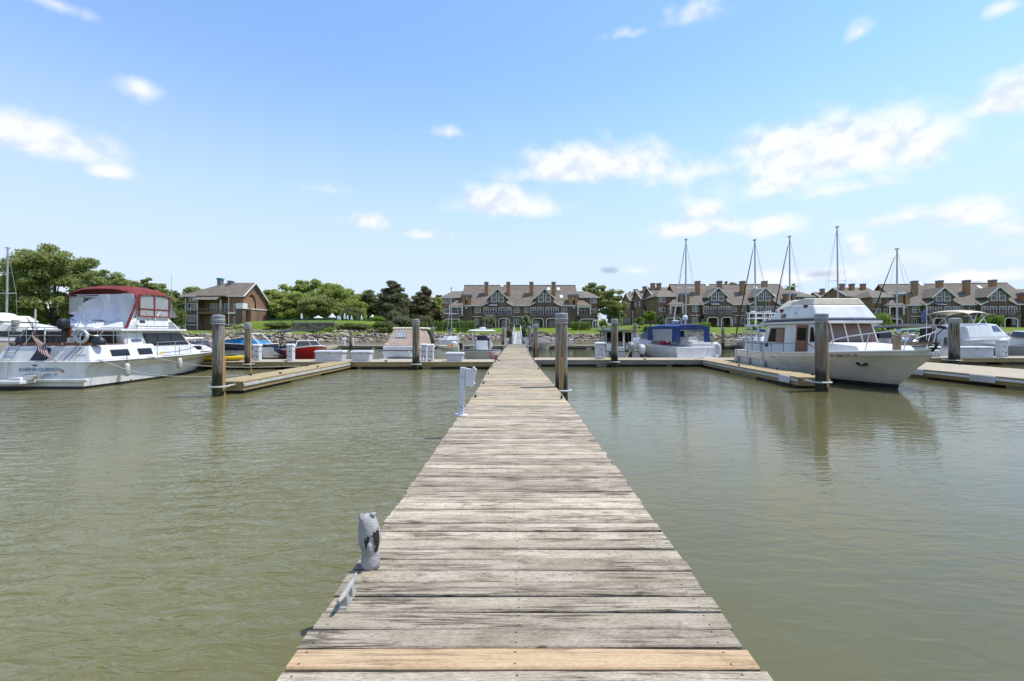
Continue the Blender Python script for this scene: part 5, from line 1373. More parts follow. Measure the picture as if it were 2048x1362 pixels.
obj('step_outline', panel(G(), [(1.95, 2.18), (2.4, 2.18), (2.5, 2.28), (2.05, 2.28)], hw3, 1, .014), 'gelcoat_grey', kq)
obj('panel_light', panel(G(), [(4.0, 2.14), (4.45, 2.14), (4.28, 2.42), (4.08, 2.42)], hw3, 1, .014), 'cap_grey', kq)
obj('horn', G().lathe([(.03, 0), (.09, .05), (.10, .2), (.02, .26)], (.9, 4.35, 2.58), 10), 'white_paint', kq, smooth=50)
rail(kq, [(1.40, 2.2, 2.11), (1.40, 4.7, 2.11)], .11, .6, .01)
rail(kq, [(-1.40, 2.2, 2.11), (-1.40, 4.7, 2.11)], .11, .6, .01)
# maroon canopy with clear side curtains
can = bimini(kq, -1.46, 1.46, 2.30, 4.25, 3.72, .15, 'canvas_red', .27)
g = G(); hw4 = 1.33
for s in (1, -1):
    g = G()
    for ys in ((2.48, 2.55), (3.22, 3.30), (4.02, 4.10)): 
        g.prism([(s * 1.36, ys[0] + (.0), 2.60), (s * 1.36, ys[1], 2.60), (s * 1.42, ys[1] - .05, 3.50), (s * 1.42, ys[0] - .05, 3.50)], (s * .02, 0, 0))
    for z in (2.62, 2.92, 3.46): g.box(min(s*1.36, s*1.41), max(s*1.36, s*1.41), 2.48, 4.08, z - .025, z + .025)
    obj('curtain_border', g, 'canvas_red', kq)
    if s > 0: obj('curtain_border', G().prism([(s * 1.44, 2.40, 3.52), (s * 1.44, 2.52, 3.52), (s * 1.44, 1.86, 2.14), (s * 1.44, 1.74, 2.14)], (s * .03, 0, 0)), 'canvas_red', kq)
mv = bpy.data.materials.new('clear_vinyl'); mv.use_nodes = True; M['clear_vinyl'] = mv
def cv():
    N = mv.node_tree.nodes; L = mv.node_tree.links; b_ = N['Principled BSDF']; out = N['Material Output']
    b_.inputs['Base Color'].default_value = (.55, .57, .58, 1); b_.inputs['Roughness'].default_value = .12
    tr = N.new('ShaderNodeBsdfTransparent'); mx = N.new('ShaderNodeMixShader'); mx.inputs[0].default_value = .42
    n = N.new('ShaderNodeTexNoise'); n.inputs['Scale'].default_value = 2.5; bp = N.new('ShaderNodeBump'); bp.inputs['Strength'].default_value = .5
    L.new(n.outputs[0], bp.inputs['Height']); L.new(bp.outputs[0], b_.inputs['Normal'])
    L.new(tr.outputs[0], mx.inputs[1]); L.new(b_.outputs[0], mx.inputs[2]); L.new(mx.outputs[0], out.inputs[0])
cv()
for s in (-1, 1):
    for a, c in ((2.50, 3.25), (3.27, 4.06)):
        obj('clear_curtain', G().prism([(s * 1.375, a, 2.62), (s * 1.375, c, 2.62), (s * 1.415, c - .04, 3.48), (s * 1.415, a - .04, 3.48)], (s * .006, 0, 0)), 'clear_vinyl', kq)
obj('clear_curtain', G().prism([(-1.3, 4.62, 2.62), (1.3, 4.62, 2.62), (1.25, 4.20, 3.50), (-1.25, 4.20, 3.50)], (0, .006, 0)), 'clear_vinyl', kq)
# the white plastic sheet hung across the aft opening, gathered into folds
def sheet(u, v):
    x = lerp(-1.15, 1.30, u); top = 3.52 - .10 * (1 - u); bot = lerp(2.55, 2.25, min(1, u * 1.3)) - .12 * math.sin(u * 9)
    lo = 2.62 + .62 * (1 - u) ** 1.6 if u < .55 else top
    z = lerp(bot, top if u > .42 else lerp(2.72, top, (u / .42) ** 1.1), v)
    return Vector((x + .05 * math.sin(v * 4 + u * 11), 2.22 + .10 * math.sin(u * 19) * (.35 + .65 * v) + .12 * math.sin(v * 3.1) + .03 * math.sin(u * 43 + v * 4), z))
obj('plastic_sheet', G().sheet(sheet, 36, 12, .012, (0, 1, 0)), 'plastic_sheet', kq, smooth=80)
strut(kq, [[(s * 1.38, y0, 2.5), (s * 1.38, y1, 3.5)] for s in (-1, 1) for y0, y1 in ((3.0, 2.4), (3.3, 4.1))] + [[(-1.4, y, 3.48), (1.4, y, 3.48)] for y in (2.45, 3.2, 4.05)] + [[(-1.0, 2.4, 3.44), (.3, 2.4, 3.36)]], .018, 'alum')
obj('headliner_tube', G().tube([(-1.1, 2.5, 3.42), (.55, 2.5, 3.36)], .05, 8), 'canvas_white', kq, smooth=60)
# curtains rolled at the port side, arch and hoops on the aft flybridge
obj('clear_curtain', G().prism([(-1.40, 2.45, 2.75), (-.75, 2.35, 2.85), (-.72, 2.35, 3.36), (-1.40, 2.45, 3.42)], (0, .008, 0)), 'clear_vinyl', kq)
obj('port_cabinet', G().box(-.98, -.42, 1.70, 2.2, 1.54, 2.28), 'gelcoat', kq, bevel=.03)
obj('cabinet_door', G().box(-.88, -.52, 1.68, 1.703, 1.78, 2.20), 'teak', kq)
obj('saloon_doorway', G().box(-.36, 1.1, 1.62, 1.745, 1.45, 1.97), 'black', kq)
obj('ladder', (lambda g: (g.tube([(-.24, 1.2, 1.54), (-.05, 1.55, 2.45), (.05, 1.6, 2.48), (.12, 1.6, 2.3)], .02, 6), g.tube([(.10, 1.2, 1.54), (.28, 1.55, 2.45), (.38, 1.6, 2.48), (.45, 1.6, 2.3)], .02, 6), [g.tube([(-.2 + .05*i, 1.27 + .09*i, 1.7 + .2*i), (.13 + .05*i, 1.27 + .09*i, 1.7 + .2*i)], .018, 6) for i in range(4)], g)[-1])(G()), 'steel', kq, smooth=60)
# rails
rp = [pt(0, t, 1) + Vector((-.10, 0, .0)) for t in (.34, .42, .5, .58, .66, .74, .82, .9, .97)]
rail(kq, rp, .62, .95, .014); rail(kq, [Vector((-p.x, p.y, p.z)) for p in rp], .62, .95, .014)
rail(kq, [(-1.42, .3, 1.52), (-.5, .3, 1.52), (.4, .3, 1.52), (1.42, .3, 1.52), (1.44, 1.2, 1.52), (1.42, 1.9, 1.52)], .62, .62, .015, mid=True)
obj('rail_shade_cloth', G().sheet(lambda u, v: Vector((lerp(-.95, -.2, u), .33 + .02 * math.sin(u * 14), lerp(1.60, 2.06, v))), 12, 3, .01, (0, 1, 0)), 'black', kq, smooth=60)  # dark sheets added to stand for the shaded interior behind the rails
obj('rail_shade_cloth', G().sheet(lambda u, v: Vector((lerp(-.15, .52, u), .34 + .02 * math.sin(u * 17), lerp(1.60, 2.0, v))), 12, 3, .01, (0, 1, 0)), 'bag_dark', kq, smooth=60)
# swim platform, ladders, mouldings on the transom
obj('swim_platform', G().box(-1.70, -.02, -.62, -.02, .22, .34), 'gelcoat', kq, bevel=.03, seg=3)
obj('platform_lip', G().box(-.018, 1.74, -.13, -.015, .24, .36), 'gelcoat', kq, bevel=.03)
for s in (0, 1):
    o = obj('platform_step', G().loft([[(-.55 + s*.3, -.35, .34), (-.25 + s*.3, -.35, .34), (-.25 + s*.3, -.18, .34), (-.55 + s*.3, -.18, .34)], [(-.72 + s*.62, -.40, .42 + s*.08), (-.30 + s*.62, -.40, .44 + s*.08), (-.30 + s*.62, -.14, .44 + s*.08), (-.72 + s*.62, -.14, .42 + s*.08)]]), 'gelcoat', kq, bevel=.015)
def ladder(x0, x1, y0, z0, z1, y1, n, nm):
    g = G()
    for x in (x0, x1): g.tube([(x, y0, z0), (x + .02, y1, z1)], .016, 6)
    for i in range(n): f_ = (i + .5) / n; g.tube([(x0 + .02*f_, lerp(y0, y1, f_), lerp(z0, z1, f_)), (x1 + .02*f_, lerp(y0, y1, f_), lerp(z0, z1, f_))], .016, 6)
    return obj(nm, g, 'steel', kq, smooth=60)
ladder(-1.36, -1.06, -.10, .36, 1.0, -.06, 3, 'transom_ladder'); ladder(-1.36, -1.02, .02, 1.0, 1.52, .26, 3, 'transom_ladder')
for s in (-1.22, -.86): strut(kq, [[(s, .28, 1.52), (s + .42, .38, 2.18)]], .018, 'alum', 'grab_pole')
text('KARMA QUENCH', 'boat_name', 'letter_blue', kq, (.02, -.03, .67), (R(90), 0, 0), .165, sx=1.12)
text('N 75 2   Tom\'s Harbor   NJ', 'hailing_port', 'letter_navy', kq, (.06, -.03, .50), (R(90), 0, 0), .075, sx=1.3)
text('CARVER', 'maker_name', 'letter_black', kq, (1.34, .08, 1.16), (R(72), 0, 0), .07, sx=1.3)
obj('exhaust', G().box(-.22, -.10, -.04, .01, .80, .84), 'black', kq)
obj('name_emblem', G().lathe([(.005, -.03), (.05, -.028), (.05, -.022), (.005, -.02)], (.80, 0, .62), 10, 'y'), 'orange', kq)
for (y_, z_) in ((2.4, .55), (5.0, .62), (2.3, .2), (4.8, .25)):
    p = pt(2 if z_ > .4 else 4, y_ / 8.95, 1); obj('through_hull', G().lathe([(.001, 0), (.03, .004), (.03, .012), (.001, .016)], (p.x, p.y, p.z + .03), 8, 'x'), 'black', kq)
# forward trunk and foredeck gear
obj('fore_trunk', house(G(), [(5.3, 1.0), (7.6, 1.02), (7.0, 1.30), (5.3, 1.46)], 1.12, .95), 'gelcoat', kq, bevel=.05)
obj('fore_window', panel(G(), [(6.0, 1.13), (6.55, 1.13), (6.50, 1.30), (6.0, 1.32)], lambda z: 1.08, 1, .02), 'glass_dark', kq)
strut(kq, [[(1.28, 4.2, 2.2), (1.36, 4.25, 3.2), (1.36, 4.22, 4.55)]], .009, 'alum', 'antenna')
strut(kq, [[(1.42, 2.45, 2.1), (1.40, 2.75, 1.5)], [(1.44, 2.3, 2.62), (1.40, 2.42, 1.6)]], .012, 'alum', 'grab_pole')
# gear aboard (separate things)
lb = thing('life_ring', 'white life ring hung on the cruiser stern rail', 'life ring', (-15.43, 16.08, 1.83))
def torus(R0, r, n=24, m=10, ax='y'):
    g = G(); rings = []
    for i in range(n):
        a = 2*math.pi*i/n; rings.append([((R0 + r*math.cos(2*math.pi*j/m)) * math.cos(a), r*math.sin(2*math.pi*j/m), (R0 + r*math.cos(2*math.pi*j/m)) * math.sin(a)) for j in range(m)])
    rings.append(rings[0]); return g.loft(rings, True, False)
obj('ring', torus(.20, .055), 'gelcoat_grey', lb, smooth=180)
for i, ch in enumerate('KARMA QUENCH'):
    a = R(165 - i * 13.5); text(ch, 'ring_letter', 'letter_black', lb, (.215*math.cos(a), -.064, .215*math.sin(a)), (R(90), 0 - (a - math.pi/2) * 1.0, 0), .07)
fl = thing('flag', 'faded striped american flag drooping from the cruiser stern staff', 'flag', (-16.66, 15.93, 1.45))
obj('staff', G().tube([(0, .02, 0), (-.30, -.22, 1.05)], .012, 6), 'teak', fl, smooth=60)
def fgeo(u, v):      # v along the drooping fly, u across the stripes
    base = Vector((-.28, -.20, .98)).lerp(Vector((-.13, -.08, .36)), u)
    d = Vector((.40 + .42 * u, -.06, -1.10 + .18 * u))
    return base + d * v + Vector((.035 * math.sin(v * 5 + u * 6), .055 * math.sin(v * 9 + u * 5), 0))
mfl = nodes('flag_cloth'); 
def flag_mat():
    m, N, L, b_ = mfl; at = N.new('ShaderNodeAttribute'); at.attribute_name = 'uvw'; sp = N.new('ShaderNodeSeparateXYZ'); L.new(at.outputs['Vector'], sp.inputs[0])
    def mt(op, a, c=None):
        n = N.new('ShaderNodeMath'); n.operation = op
        for i, q_ in enumerate((a, c)):
            if q_ is None: continue
            if isinstance(q_, (int, float)): n.inputs[i].default_value = q_
            else: L.new(q_, n.inputs[i])
        return n.outputs[0]
    st = mt('LESS_THAN', mt('MODULO', mt('MULTIPLY', sp.outputs[0], 6.5), 1.0), .5)
    mx = N.new('ShaderNodeMixRGB'); L.new(st, mx.inputs[0]); mx.inputs[1].default_value = (.46, .38, .36, 1); mx.inputs[2].default_value = (.11, .010, .016, 1)
    cn = mt('MULTIPLY', mt('LESS_THAN', sp.outputs[1], .40), mt('LESS_THAN', sp.outputs[0], .54))
    m2 = N.new('ShaderNodeMixRGB'); L.new(cn, m2.inputs[0]); L.new(mx.outputs[0], m2.inputs[1]); m2.inputs[2].default_value = (.03, .035, .08, 1)
    L.new(m2.outputs[0], b_.inputs['Base Color']); b_.inputs['Roughness'].default_value = .85
flag_mat()
def flag_obj(parent, fn, nu=13, nv=14):
    g = G().grid(fn, nu, nv); me = g.mesh('cloth', 180); a = me.attributes.new('uvw', 'FLOAT_VECTOR', 'POINT')
    a.data.foreach_set('vector', [c for i in range(nu+1) for j in range(nv+1) for c in (i/nu, j/nv, 0)]); me.materials.append(M['flag_cloth'])
    o = obj('cloth', me, None, parent); sd = o.modifiers.new('thick', 'SOLIDIFY'); sd.thickness = .006; return o
flag_obj(fl, fgeo)
bg = thing('garbage_bag', 'dark bulging bag on the cruiser deck behind stern ladder', 'bag', (-17.72, 16.35, 1.53)); g = G()
g.loft([[(r * (1 + .12 * math.sin(5*a + z * 9)) * math.cos(a), r * (1 + .12 * math.cos(4*a + z*7)) * math.sin(a), z) for a in [2*math.pi*j/14 for j in range(14)]] for z, r in ((0, .20), (.10, .25), (.24, .22), (.36, .17), (.46, .08), (.5, .04))]); obj('sack', g, 'bag_dark', bg, smooth=60)
bg2 = thing('equipment_bag', 'dark gear bag beside the life ring', 'bag', (-15.05, 16.35, 1.53)); g = G()
g.loft([[(r * 1.3 * math.cos(a), r * math.sin(a), z) for a in [2*math.pi*j/12 for j in range(12)]] for z, r in ((0, .15), (.08, .18), (.18, .15), (.27, .08), (.32, .03))]); obj('sack', g, 'bag_dark', bg2, smooth=60)
mo = thing('hoisted_outboard', 'small outboard clamped on the cruiser stern rail', 'outboard', (-16.0, 16.13, 2.08)); outboard(mo, 0, 0, 0, 'black', .62)
obj('bracket', G().box(-.14, .14, .0, .05, -.3, .06), 'teak', mo)
hs = thing('hose', 'yellow and black hose coiled on the cruiser side deck', 'hose', (-15.05, 18.6, .97)); g = G()
g.tube([(.05 * math.cos(a * .9) * (1 + .1*a), .18 * math.sin(a) + .06 * a, .02 + .012 * a) for a in [i * .5 for i in range(26)]], .016, 6); obj('coil', g, 'yellow', hs, smooth=60)
rope1 = tag(obj('mooring_line', G().tube([(-15.35, 16.1, 2.1), (-15.2, 16.15, 1.88), (-14.95, 16.2, 1.82), (-14.8, 16.3, 2.05)], .018, 6), 'rope', smooth=60), 'white rope looped over the cruiser aft rail', 'rope')
wl = thing('windlass_gear', 'pile of dark tarpaulin and lines on the cruiser foredeck', 'tarpaulin', (-16.3, 23.3, 1.05)); g = G()
g.loft([[(r * 1.2 * (1 + .15 * math.sin(4*a + z*11)) * math.cos(a), r * 1.7 * math.sin(a), z) for a in [2*math.pi*j/14 for j in range(14)]] for z, r in ((0, .40), (.15, .42), (.34, .28), (.46, .10))]); obj('bundle', g, 'bag_dark', wl, smooth=60)

# ===== the cream trawler on the right, bow out
tw = thing('trawler', 'cream trawler yacht with brown windshield covers, bow out beside finger dock', 'boat', (13.24, 24.45, 0), R(180))
sh = lambda t: 1.02 + .02 * t + .56 * max(0, t - .30) ** 1.35
b, pt = hull(tw, 9.85, 3.66, sh, 'gelcoat_cream', 'bottom_black', tr=.86, rake=1.30, mid=(.97, .62), mz=.56, wl=(.93, .34), zw=.16, rail='gelcoat_cream', deck='deck_white', deck_drop=.16, q=.62, p=2.5, draft=.8)
obj('strake', G().tube([pt(2, t, 1) + Vector((.012, 0, .10)) for t in [i/20 * .46 for i in range(21)]], .022, 6), 'teak_raw', tw, smooth=60)
obj('strake', G().tube([pt(2, t, -1) + Vector((-.012, 0, .10)) for t in [i/20 * .46 for i in range(21)]], .022, 6), 'teak_raw', tw, smooth=60)
hw = lambda z: lerp(1.24, 1.15, (z - .88) / 1.44)
obj('saloon', house(G(), [(1.95, .88), (6.25, .88), (5.85, 2.32), (2.30, 2.32)], 1.24, 1.15), 'gelcoat', tw, bevel=.03)
for s in (-1, 1):
    w = obj('side_window', panel(G(), [(2.50, 1.50), (3.85, 1.50), (3.85, 2.18), (2.72, 2.18)], hw, s, .02), 'teak', tw)
    obj('pane', panel(G(), [(2.60, 1.55), (3.18, 1.55), (3.18, 2.13), (2.79, 2.13)], hw, s, .028), 'glass_dark', w)
    obj('curtain', panel(G(), [(3.22, 1.55), (3.79, 1.55), (3.79, 2.13), (3.22, 2.13)], hw, s, .028), 'teak_raw', w)
    d = obj('door', panel(G(), [(4.72, .96), (5.55, .96), (5.52, 2.28), (4.72, 2.28)], hw, s, .02), 'teak', tw)
    obj('door_pane', panel(G(), [(4.83, 1.62), (5.42, 1.62), (5.42, 2.16), (4.83, 2.16)], hw, s, .028), 'glass_dark', d)
    w = obj('side_window', panel(G(), [(5.68, 1.58), (6.0, 1.58), (5.84, 2.18), (5.68, 2.18)], hw, s, .02), 'glass_dark', tw)
# raked windshield in four covered panels with pale mullions
ws = obj('windshield', G().prism([(-1.18, 6.14, 1.58), (1.18, 6.14, 1.58), (1.13, 5.88, 2.30), (-1.13, 5.88, 2.30)], (0, .03, .012)), 'teak', tw)
for i in range(4):
    a = -1.15 + i * .583; c = a + .54; k = .965
    obj('cover', G().prism([(a, 6.175, 1.62), (c, 6.175, 1.62), (c * k, 5.94, 2.27), (a * k, 5.94, 2.27)], (0, .018, .008)), 'glass_brown', ws)
g = G()
for i in range(5):
    a = -1.166 + i * .583; rot_box(g, (a, 6.20, 1.58), (a * .965, 5.95, 2.31), .05, .05)
obj('mullions', g, 'gelcoat_cream', ws)
obj('fore_trunk', house(G(), [(6.0, 1.0), (8.2, 1.22), (8.0, 1.48), (6.15, 1.58)], 1.12, .98), 'deck_white', tw, bevel=.05)
# visor, flybridge, covers
obj('visor', house(G(), [(2.1, 2.325), (6.32, 2.325), (6.36, 2.43), (2.0, 2.43)], 1.27, 1.30), 'gelcoat', tw, bevel=.03)
obj('flybridge', house(G(), [(2.35, 2.50), (6.20, 2.50), (5.70, 3.12), (4.05, 3.20), (3.45, 3.06)], 1.26, 1.10), 'gelcoat', tw, bevel=.12, seg=3)
obj('flybridge_stripe', house(G(), [(2.28, 2.432), (6.28, 2.432), (6.26, 2.498), (2.26, 2.498)], 1.28, 1.28), 'boot_blue', tw)
obj('cover_top', house(G(), [(3.85, 3.17), (5.70, 3.09), (5.56, 3.38), (4.9, 3.43), (4.15, 3.34)], 1.09, .92), 'canvas_cream', tw, bevel=.05)
obj('folded_canopy', house(G(), [(2.55, 2.95), (3.75, 3.10), (3.40, 3.46), (2.85, 3.44)], .95, .45), 'canvas_cream', tw, bevel=.05)
hw5 = lambda z: lerp(1.26, 1.10, (z - 2.5) / .7)
obj('nav_light_box', panel(G(), [(3.72, 2.62), (4.0, 2.62), (4.0, 2.78), (3.72, 2.78)], hw5, 1, .05), 'teak', tw)
obj('cowl_vent', panel(G(), [(3.45, 3.02), (3.75, 3.02), (3.68, 2.86), (3.60, 2.86)], hw5, 1, .04), 'canvas_red', tw)
obj('cowl_vent', panel(G(), [(5.18, 3.12), (5.42, 3.12), (5.40, 3.0), (5.25, 3.0)], hw5, 1, .05), 'canvas_red', tw)
obj('cover_line', G().tube([(1.20, 3.6, 3.05), (1.15, 4.6, 3.16), (1.13, 5.7, 3.12)], .014, 5), 'rope', tw)
obj('porthole', G().lathe([(.005, 1.205), (.028, 1.21), (.028, 1.22), (.005, 1.225)], (0, 4.75, 2.78), 8, 'x'), 'black', tw)
# boat deck aft with posts and rail
obj('boat_deck', G().box(-1.30, 1.30, .45, 2.29, 2.25, 2.34), 'gelcoat', tw, bevel=.02)
for s in (-1, 1):
    for y_, w_ in ((.50, .10), (1.05, .12), (1.70, .12)):
        obj('deck_post', G().box(s * 1.26 - .03, s * 1.26 + .03, y_, y_ + w_, 1.42, 2.25), 'gelcoat', tw)
    obj('coaming', G().box(min(s*1.23, s*1.30), max(s*1.23, s*1.30), .48, 1.93, .9, 1.42), 'gelcoat', tw)
obj('coaming', G().box(-1.22, 1.22, .49, .56, .9, 1.45), 'gelcoat', tw)
rail(tw, [(1.25, 2.9, 2.36), (1.25, .5, 2.34), (-1.25, .5, 2.34), (-1.25, 2.9, 2.36)], .62, .72, .020, 'white_paint', mid=True)
strut(tw, [[(x, .55, 2.34), (x, .58, 2.95), (x - .1, .62, 3.05), (x - .25, .62, 3.05), (x - .35, .58, 2.95), (x - .35, .55, 2.34)] for x in (1.1, .3)], .026, 'white_paint', 'davit')
# deck rails
sp = [pt(0, t, 1) + Vector((-.06, 0, 0)) for t in (.02, .1, .2, .3, .4, .5, .58)]
rail(tw, sp, .40, .95, .014, 'rail_dark'); rail(tw, [Vector((-p.x, p.y, p.z)) for p in sp], .40, .95, .014, 'rail_dark')
for s in (1, -1):
    bp_ = [pt(0, t, s) + Vector((-s * .05, 0, 0)) for t in (.70, .76, .82, .88, .93, .97)] + [Vector((s * .08, 9.95, sh(1) + .05))]
    hts = [.10, .46, .56, .62, .66, .70, .70]
    g = G(); g.tube([p + Vector((0, 0, h)) for p, h in zip(bp_, hts)], .02, 6)
    for p, h in list(zip(bp_, hts))[1::2]: g.tube([p + Vector((0, -.18, 0)), p + Vector((0, 0, h))], .018, 6)
    obj('bow_rail', g, 'white_paint', tw, smooth=60)
    obj('rail_sweep', G().tube([pt(0, .60, s) + Vector((-s*.06, 0, .40)), pt(0, .64, s) + Vector((-s*.07, 0, .34)), pt(0, .69, s) + Vector((-s*.08, 0, .10)), pt(0, .73, s) + Vector((-s*.09, 0, .05))], .024, 6), 'teak', tw, smooth=60)
obj('pulpit', G().prism([(-.32, 9.0, 1.52), (.32, 9.0, 1.52), (.16, 10.0, 1.60), (-.16, 10.0, 1.60)], (0, 0, .07)), 'teak_raw', tw)
an = obj('anchor', (lambda g: (g.tube([(0, 9.5, 1.70), (0, 10.08, 1.62)], .03, 6), g.tube([(0, 10.08, 1.62), (.05, 10.06, 1.48), (.02, 9.92, 1.38)], .04, 6), g.tube([(-.16, 9.98, 1.47), (.16, 9.98, 1.47)], .025, 6), g)[-1])(G()), 'black', tw, smooth=60)
obj('samson_post', G().box(-.09, .09, 8.45, 8.63, 1.35, 1.86), 'teak_raw', tw, bevel=.015)
obj('windlass', G().lathe([(.16, 0), (.18, .1), (.09, .16), (.12, .3), (.03, .34)], (.0, 9.15, 1.58), 10), 'galv', tw, smooth=50)
ph = pt(2, .80, 1) + Vector((.0, 0, .36)); 
for s in (1, -1):
    p = pt(1, .865, s) * .5 + pt(2, .865, s) * .5; nrm = Vector((s * .9, .45, -.2)).normalized()
    g = G(); m3 = nrm.to_track_quat('Z', 'Y').to_matrix()
    g.add([p + m3 @ Vector((.19 * math.cos(a) * k, .085 * math.sin(a) * k, h)) for k, h in ((1, .0), (1, .035), (.72, .035), (.6, .02)) for a in [2*math.pi*j/16 for j in range(16)]], [(r*16 + j, r*16 + (j+1) % 16, (r+1)*16 + (j+1) % 16, (r+1)*16 + j) for r in range(3) for j in range(16)] + [tuple(48 + j for j in range(16))])
    hw_ = obj('hawse', g, 'black', tw, smooth=50); obj('hawse_eye', G().ell(p + nrm * .03, .05, .07, .04, 8, 5), 'steel', hw_, smooth=90)
# registration letters laid along the flare of the bow
p0 = pt(0, .70, 1).lerp(pt(1, .70, 1), .42); p1 = pt(0, .83, 1).lerp(pt(1, .83, 1), .42); dirv = (p0 - p1).normalized(); upv = (pt(0, .77, 1) - pt(1, .77, 1)).normalized(); nv = upv.cross(dirv) * -1
upv = (upv - dirv * upv.dot(dirv)).normalized(); nv = dirv.cross(upv)
def bow_text(s, sgn):
    a = pt(0, .745, sgn).lerp(pt(1, .745, sgn), .40); c = pt(0, .85, sgn).lerp(pt(1, .85, sgn), .40)
    d = (c - a) if sgn > 0 else (a - c)
    d.normalize(); u = pt(0, .80, sgn) - pt(1, .80, sgn); u = (u - d * u.dot(d)).normalized(); n = d.cross(u)
    if n.x * sgn < 0: d = -d; n = d.cross(u)
    mid_ = (a + c) / 2 + n * .022
    m4 = Matrix((d, u, n)).transposed()
    o = text(s, 'registration', 'letter_black', tw, mid_, m4.to_euler(), .125, sx=1.3); return o
bow_text('NY 7084 TC 18', 1)
for t, hgt in ((.045, .05), (.19, .02), (.345, .0)):
    p = pt(2, t, 1); fender(tw, (p.x + .12, p.y, .28 + hgt), .42, .12)
obj('side_light', panel(G(), [(2.32, 1.28), (2.56, 1.28), (2.56, 1.46), (2.32, 1.46)], hw, 1, .03), 'black', tw)
ln = tag(obj('mooring_line', G().tube([(11.40 + .9, 16.55, 1.20), (11.9, 17.1, .95), (11.5, 17.9, .70), (11.25, 18.8, .50), (11.15, 19.3, .44)], .014, 6), 'rope', smooth=60), 'grey spring line from the trawler hawse to finger dock', 'rope')
ln = tag(obj('mooring_line', G().tube([(11.47, 20.9, 1.02), (11.38, 20.2, .78), (11.25, 19.4, .56), (11.02, 18.6, .45)], .016, 6), 'rope', smooth=60), 'pale spring line from the trawler rail to finger dock', 'rope')
# ---------------------------------------------------------------- the other boats
def flat_sheer(h, rise=.35): return lambda t: h + rise * max(0, t - .3) ** 1.6
# blue bowrider behind the left pilings, broadside
bt = thing('bowrider', 'blue and white bowrider under sky blue cover behind the slim piling', 'boat', (PX(545, 44), 44, 0), R(88))
hull(bt, 6.2, 2.3, flat_sheer(.80, .5), 'navy', 'gelcoat', wl=(.9, .5), mz=.5, zw=.18, rail='white_paint', deck='deck_white')
obj('cockpit_cover', house(G(), [(.5, .80), (5.2, .88), (4.2, 1.12), (3.0, 1.38), (1.2, 1.12)], .98, .55), 'canvas_sky', bt, bevel=.08, seg=3)
strut(bt, [[(s*1.0, .7, .85), (s*.95, 1.6, 1.75), (s*.9, 1.9, 1.8)] for s in (-1, 1)] + [[(-.9, 1.9, 1.8), (.9, 1.9, 1.8)]], .05, 'white_paint', 'wake_tower')
bimini(bt, -.95, .95, 2.2, 3.9, 1.78, .05, 'canvas_black', .06)
# red runabout with a black cover
rb = thing('runabout', 'red hulled runabout with black cover and black bimini at cross dock', 'boat', (-15.2, 31.0, 0), R(180 + 38))
hull(rb, 5.6, 2.35, flat_sheer(.86, .55), 'red_gel', 'gelcoat', wl=(.88, .4), mid=(.95, .66), rake=1.2, rail='white_paint', deck='deck_white')
obj('cover', house(G(), [(.3, .86), (4.1, .92), (3.3, 1.24), (2.2, 1.42), (.8, 1.10)], 1.10, .55), 'canvas_black', rb, bevel=.08, seg=3)
bimini(rb, -1.15, 1.15, .1, 2.4, 2.02, .10, 'canvas_black', .10)
strut(rb, [[(s*1.05, .9, .9), (s*1.08, y, 1.95)] for s in (-1, 1) for y in (.3, 1.2, 2.2)] + [[(s*1.05, 2.0, .9), (s*1.08, 1.0, 1.95)] for s in (-1, 1)], .018, 'black')
strut(rb, [[(s*.85, 3.9, .92), (s*.55, 3.3, 1.42)] for s in (-1, 1)] + [[(-.55, 3.3, 1.42), (.55, 3.3, 1.42)], [(0, 4.6, .95), (0, 3.6, 1.5)]], .02, 'alum', 'windshield_frame')
fender(rb, (.98, 4.3, .3), .45, .11, 'orange')
gc = thing('covered_tender', 'small tender under taut grey and black mooring cover', 'boat', (PX(538, 28.2), 30.3, 0), R(180 - 8))
hull(gc, 3.4, 1.75, flat_sheer(.52, .25), 'gelcoat', 'gelcoat', wl=(.9, .5), rail=None, deck=None)
obj('cover', house(G(), [(.05, .30), (3.2, .42), (3.0, .72), (1.9, 1.02), (.1, .70)], .93, .36), 'canvas_grey', gc, bevel=.07, seg=3)
# tan canvas cruiser, stern to the dock
tc_ = thing('express_cruiser', 'express cruiser wrapped in tan camper canvas, stern to dock', 'boat', (PX(803, 27.2), 27.3, 0))
hull(tc_, 7.6, 2.42, flat_sheer(.86, .4), 'gelcoat', 'bottom_black', tr=.97, rail='rail_dark')
obj('transom_coaming', G().box(-1.15, 1.15, -.02, .35, .86, 1.12), 'gelcoat', tc_, bevel=.05, seg=3)
obj('swim_platform', G().box(-1.2, 1.2, -.55, -.01, .30, .38), 'gelcoat', tc_, bevel=.02)
cv_ = obj('camper_canvas', house(G(), [(.2, 1.10), (3.4, 1.05), (3.5, 1.75), (3.0, 2.16), (1.35, 2.16)], 1.14, .86), 'canvas_tan', tc_, bevel=.06, seg=3)
w = obj('canvas_window', G().prism([(-.62, .755, 1.62), (.05, .755, 1.62), (.02, 1.21, 2.04), (-.52, 1.21, 2.04)], (0, -.03, .03)), 'vinyl', cv_)
g = G()
for i in range(4): rot_box(g, (-.52 + i*.18, .72, 1.65), (-.44 + i*.16, 1.18, 2.07), .02, .02)
obj('window_strap', g, 'canvas_black', w)
obj('hardtop', house(G(), [(1.3, 2.165), (4.3, 2.165), (4.1, 2.27), (1.4, 2.27)], .98, .92), 'canvas_cream', tc_, bevel=.05)
obj('canvas_flap', G().prism([(-1.08, .10, 1.13), (.42, .10, 1.13), (.42, .34, 1.32), (-1.08, .34, 1.32)], (0, -.03, .02)), 'canvas_tan', tc_)
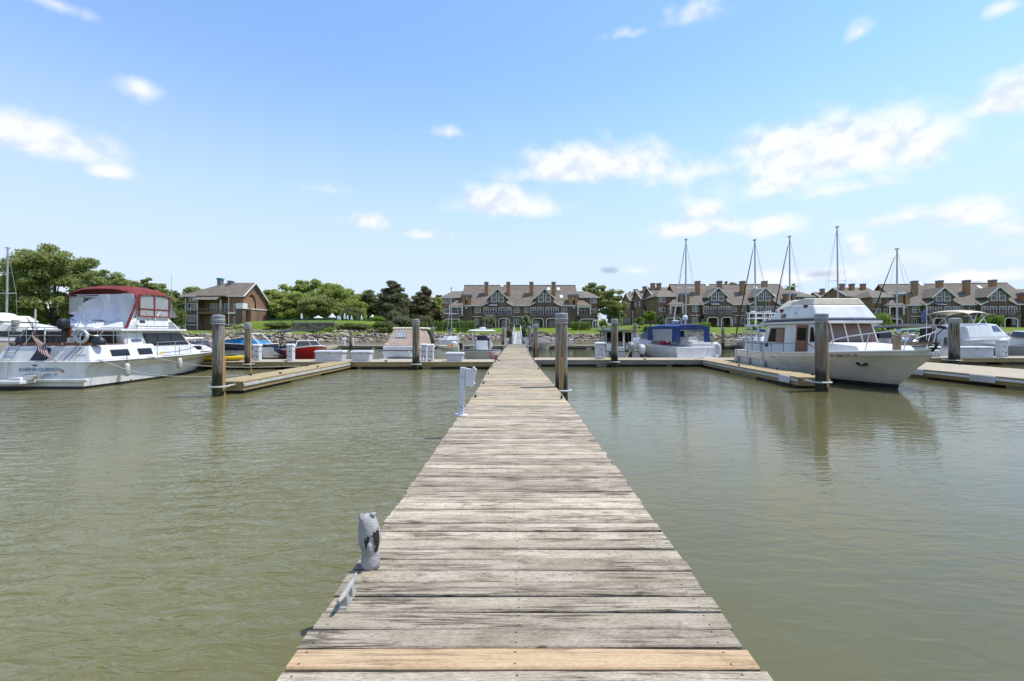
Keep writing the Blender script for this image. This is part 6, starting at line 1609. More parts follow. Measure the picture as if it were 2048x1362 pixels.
obj('windshield', house(G(), [(3.5, 1.15), (4.9, 1.2), (4.0, 2.0), (3.52, 2.1)], 1.12, .9), 'glass_dark', tc_)
obj('rolled_tarp', G().tube([(-.8, -.3, .44), (-.3, -.28, .47), (.3, -.3, .45), (.85, -.3, .44)], [.05, .09, .08, .05], 8), 'canvas_grey', tc_, smooth=60)
# small dinghy with an orange inside
dg = thing('dinghy', 'little white dinghy with orange bundle near the far dock', 'dinghy', (PX(919, 48), 48.2, 0), R(80))
hull(dg, 2.4, 1.25, flat_sheer(.42, .15), 'gelcoat_cream', 'gelcoat_cream', tr=.9, rake=.4, wl=(.8, .5), rail='canvas_cream', deck='gelcoat_cream', deck_drop=.16)
outboard(dg, 0, -.02, .42, 'black', .6); obj('life_vest', G().ell((0, 1.0, .48), .35, .4, .17, 10, 6), 'orange', dg, smooth=60)
obj('covered_engine', G().ell((.05, .65, .72), .3, .35, .25, 10, 6), 'canvas_white', dg, smooth=60)
# centre console with a T-top, bow towards the dock
cc = thing('centre_console', 'white centre console boat with T top, bow to the cross dock', 'boat', (PX(966, 31), 32.6, 0), R(180))
hull(cc, 5.7, 2.3, flat_sheer(.74, .28), 'gelcoat', 'gelcoat_cream', tr=.95, rake=.7, wl=(.85, .62), mid=(.96, .86), p=3.4, q=.5, rail='rail_dark', deck_drop=.12)
obj('console', G().box(-.38, .38, 1.9, 2.7, .7, 1.42), 'gelcoat', cc, bevel=.05, seg=3)
obj('console_screen', G().prism([(-.34, 2.62, 1.42), (.34, 2.62, 1.42), (.30, 2.45, 1.72), (-.30, 2.45, 1.72)], (0, .02, .01)), 'navy', cc)
obj('leaning_post', G().box(-.42, .42, 1.0, 1.35, .7, 1.55), 'navy', cc, bevel=.05)
tt = obj('t_top', house(G(), [(.8, 2.03), (3.2, 2.03), (3.0, 2.13), (1.0, 2.15)], .92, .60), 'gelcoat', cc, bevel=.03)
obj('radar', G().lathe([(.02, .14), (.2, .12), (.22, .05), (.2, 0)], (.0, 2.0, 2.16), 12), 'white_paint', tt, smooth=50)
strut(cc, [[(s*.50, y, .72), (s*.62, y + dy, 2.03)] for s in (-1, 1) for y, dy in ((1.5, -.2), (2.6, .2))] + [[(s*.62, 1.3, 2.0), (s*.5, 2.6, 1.3)] for s in (-1, 1)], .03, 'alum', 't_top_frame')
for s in (-.35, .35): outboard(cc, s, -.05, .75, 'white_paint', .9)
g = G(); g.tube([(1.1, 2.6, 1.4), (1.13, 3.6, .8), (.9, 5.0, .65)], .02, 6); g.tube([(1.0, 2.2, 1.2), (1.12, 3.0, .8)], .02, 6); obj('dock_lines', g, 'rope', cc)
rl = tag(obj('mooring_line', G().tube([(PX(978, 27.2), 27.6, .80), (PX(984, 26.8), 26.9, .60), (PX(989, 26), 26.0, .43), (PX(996, 25), 25.4, .415), (-1.0, 24.7, .42)], .03, 6), 'red', smooth=60), 'red mooring line from the centre console boat', 'rope')
# grey covered boat right of the main dock
gb = thing('covered_runabout', 'runabout under pale grey cover right of the main dock', 'boat', (PX(1083, 47), 50.4, 0), R(180))
hull(gb, 5.2, 2.1, flat_sheer(.75, .3), 'gelcoat', 'gelcoat', rail=None, deck=None)
obj('cover', house(G(), [(.05, .72), (4.6, .82), (3.9, 1.12), (2.4, 1.38), (.2, 1.05)], 1.05, .5), 'canvas_grey', gb, bevel=.08, seg=3)
bimini(gb, -1.0, 1.0, .2, 2.2, 1.85, .12, 'canvas_black', .28); strut(gb, [[(s*1.0, 1.1, .8), (s*1.0, y, 1.62)] for s in (-1, 1) for y in (.3, 2.1)], .018, 'black')
# pilothouse boat with outboards, stern to the dock
ph_ = thing('pilothouse_boat', 'pilothouse boat with dark roof and outboards, stern to grey dock', 'boat', (PX(1250, 29.2), 29.2, 0))
hull(ph_, 7.2, 2.5, flat_sheer(.72, .5), 'gelcoat', 'bottom_black', tr=.95, rail='rail_dark', deck_drop=.1)
hwp = lambda z: .98
g = G()
for s in (-1, 1):
    for y0, y1 in ((1.6, 1.72), (2.75, 2.9), (4.0, 4.15)): g.prism([(s*.92, y0, .66), (s*.92, y1, .66), (s*.88, y1 - (.25 if y0 > 3.9 else 0), 2.0), (s*.88, y0 - (.25 if y0 > 3.9 else 0), 2.0)], (s*.06, 0, 0))
    g.box(min(s*.90, s*.97), max(s*.90, s*.97), 1.6, 4.1, .62, 1.15)
for x in (-.92, -.28, .28, .86): g.box(x - .04, x + .06, 1.6, 1.68, .66, 2.0)
g.box(-.9, -.28, 1.61, 1.67, .66, 1.2)
obj('cabin_frame', g, 'gelcoat_cream', ph_)
for s in (-1, 1): obj('side_window', G().prism([(s*.93, 1.75, 1.18), (s*.93, 4.0, 1.18), (s*.90, 3.72, 1.95), (s*.90, 1.75, 1.95)], (s*.01, 0, 0)), 'glass_dark', ph_)
obj('windshield', G().prism([(-.9, 4.12, 1.15), (.9, 4.12, 1.15), (.85, 3.86, 1.98), (-.85, 3.86, 1.98)], (0, .02, .005)), 'glass_dark', ph_)
obj('helm', G().box(-.8, .8, 3.1, 3.6, .64, 1.3), 'gelcoat_cream', ph_, bevel=.04)
rf = obj('roof', house(G(), [(.9, 2.0), (4.3, 2.0), (4.1, 2.1), (1.0, 2.12)], 1.08, .95), 'canvas_black', ph_, bevel=.03)
obj('roof_rack', G().box(-.7, .2, 1.8, 3.4, 2.13, 2.20), 'white_paint', rf); strut(rf, [[(-.75, 1.3, 2.1), (-.85, 1.35, 3.2)]], .012, 'canvas_sky', 'antenna')
outboard(ph_, .32, -.05, .68, 'cap_grey', 1.05); outboard(ph_, 1.05, .1, .55, 'gelcoat', 1.0); outboard(ph_, -.9, -.05, .4, 'black', .6)
obj('bait_tank', G().box(-.5, .0, .1, .5, .65, 1.0), 'gelcoat', ph_, bevel=.03)
rail(ph_, [(1.1, .2, .72), (1.15, 1.5, .72)], .5, .5, .014); 
# the express cruiser with the blue canopy
bc = thing('express_cruiser', 'white and navy express cruiser with bright blue canopy', 'boat', (PX(1392, 28.4), 28.5, 0), R(14))
b_, p_ = hull(bc, 8.3, 2.85, lambda t: 1.0 + .32 * t + .1 * max(0, t - .5), 'gelcoat', 'navy', tr=.95, rake=1.4, mid=(.97, .70), mz=.62, wl=(.9, .42), rail='white_paint', deck_drop=.02)
g = G()
for s in (-1, 1): g.loft([[p_(2, t, s) + Vector((s*.012, 0, lerp(-.5, .05, min(1, max(0, (t - .35) / .45)) ** .8))), p_(4, t, s) + Vector((s*.012, 0, 0))] for t in [.30 + .7 * i / 18 - (.002 if i == 18 else 0) for i in range(19)]], False, False)
obj('hull_flash', g, 'navy', bc, smooth=60)
obj('cabin', house(G(), [(3.4, 1.1), (7.2, 1.36), (6.2, 1.52), (4.7, 1.62), (3.4, 1.6)], 1.18, .85), 'gelcoat', bc, bevel=.08, seg=3)
obj('windshield', house(G(), [(3.45, 1.60), (5.3, 1.56), (4.2, 2.16), (3.5, 2.2)], 1.08, .84), 'glass_dark', bc)
obj('windshield_frame', G().tube([(-1.0, 5.28, 1.60), (-.84, 4.2, 2.18), (.84, 4.2, 2.18), (1.0, 5.28, 1.60)], .03, 6), 'black', bc)
can = bimini(bc, -1.22, 1.22, .35, 3.6, 2.38, .10, 'canvas_blue', .10)
g = G()
for s in (-1, 1):
    g.prism([(s*1.24, .28, 1.32), (s*1.24, .62, 1.32), (s*1.22, .62, 2.32), (s*1.22, .32, 2.32)], (s*.025, 0, 0))
    g.prism([(s*1.24, 2.95, 1.38), (s*1.24, 3.60, 1.42), (s*1.22, 3.55, 2.32), (s*1.22, 3.05, 2.32)], (s*.025, 0, 0))
    g.box(min(s*1.21, s*1.25), max(s*1.21, s*1.25), .4, 3.5, 2.16, 2.33)
g.prism([(-1.24, .30, 1.32), (-.85, .30, 1.32), (-.85, .32, 2.32), (-1.22, .32, 2.32)], (0, .025, 0)); g.prism([(.86, .30, 1.32), (1.24, .30, 1.32), (1.22, .32, 2.32), (.86, .32, 2.32)], (0, .025, 0)); g.box(-1.2, 1.2, .30, .33, 2.14, 2.33)
obj('canopy_sides', g, 'canvas_blue', bc)
for s in (-1, 1): obj('clear_curtain', G().prism([(s*1.225, .62, 1.36), (s*1.225, 2.95, 1.40), (s*1.21, 3.0, 2.16), (s*1.21, .62, 2.16)], (s*.006, 0, 0)), 'clear_vinyl', bc)
obj('transom_seat', G().box(-.2, 1.2, .02, .55, .98, 1.30), 'gelcoat', bc, bevel=.06, seg=3)
obj('cockpit_floor', G().box(-1.15, 1.15, .05, 3.3, .62, .66), 'deck_white', bc); obj('helm_seat', G().box(.2, .85, 1.9, 2.4, 1.0, 1.65), 'gelcoat', bc, bevel=.06); obj('companion_seat', G().box(-.9, -.3, 2.2, 2.7, 1.0, 1.55), 'red', bc, bevel=.08)
obj('tuna_rack', G().tube([(-1.2, 1.2, 1.3), (-1.1, 1.7, 2.1), (1.1, 1.7, 2.1), (1.2, 1.2, 1.3)], .05, 8), 'gelcoat', bc, smooth=60)
obj('swim_platform', G().box(-1.25, 1.25, -.5, -.02, .3, .38), 'gelcoat', bc, bevel=.02)
obj('radar', G().lathe([(.05, .0), (.12, .02), (.24, .16), (.26, .24), (.02, .28)], (-.35, 1.6, 2.48), 14), 'white_paint', bc, smooth=50)
sd = obj('satellite_dome', G().lathe([(.1, .0), (.17, .05), (.17, .22), (.13, .32), (.03, .36)], (.28, 1.5, 2.72), 14), 'white_paint', bc, smooth=60); obj('dome_post', G().tube([(.28, 1.5, 2.35), (.28, 1.5, 2.74)], .04, 8), 'white_paint', sd)
rail(bc, [p_(0, t, 1) + Vector((-.06, 0, 0)) for t in (.5, .6, .7, .8, .9, .98)], .45, 1.1, .013); rail(bc, [p_(0, t, -1) + Vector((.06, 0, 0)) for t in (.5, .6, .7, .8, .9, .98)], .45, 1.1, .013)
fender(bc, (-1.2, .1, .35), .4, .1, 'white_paint')
rdg = thing('inflatable_dinghy', 'white inflatable dinghy stowed on edge beside blue canopy boat', 'dinghy', (PX(1432, 30.5), 30.6, .62), R(20))
obj('tube', (lambda g: g.loft([[(( .30 + .16*math.cos(c)) * math.cos(a) , .16*math.sin(c), (.42 + .16*math.cos(c)) * math.sin(a) + .1) for c in [2*math.pi*j/10 for j in range(10)]] for a in [2*math.pi*i/24 for i in range(25)]], True, False))(G()), 'gelcoat', rdg, smooth=80)
obj('floor', G().lathe([(.01, -.05), (.33, -.05), (.33, .02), (.01, .02)], (0, 0, .1), 16, 'y'), 'gelcoat_cream', rdg)
obj('transom_board', G().box(-.22, .22, -.1, .0, -.6, -.3), 'gelcoat_cream', rdg)
# black canvas boat beyond the trawler bow
kb = thing('express_cruiser', 'express cruiser with black canopy and curtains beyond trawler bow', 'boat', (PX(1888, 30.6), 30.7, 0), R(30))
hull(kb, 8.0, 2.8, flat_sheer(.98, .35), 'gelcoat', 'navy', tr=.95, rake=1.4, mid=(.96, .7), rail='rail_dark')
g = G(); 
obj('cabin', house(G(), [(3.2, .98), (6.8, 1.15), (5.8, 1.42), (3.2, 1.55)], 1.15, .85), 'gelcoat', kb, bevel=.08)
obj('windshield', house(G(), [(3.2, 1.52), (4.9, 1.46), (3.9, 2.0), (3.2, 2.05)], 1.05, .85), 'glass_dark', kb)
bimini(kb, -1.25, 1.25, .1, 3.6, 2.36, .16, 'canvas_black', .16); bimini(kb, -1.2, 1.2, 3.5, 5.2, 2.42, .10, 'canvas_grey', .10, aft=.05)
for p4, dv in (([(-1.25, .15, 1.05), (-1.25, .85, 1.05), (-1.22, .8, 2.22), (-1.22, .15, 2.22)], (-.02, 0, 0)), ([(-1.2, .12, 1.3), (-.5, .12, 1.3), (-.55, .12, 2.2), (-1.2, .12, 2.2)], (0, .02, 0)), ([(.6, .12, 1.05), (1.25, .12, 1.05), (1.2, .12, 1.6), (.7, .12, 1.6)], (0, .02, 0))):
    obj('curtain', G().prism(p4, dv), 'canvas_black', kb)
strut(kb, [[(s*1.22, y0, 1.0), (s*1.2, y1, 2.2)] for s in (-1, 1) for y0, y1 in ((1.4, .3), (1.4, 2.4), (2.6, 1.5), (3.2, 3.5))], .03, 'black')
fg = thing('flag', 'small blue and white pennant on a white staff', 'flag', (PX(1853, 30), 30.0, 2.35)); obj('staff', G().tube([(0, 0, -.9), (0, 0, 1.35)], .02, 6), 'white_paint', fg)
obj('cloth', G().sheet(lambda u, v: Vector((-.02 - .30 * u + .04 * math.sin(v * 6), .05 * math.sin(u * 5 + v * 7), 1.15 - .75 * v - .22 * u)), 6, 8, .008, (0, 1, 0)), 'cloth_blue', fg, smooth=60)
# white express cruiser with a bimini, right
wc = thing('flybridge_cruiser', 'large white cruiser with pale bimini behind the dock box', 'boat', (PX(1905, 32.5), 33.2, 0), R(-66))
hull(wc, 9.4, 3.1, lambda t: 1.38 + .18 * t, 'gelcoat', 'bottom_black', tr=.96, rake=1.7, mid=(.97, .75), mz=.6, wl=(.9, .45), rail='white_paint')
obj('superstructure', house(G(), [(.3, 1.38), (6.4, 1.55), (4.9, 2.55), (3.2, 2.62), (.3, 2.35)], 1.40, 1.10), 'gelcoat', wc, bevel=.1, seg=3)
hwq = lambda z: lerp(1.40, 1.10, (z - 1.38) / 1.24)
for s in (-1, 1):
    obj('side_window', panel(G(), [(4.0, 2.0), (5.2, 2.0), (4.75, 2.42), (4.0, 2.42)], hwq, s, .02), 'cloth_blue', wc)
    obj('crease', panel(G(), [(.35, 1.56), (6.2, 1.66), (6.2, 1.69), (.35, 1.60)], hwq, s, .012), 'gelcoat_grey', wc)
obj('windshield', G().prism([(-1.0, 6.1, 1.80), (1.0, 6.1, 1.80), (.9, 5.0, 2.52), (-.9, 5.0, 2.52)], (0, .03, .03)), 'glass_dark', wc)
bimini(wc, -1.2, 1.2, .5, 3.6, 3.42, .14, 'canvas_cream', .14)
strut(wc, [[(s*1.15, y0, 2.5), (s*1.15, y1, 3.3)] for s in (-1, 1) for y0, y1 in ((1.6, .6), (1.9, 3.4), (1.2, 1.9), (3.4, 2.4))], .02, 'white_paint')
rail(wc, [(s_, y_, 1.5) for s_, y_ in ((1.3, 6.0), (1.1, 7.4), (.6, 8.7))], .5, .8, .014); rail(wc, [(s_, y_, 1.5) for s_, y_ in ((-1.3, 6.0), (-1.1, 7.4), (-.6, 8.7))], .5, .8, .014)
# grey-sided boat at the far right
fr = thing('cabin_cruiser', 'grey sided cabin cruiser with white foredeck past the large dock box', 'boat', (PX(2080, 32), 34.5, 0), R(166))
hull(fr, 7.6, 2.7, flat_sheer(1.0, .3), 'gelcoat_grey', 'bottom_black', rail='white_paint')
obj('cabin', house(G(), [(2.2, 1.0), (6.4, 1.12), (5.2, 1.5), (4.0, 2.0), (2.2, 2.05)], 1.15, .8), 'gelcoat', fr, bevel=.1, seg=3); obj('windshield', house(G(), [(2.4, 1.62), (4.7, 1.6), (4.0, 1.95), (2.4, 2.0)], 1.12, .9), 'glass_dark', fr)
obj('anchor_roller', G().box(-.12, .12, 7.2, 7.9, 1.2, 1.28), 'teak_raw', fr); obj('windlass', G().lathe([(.14, 0), (.16, .1), (.06, .2)], (0, 6.9, 1.2), 10), 'black', fr, smooth=50)
# big white cruiser behind the left cruiser
lc = thing('sport_cruiser', 'big white sport cruiser with dark window band behind brown piling', 'boat', (PX(-120, 27.5), 27.6, 0), R(-84))
hull(lc, 9.6, 3.2, lambda t: 1.35 + .12 * t, 'gelcoat_cream', 'bottom_black', tr=.96, rake=1.8, rail='rail_dark')
obj('superstructure', house(G(), [(.8, 1.35), (8.2, 1.48), (6.6, 1.95), (5.2, 2.36), (3.9, 2.62), (.8, 2.55)], 1.45, 1.05), 'gelcoat_cream', lc, bevel=.1, seg=3)
hwl = lambda z: lerp(1.45, 1.05, (z - 1.35) / 1.27)
for s in (-1, 1): obj('side_window', panel(G(), [(2.2, 1.75), (7.6, 1.60), (6.5, 1.88), (5.2, 2.02), (2.4, 2.05)], hwl, s, .02), 'glass_dark', lc)
obj('flybridge', house(G(), [(.6, 2.56), (4.4, 2.60), (3.9, 2.98), (.8, 2.95)], 1.2, 1.05), 'gelcoat_cream', lc, bevel=.06)
obj('dash_cover', G().ell((0, 3.3, 3.0), .7, .5, .16, 12, 6), 'canvas_white', lc, smooth=60); strut(lc, [[(.9, 5.9, 1.9), (.9, 5.9, 3.35)], [(.2, 1.0, 2.9), (.2, 1.0, 3.9)]], .04, 'alum', 'antenna')
rail(lc, [(1.25, 6.2, 1.46), (1.1, 7.6, 1.46), (.6, 9.0, 1.46)], .55, .8, .014); rail(lc, [(-1.25, 6.2, 1.46), (-1.1, 7.6, 1.46), (-.6, 9.0, 1.46)], .55, .8, .014)

# sailboats in the far row, bows to the shore
def sailboat(label, px, D, top_py, furl='canvas_blue', lean=0.0, flip=False, cover='canvas_blue', L=9.2, hullm='gelcoat', thin=1.0, jib=True):
    x = PX(px, D); H = PZ(top_py, D)
    t = thing('sailboat', label, 'sailboat', (x, D - (4.3 if not flip else -4.3), 0), 0 if not flip else R(180))
    hull(t, L, 2.9, lambda u: .95 + .12 * u, hullm, 'bottom_black', tr=.7, rake=1.4, rail='teak_raw')
    obj('cabin', house(G(), [(2.6, .95), (6.4, 1.02), (6.0, 1.36), (2.8, 1.42)], .95, .75), 'gelcoat', t, bevel=.06)
    for s in (-1, 1):
        for y in (3.2, 4.1, 5.0): obj('porthole', panel(G(), [(y, 1.10), (y + .5, 1.10), (y + .5, 1.26), (y, 1.26)], lambda z: lerp(.95, .75, (z - .95) / .47), s, .015), 'glass_dark', t)
    r = .095 * thin; lx = lean * H
    ms = obj('mast', G().tube([(0, 4.3, 1.0), (lx * .5, 4.3, H * .5), (lx, 4.3, H)], [r, r * .95, r * .75], 8), 'mast_alum', t, smooth=60)
    zs = H * .56
    obj('spreader', G().tube([(lx * .56 - 1.0, 4.25, zs + .04), (lx * .56, 4.3, zs), (lx * .56 + 1.0, 4.25, zs + .04)], .035, 6), 'white_paint', ms)
    obj('masthead', G().box(lx - .12, lx + .12, 4.15, 4.5, H, H + .12), 'mast_alum', ms)
    g = G()
    for s in (-1, 1): g.tube([(s * 1.35, 4.2, 1.0), (lx * .56 + s * 1.0, 4.25, zs + .04), (lx, 4.3, H - .1)], .013, 5)
    g.tube([(0, .1, .95), (lx, 4.3, H)], .012, 5); obj('shrouds', g, 'mast_alum', t)
    if jib: obj('furled_jib', G().tube([(0, L - .25, 1.15), (lx * .1, L - .6, 2.2), (lx * .92, lerp(L, 4.3, .93), H * .93)], [.05, .085, .03], 7), furl, t, smooth=60)
    bm_ = obj('boom', G().tube([(0, 4.2, 1.95), (0, .9, 1.92)], .06, 7), 'mast_alum', t, smooth=60)
    obj('sail_cover', G().tube([(0, 4.25, 2.35), (0, 3.6, 2.15), (0, 2.2, 2.05), (0, 1.0, 1.98)], [.14, .17, .14, .07], 8), cover, bm_, smooth=60)
    rail(t, [(1.25, .3, .98), (1.42, 3, .98), (1.3, 6, 1.02)], .55, 1.6, .012); rail(t, [(-1.25, .3, .98), (-1.42, 3, .98), (-1.3, 6, 1.02)], .55, 1.6, .012)
    return t
sailboat('sailboat whose tall mast rises above blue canopy boat', 1371, 50.5, 480, 'canvas_white', .004)
sailboat('sailboat whose dark mast rises behind trawler stern', 1512, 50, 481, 'canvas_black', -.012)
sailboat('sailboat with dark furled jib behind trawler cabin', 1580, 51, 474, 'canvas_black', -.004, L=8.8)
sailboat('sailboat with leaning tallest mast behind trawler flybridge', 1677, 53, 455, 'canvas_white', .012, flip=True, L=9.6, jib=False)
sailboat('sailboat with green sail cover right of the trawler', 1794, 50, 499, 'canvas_black', 0.0, cover='canvas_green')
sailboat('sailboat with plain grey mast behind the big sport cruiser', 12, 47, 497, 'canvas_white', .018, jib=False)
sailboat('small daysailer with thin white mast before the clipped hedges', 903, 62, 577, 'canvas_white', -.004, L=6.0, thin=.6, jib=False)
# ---------------------------------------------------------------- dock furniture
def dock_box(label, px0, px1, top_py, D, deep=.62, z=DECK, group=None):
    x0, x1 = PX(px0, D), PX(px1, D); h = PZ(top_py, D) - z; w = x1 - x0
    t = thing('dock_box', label, 'dock box', ((x0 + x1) / 2, D, z), 0, group)
    body = G(); body.loft([[(-w/2 + i, i * .6, zz), (w/2 - i, i * .6, zz), (w/2 - i, deep - i * .6, zz), (-w/2 + i, deep - i * .6, zz)] for zz, i in ((0, .06), (h - .13, .025))]); obj('body', body, 'white_box', t, bevel=.02)
    lid = G(); lid.loft([[(-w/2 - o, -o, zz), (w/2 + o, -o, zz), (w/2 + o, deep + o, zz), (-w/2 - o, deep + o, zz)] for zz, o in ((h - .128, .02), (h - .05, .025), (h, -.03))]); l = obj('lid', lid, 'white_box', t, bevel=.015)
    obj('latch', G().box(-.03, .03, -.045, -.012, h - .2, h - .1), 'galv', l)
    return t
dock_box('long white dock box beside the red runabout', 629, 686, 701, 24.35)
dock_box('shorter white dock box right of the long one', 701, 740, 701.5, 24.35)
dock_box('white dock box left of the centre console boat', 891, 926, 705, 24.35)
dock_box('large white dock box below the white bimini cruiser', 1921, 1990, 693, 27.9, .8)
def pedestal(label, px0, px1, top_py, D, z=DECK, group=None, lamp=True):
    x0, x1 = PX(px0, D), PX(px1, D); w = x1 - x0; h = PZ(top_py, D) - z
    t = thing('power_pedestal', label, 'power pedestal', ((x0 + x1) / 2, D, z), 0, group)
    obj('body', G().loft([[(-w*.42, -.0, 0), (w*.42, 0, 0), (w*.42, .3, 0), (-w*.42, .3, 0)], [(-w*.42, 0, h*.86), (w*.42, 0, h*.86), (w*.42, .3, h*.86), (-w*.42, .3, h*.86)]]), 'post_white', t, bevel=.015)
    obj('cap', G().loft([[(-w*.5, -.04, h*.862), (w*.5, -.04, h*.862), (w*.5, .34, h*.862), (-w*.5, .34, h*.862)], [(-w*.5, -.04, h*.93), (w*.5, -.04, h*.93), (w*.5, .34, h*.93), (-w*.5, .34, h*.93)], [(-w*.38, .04, h), (w*.38, .04, h), (w*.38, .26, h), (-w*.38, .26, h)]]), 'post_white', t, bevel=.012)
    for xx, zz in ((-.2*w, .28*h), (.15*w, .25*h), (.05*w, .55*h)): obj('socket', G().lathe([(.002, -.02), (.035, -.016), (.035, .0), (.002, .004)], (xx, 0, zz), 8, 'y'), 'black', t)
    for s in (-1, 1): obj('hose_hook', G().lathe([(.01, 0), (.07, .01), (.07, .03), (.01, .05)], (s * w * .42, .15, h * .62), 8, 'x'), 'post_white', t)
    return t
pedestal('white power pedestal beside the slim piling', 504, 519, 688, 24.9)
pedestal('white power pedestal in front of the red hull', 572, 586, 687.5, 24.7)
pedestal('white pedestal standing against the dark blue grey piling', 841, 854, 687, 24.6)
pedestal('white pedestal one step from dark piling, before slim piling', 855, 867, 688, 24.9)
pedestal('rust specked white pedestal left of the pilothouse boat', 1190, 1212, 684, 26.3)
pedestal('white pedestal beyond the trawler bow', 1865, 1884, 693, 28.3)
pedestal('white pedestal at the right end of large dock box', 1999, 2018, 678, 28.6)
pedestal('far white pedestal on low dock, farther from the gangway', 683, 690, 677, 52.6)
pedestal('far white pedestal on low dock beside the far grey piling', 700, 706.5, 677, 52.6)
pedestal('far white pedestal near grey covered boat', 1104, 1110, 676, 53)
pedestal('far white pedestal right of the stout piling', 1138, 1146, 678, 53)

# the white posts with a hose bracket bolted to the edge of the main dock
def hose_post(label, x, y, h, rz=0, tilt=0.0):
    t = thing('hose_post', label, 'post', (x, y, DECK), rz)
    o = obj('post', G().box(-.048, .048, -.048, .048, .012, h), 'post_white', t, bevel=.008)
    obj('base_plate', G().box(-.12, .12, -.10, .10, .0, .022), 'post_white', t, bevel=.004)
    br = G().prism([(.056, -.04, h * .62), (.20, -.04, h * .60), (.25, -.04, h * .66), (.22, -.04, h * .72), (.25, -.04, h * .86), (.27, -.04, h * .96), (.20, -.04, h * 1.03), (.16, -.04, h * .97), (.056, -.04, h * .99)], (0, .08, 0))
    obj('bracket', br, 'post_white', t, bevel=.006)
    for z in (.18 * h, .80 * h): obj('screw', G().lathe([(.001, -.062), (.012, -.060), (.012, -.055), (.001, -.054)], (0, 0, z), 6, 'y'), 'black', t)
    t.rotation_euler = (0, tilt, rz); return t
p = onz(930, 831, DECK); hose_post('white post with notched hose bracket on the left dock edge', interp(EL, p.y) + .03, p.y, .92, R(0), R(2.2))
hose_post('white bracket post near the gangway, left dock edge', interp(EL, 38) + .05, 38, .95, 0, R(6))
hose_post('white bracket post close to gangway foot, left edge', interp(EL, 47) + .05, 47, .95, 0, R(4))
hose_post('white bracket post near the gangway, right dock edge', interp(ER, 35.5) - .06, 35.5, 1.05, R(180))
hose_post('white bracket post close to gangway foot, right edge', interp(ER, 46) - .06, 46, 1.0, R(180))

# peeling owl decoy
ow = thing('owl_decoy', 'weathered grey owl decoy with peeling black patch on dock edge', 'decoy', (-1.01, 3.10, DECK), R(-28)); ow.scale = (.92, .92, .98)
def owl_ring(z, rx, ry, dx=0, dy=0, wob=.0):
    n = 20; return [(dx + rx * (1 + wob * math.sin(5*a + z*60)) * math.cos(a), dy + ry * (1 + wob * math.cos(4*a + z*45)) * math.sin(a), z) for a in [2*math.pi*j/n for j in range(n)]]
g = G(); g.loft([owl_ring(0, .066, .062, .01), owl_ring(.03, .070, .066, .01, 0, .02), (owl_ring(.075, .068, .064, .006, 0, .05)), owl_ring(.11, .060, .058, .004, 0, .04), owl_ring(.16, .078, .070, 0, 0, .05), owl_ring(.21, .086, .074, -.003, 0, .04), owl_ring(.26, .084, .070, -.006, 0, .045), owl_ring(.30, .074, .064, -.012), owl_ring(.335, .062, .054, -.02), owl_ring(.352, .045, .040, -.024), owl_ring(.356, .01, .01, -.024)])
mo_, N, L, b_ = nodes('owl_paint')
tcn = N.new('ShaderNodeTexCoord'); n_ = noise_(N, L, tcn.outputs['Object'], 9, 3, .5); n2_ = noise_(N, L, mapping(N, L, tcn.outputs['Object'], (1, 1, 2.2)), 26, 6, .7)
r_ = ramp(N, [(.3, (.32, .31, .30)), (.7, (.46, .45, .435))]); L.new(n_.outputs[0], r_.inputs[0]); L.new(r_.outputs[0], b_.inputs['Base Color']); b_.inputs['Roughness'].default_value = .7
bp_ = N.new('ShaderNodeBump'); bp_.inputs['Strength'].default_value = 1.0; bp_.inputs['Distance'].default_value = .02; L.new(n2_.outputs[0], bp_.inputs['Height']); L.new(bp_.outputs[0], b_.inputs['Normal'])
body = obj('body', g, 'owl_paint', ow, smooth=180)
obj('ear_tuft', G().lathe([(.018, 0), (.022, .015), (.012, .035), (.003, .045)], (-.072, -.012, .318), 8), 'owl_paint', ow, smooth=90)
obj('ear_tuft', G().ell((.022, .012, .362), .026, .020, .014, 10, 6), 'owl_paint', ow, smooth=90)
# bare black plastic where the paint has peeled, with a tongue of paint left in the middle
def body_r(z, a):
    tb = [(0, .066, .062, .01), (.03, .070, .066, .01), (.075, .068, .064, .006), (.11, .060, .058, .004), (.16, .078, .070, 0), (.21, .086, .074, -.003), (.26, .084, .070, -.006), (.30, .074, .064, -.012), (.335, .062, .054, -.02)]
    for u, v in zip(tb, tb[1:]):
        if z <= v[0]: f_ = (z - u[0]) / (v[0] - u[0]); rx, ry, dx = (lerp(u[i], v[i], f_) for i in (1, 2, 3)); break
    return Vector((dx + rx * 1.035 * math.cos(a), ry * 1.035 * math.sin(a), z))
g = G(); q = random.Random(8); na, nz = 48, 48; a0, a1 = R(-78), R(10)
pts = [[body_r(lerp(.10, .285, j / nz), lerp(a0, a1, i / na)) for j in range(nz + 1)] for i in range(na + 1)]
def black(i, j):
    u, v = (i + .5) / na, (j + .5) / nz; w_ = .035 * math.sin(u * 31 + v * 9) + .03 * math.sin(v * 27 + u * 5)
    outer = v < .62 + .36 * u + w_ and v > .08 and .06 < u + w_ * .5
    inner = abs(u - .46 - w_) < .20 * (1 - max(0, v - .45) * 1.7) and v < .72 + w_
    left_ok = u > .62 or v > .30 - w_
    return outer and not inner and left_ok
ids = {}
for i in range(na):
    for j in range(nz):
        if black(i, j):
            f_ = []
            for (a_, c_) in ((i, j), (i+1, j), (i+1, j+1), (i, j+1)):
                if (a_, c_) not in ids: ids[(a_, c_)] = len(g.v); g.v.append(tuple(pts[a_][c_]))
                f_.append(ids[(a_, c_)])
            g.f.append(tuple(f_))
o = obj('bare_patch', g, 'owl_black', ow, smooth=60)
g = G(); g.ell((.055, -.055, .155), .022, .02, .045, 10, 8); obj('paint_flake', g, 'owl_paint', ow, smooth=90)

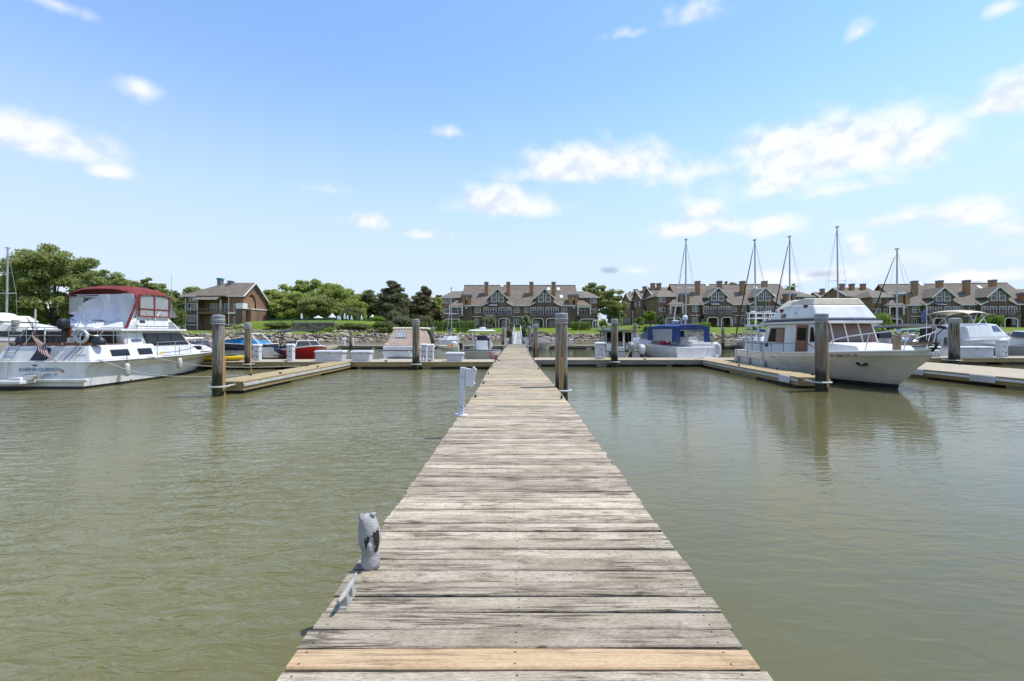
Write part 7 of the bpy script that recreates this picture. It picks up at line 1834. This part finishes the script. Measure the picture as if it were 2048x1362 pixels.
# kayaks on the cross dock
def kayak(label, x, y, rz, L=2.6, z=DECK):
    t = thing('kayak', label, 'kayak', (x, y, z), rz); g = G(); rings = []
    for i in range(13):
        u = i / 12; k = max(math.sin(math.pi * u), .04) ** .6; w_ = .36 * k; h = .30 * (.55 + .45 * k) ; lift = .10 * (2*u - 1) ** 2
        rings.append([(w_ * math.cos(a), (u - .5) * L, lift + h/2 + h/2 * math.sin(a)) for a in [2*math.pi*j/12 for j in range(12)]])
    g.loft(rings); obj('hull', g, 'yellow', t, smooth=70); obj('seat_well', G().ell((0, -.1, .30), .22, .5, .035, 12, 4), 'black', t); return t
kayak('yellow kayak lying on the cross dock beside slim piling', PX(463, 25.2), 24.9, R(86), 2.3)
kayak('yellow kayak beside the cruiser bow on cross dock', PX(412, 24.6), 24.55, R(78), 1.6)

# gangway
gw = thing('gangway', 'white railed gangway climbing from the dock to shore', 'gangway', (-.12, 57.2, 0))
A = Vector((0, 0, DECK + .06)); B_ = Vector((0, 26.5, 2.02)); hw_ = .5
obj('ramp', G().prism([(-hw_, A.y, A.z - .12), (hw_, A.y, A.z - .12), (hw_, B_.y, B_.z - .12), (-hw_, B_.y, B_.z - .12)], (0, 0, .12)), 'concrete', gw)
for s in (-1, 1):
    g = G(); n = 9
    for i in range(n + 1): p = A.lerp(B_, i / n) + Vector((s * (hw_ + .05), 0, 0)); g.box(p.x - .035, p.x + .035, p.y - .035, p.y + .035, p.z - .1, p.z + 1.12)
    for h in (1.1, .6): rot_box(g, A + Vector((s * (hw_ + .05), 0, h)), B_ + Vector((s * (hw_ + .05), 0, h)), .06, .08)
    obj('railing', g, 'white_paint', gw)
obj('toe_plate', G().box(-.5, .5, -.5, 0, DECK + .003, DECK + .06), 'galv_dull', gw)
abt = thing('gangway_gate', 'tall white gate posts at the landward end of gangway', 'gate', (-.1, 84.2, land_z(0, 84.2)))
for s in (-1, 1): obj('post', G().box(s * .8 - .09, s * .8 + .09, -.09, .09, -1.5, 3.2), 'white_paint', abt)
obj('abutment', G().box(-1.3, 1.3, .1, 5, -1.6, 2.0 - land_z(0, 84.2) - .02), 'concrete', abt)
obj('lattice', (lambda g: ([g.box(.95 + .25*i, 1.0 + .25*i, -.02, .02, .6, 2.6) for i in range(6)], [g.box(.9, 2.4, -.02, .02, .6 + .4*i, .65 + .4*i) for i in range(6)], g)[-1])(G()), 'trim_white', abt)
fp = thing('flag', 'red and white flag hanging by the gangway piling', 'flag', (PX(1012, 58.5), 58.5, DECK)); obj('staff', G().tube([(0, 0, -.4), (0, 0, 3.4)], .03, 6), 'white_paint', fp)
flag_obj(fp, lambda u, v: Vector((.02 + .45 * v + .05 * math.sin(u * 5), .1 * math.sin(v * 6 + u * 3), 2.7 - .75 * u - .45 * v)), 13, 10)
shrub('dark potted planting beside the foot of gangway', 1020, 61, 640, 17, 'leaf_red', 81, .25, 1.2, z0=DECK - .1, depth=.6, base_py=684)
shrub('dark planting at the right side of gangway', 1048, 68, 648, 14, 'leaf_dark', 82, .25, 1.0, z0=.2, depth=.6, base_py=684)

# lines, cords and hoses lying about
def line(label, pts, r=.014, m='rope', cat='rope', name='mooring_line'):
    P_ = [Vector(p) for p in pts]; sm = []
    for i in range(len(P_) - 1):
        p0 = P_[max(i-1, 0)]; p1 = P_[i]; p2 = P_[i+1]; p3 = P_[min(i+2, len(P_)-1)]
        for k in range(5):
            t = k / 5; sm.append(.5 * ((2*p1) + (p2 - p0) * t + (2*p0 - 5*p1 + 4*p2 - p3) * t*t + (3*p1 - p0 - 3*p2 + p3) * t**3))
    sm.append(P_[-1])
    return tag(obj(name, G().tube(sm, r, 6), m, smooth=60), label, cat)
line('stern line sagging from the maroon canopy cruiser to finger dock', [(-14.95, 16.2, 1.0), (-13.2, 16.0, .52), (-11.4, 15.9, .42), (-9.75, 15.85, .45)], .016)
line('spring line from maroon canopy cruiser side to finger dock', [(-14.95, 18.4, 1.0), (-13.4, 18.9, .60), (-11.6, 19.6, .46), (-9.78, 20.4, .45)], .014)
line('bow line from maroon canopy cruiser to the cross dock', [(-16.5, 24.2, 1.1), (-16.1, 24.4, .75), (-15.6, 24.6, .48), (-15.2, 24.7, .42)], .016)
line('white power cord from pedestal to the tan canvas boat', [(PX(848, 24.6), 24.5, .62), (PX(846, 24.5), 24.4, .42), (PX(838, 25.4), 25.4, .42), (PX(826, 26.4), 26.4, .50), (PX(818, 27.3), 27.2, .85)], .014, 'white_paint', 'cord', 'extension_cord')
line('yellow power cord trailing over the grey cross dock', [(PX(1201, 26.3), 26.25, .70), (PX(1203, 26.2), 26.1, .425), (PX(1226, 26.6), 26.8, .425), (PX(1252, 27.2), 27.4, .425), (PX(1262, 28.4), 28.6, .80)], .014, 'yellow', 'cord', 'extension_cord')
line('green hose looped on the large dock box dock', [(PX(2004, 28.6), 28.3, .75), (PX(2000, 28), 27.8, .43), (PX(1960, 27.8), 27.66, .43), (PX(1930, 27.8), 27.64, .43), (PX(1890, 28.2), 28.0, .43)], .016, 'canvas_green', 'hose', 'hose')
line('dark dock line from blue canopy boat stern', [(PX(1420, 28.2), 28.4, .95), (PX(1415, 27.6), 27.7, .62), (PX(1400, 26.8), 26.7, .43), (PX(1388, 26.2), 26.1, .42)], .014, 'black')
line('dark dock line from the pilothouse boat stern', [(PX(1226, 29), 29.0, .75), (PX(1222, 28), 28.1, .55), (PX(1218, 27), 26.9, .42)], .014, 'black')
for (px, D, lab) in ((660, 25.6, 'coil of pale rope behind the long white dock box'), (915, 25.4, 'coil of pale rope right of the small white dock box')):
    line(lab, [(PX(px, D) + .16 * math.cos(a) * (1 - a * .012), D + .16 * math.sin(a), DECK + .02 + .004 * a) for a in [i * .7 for i in range(26)]], .016)
# fenders along the cruiser side
for t_, k in ((.16, 0), (.46, .05)):
    p = Vector((1.78, 8.95 * t_, .30 + k)); fender(kq, (p.x + .02, p.y, p.z), .5, .10, 'fender')
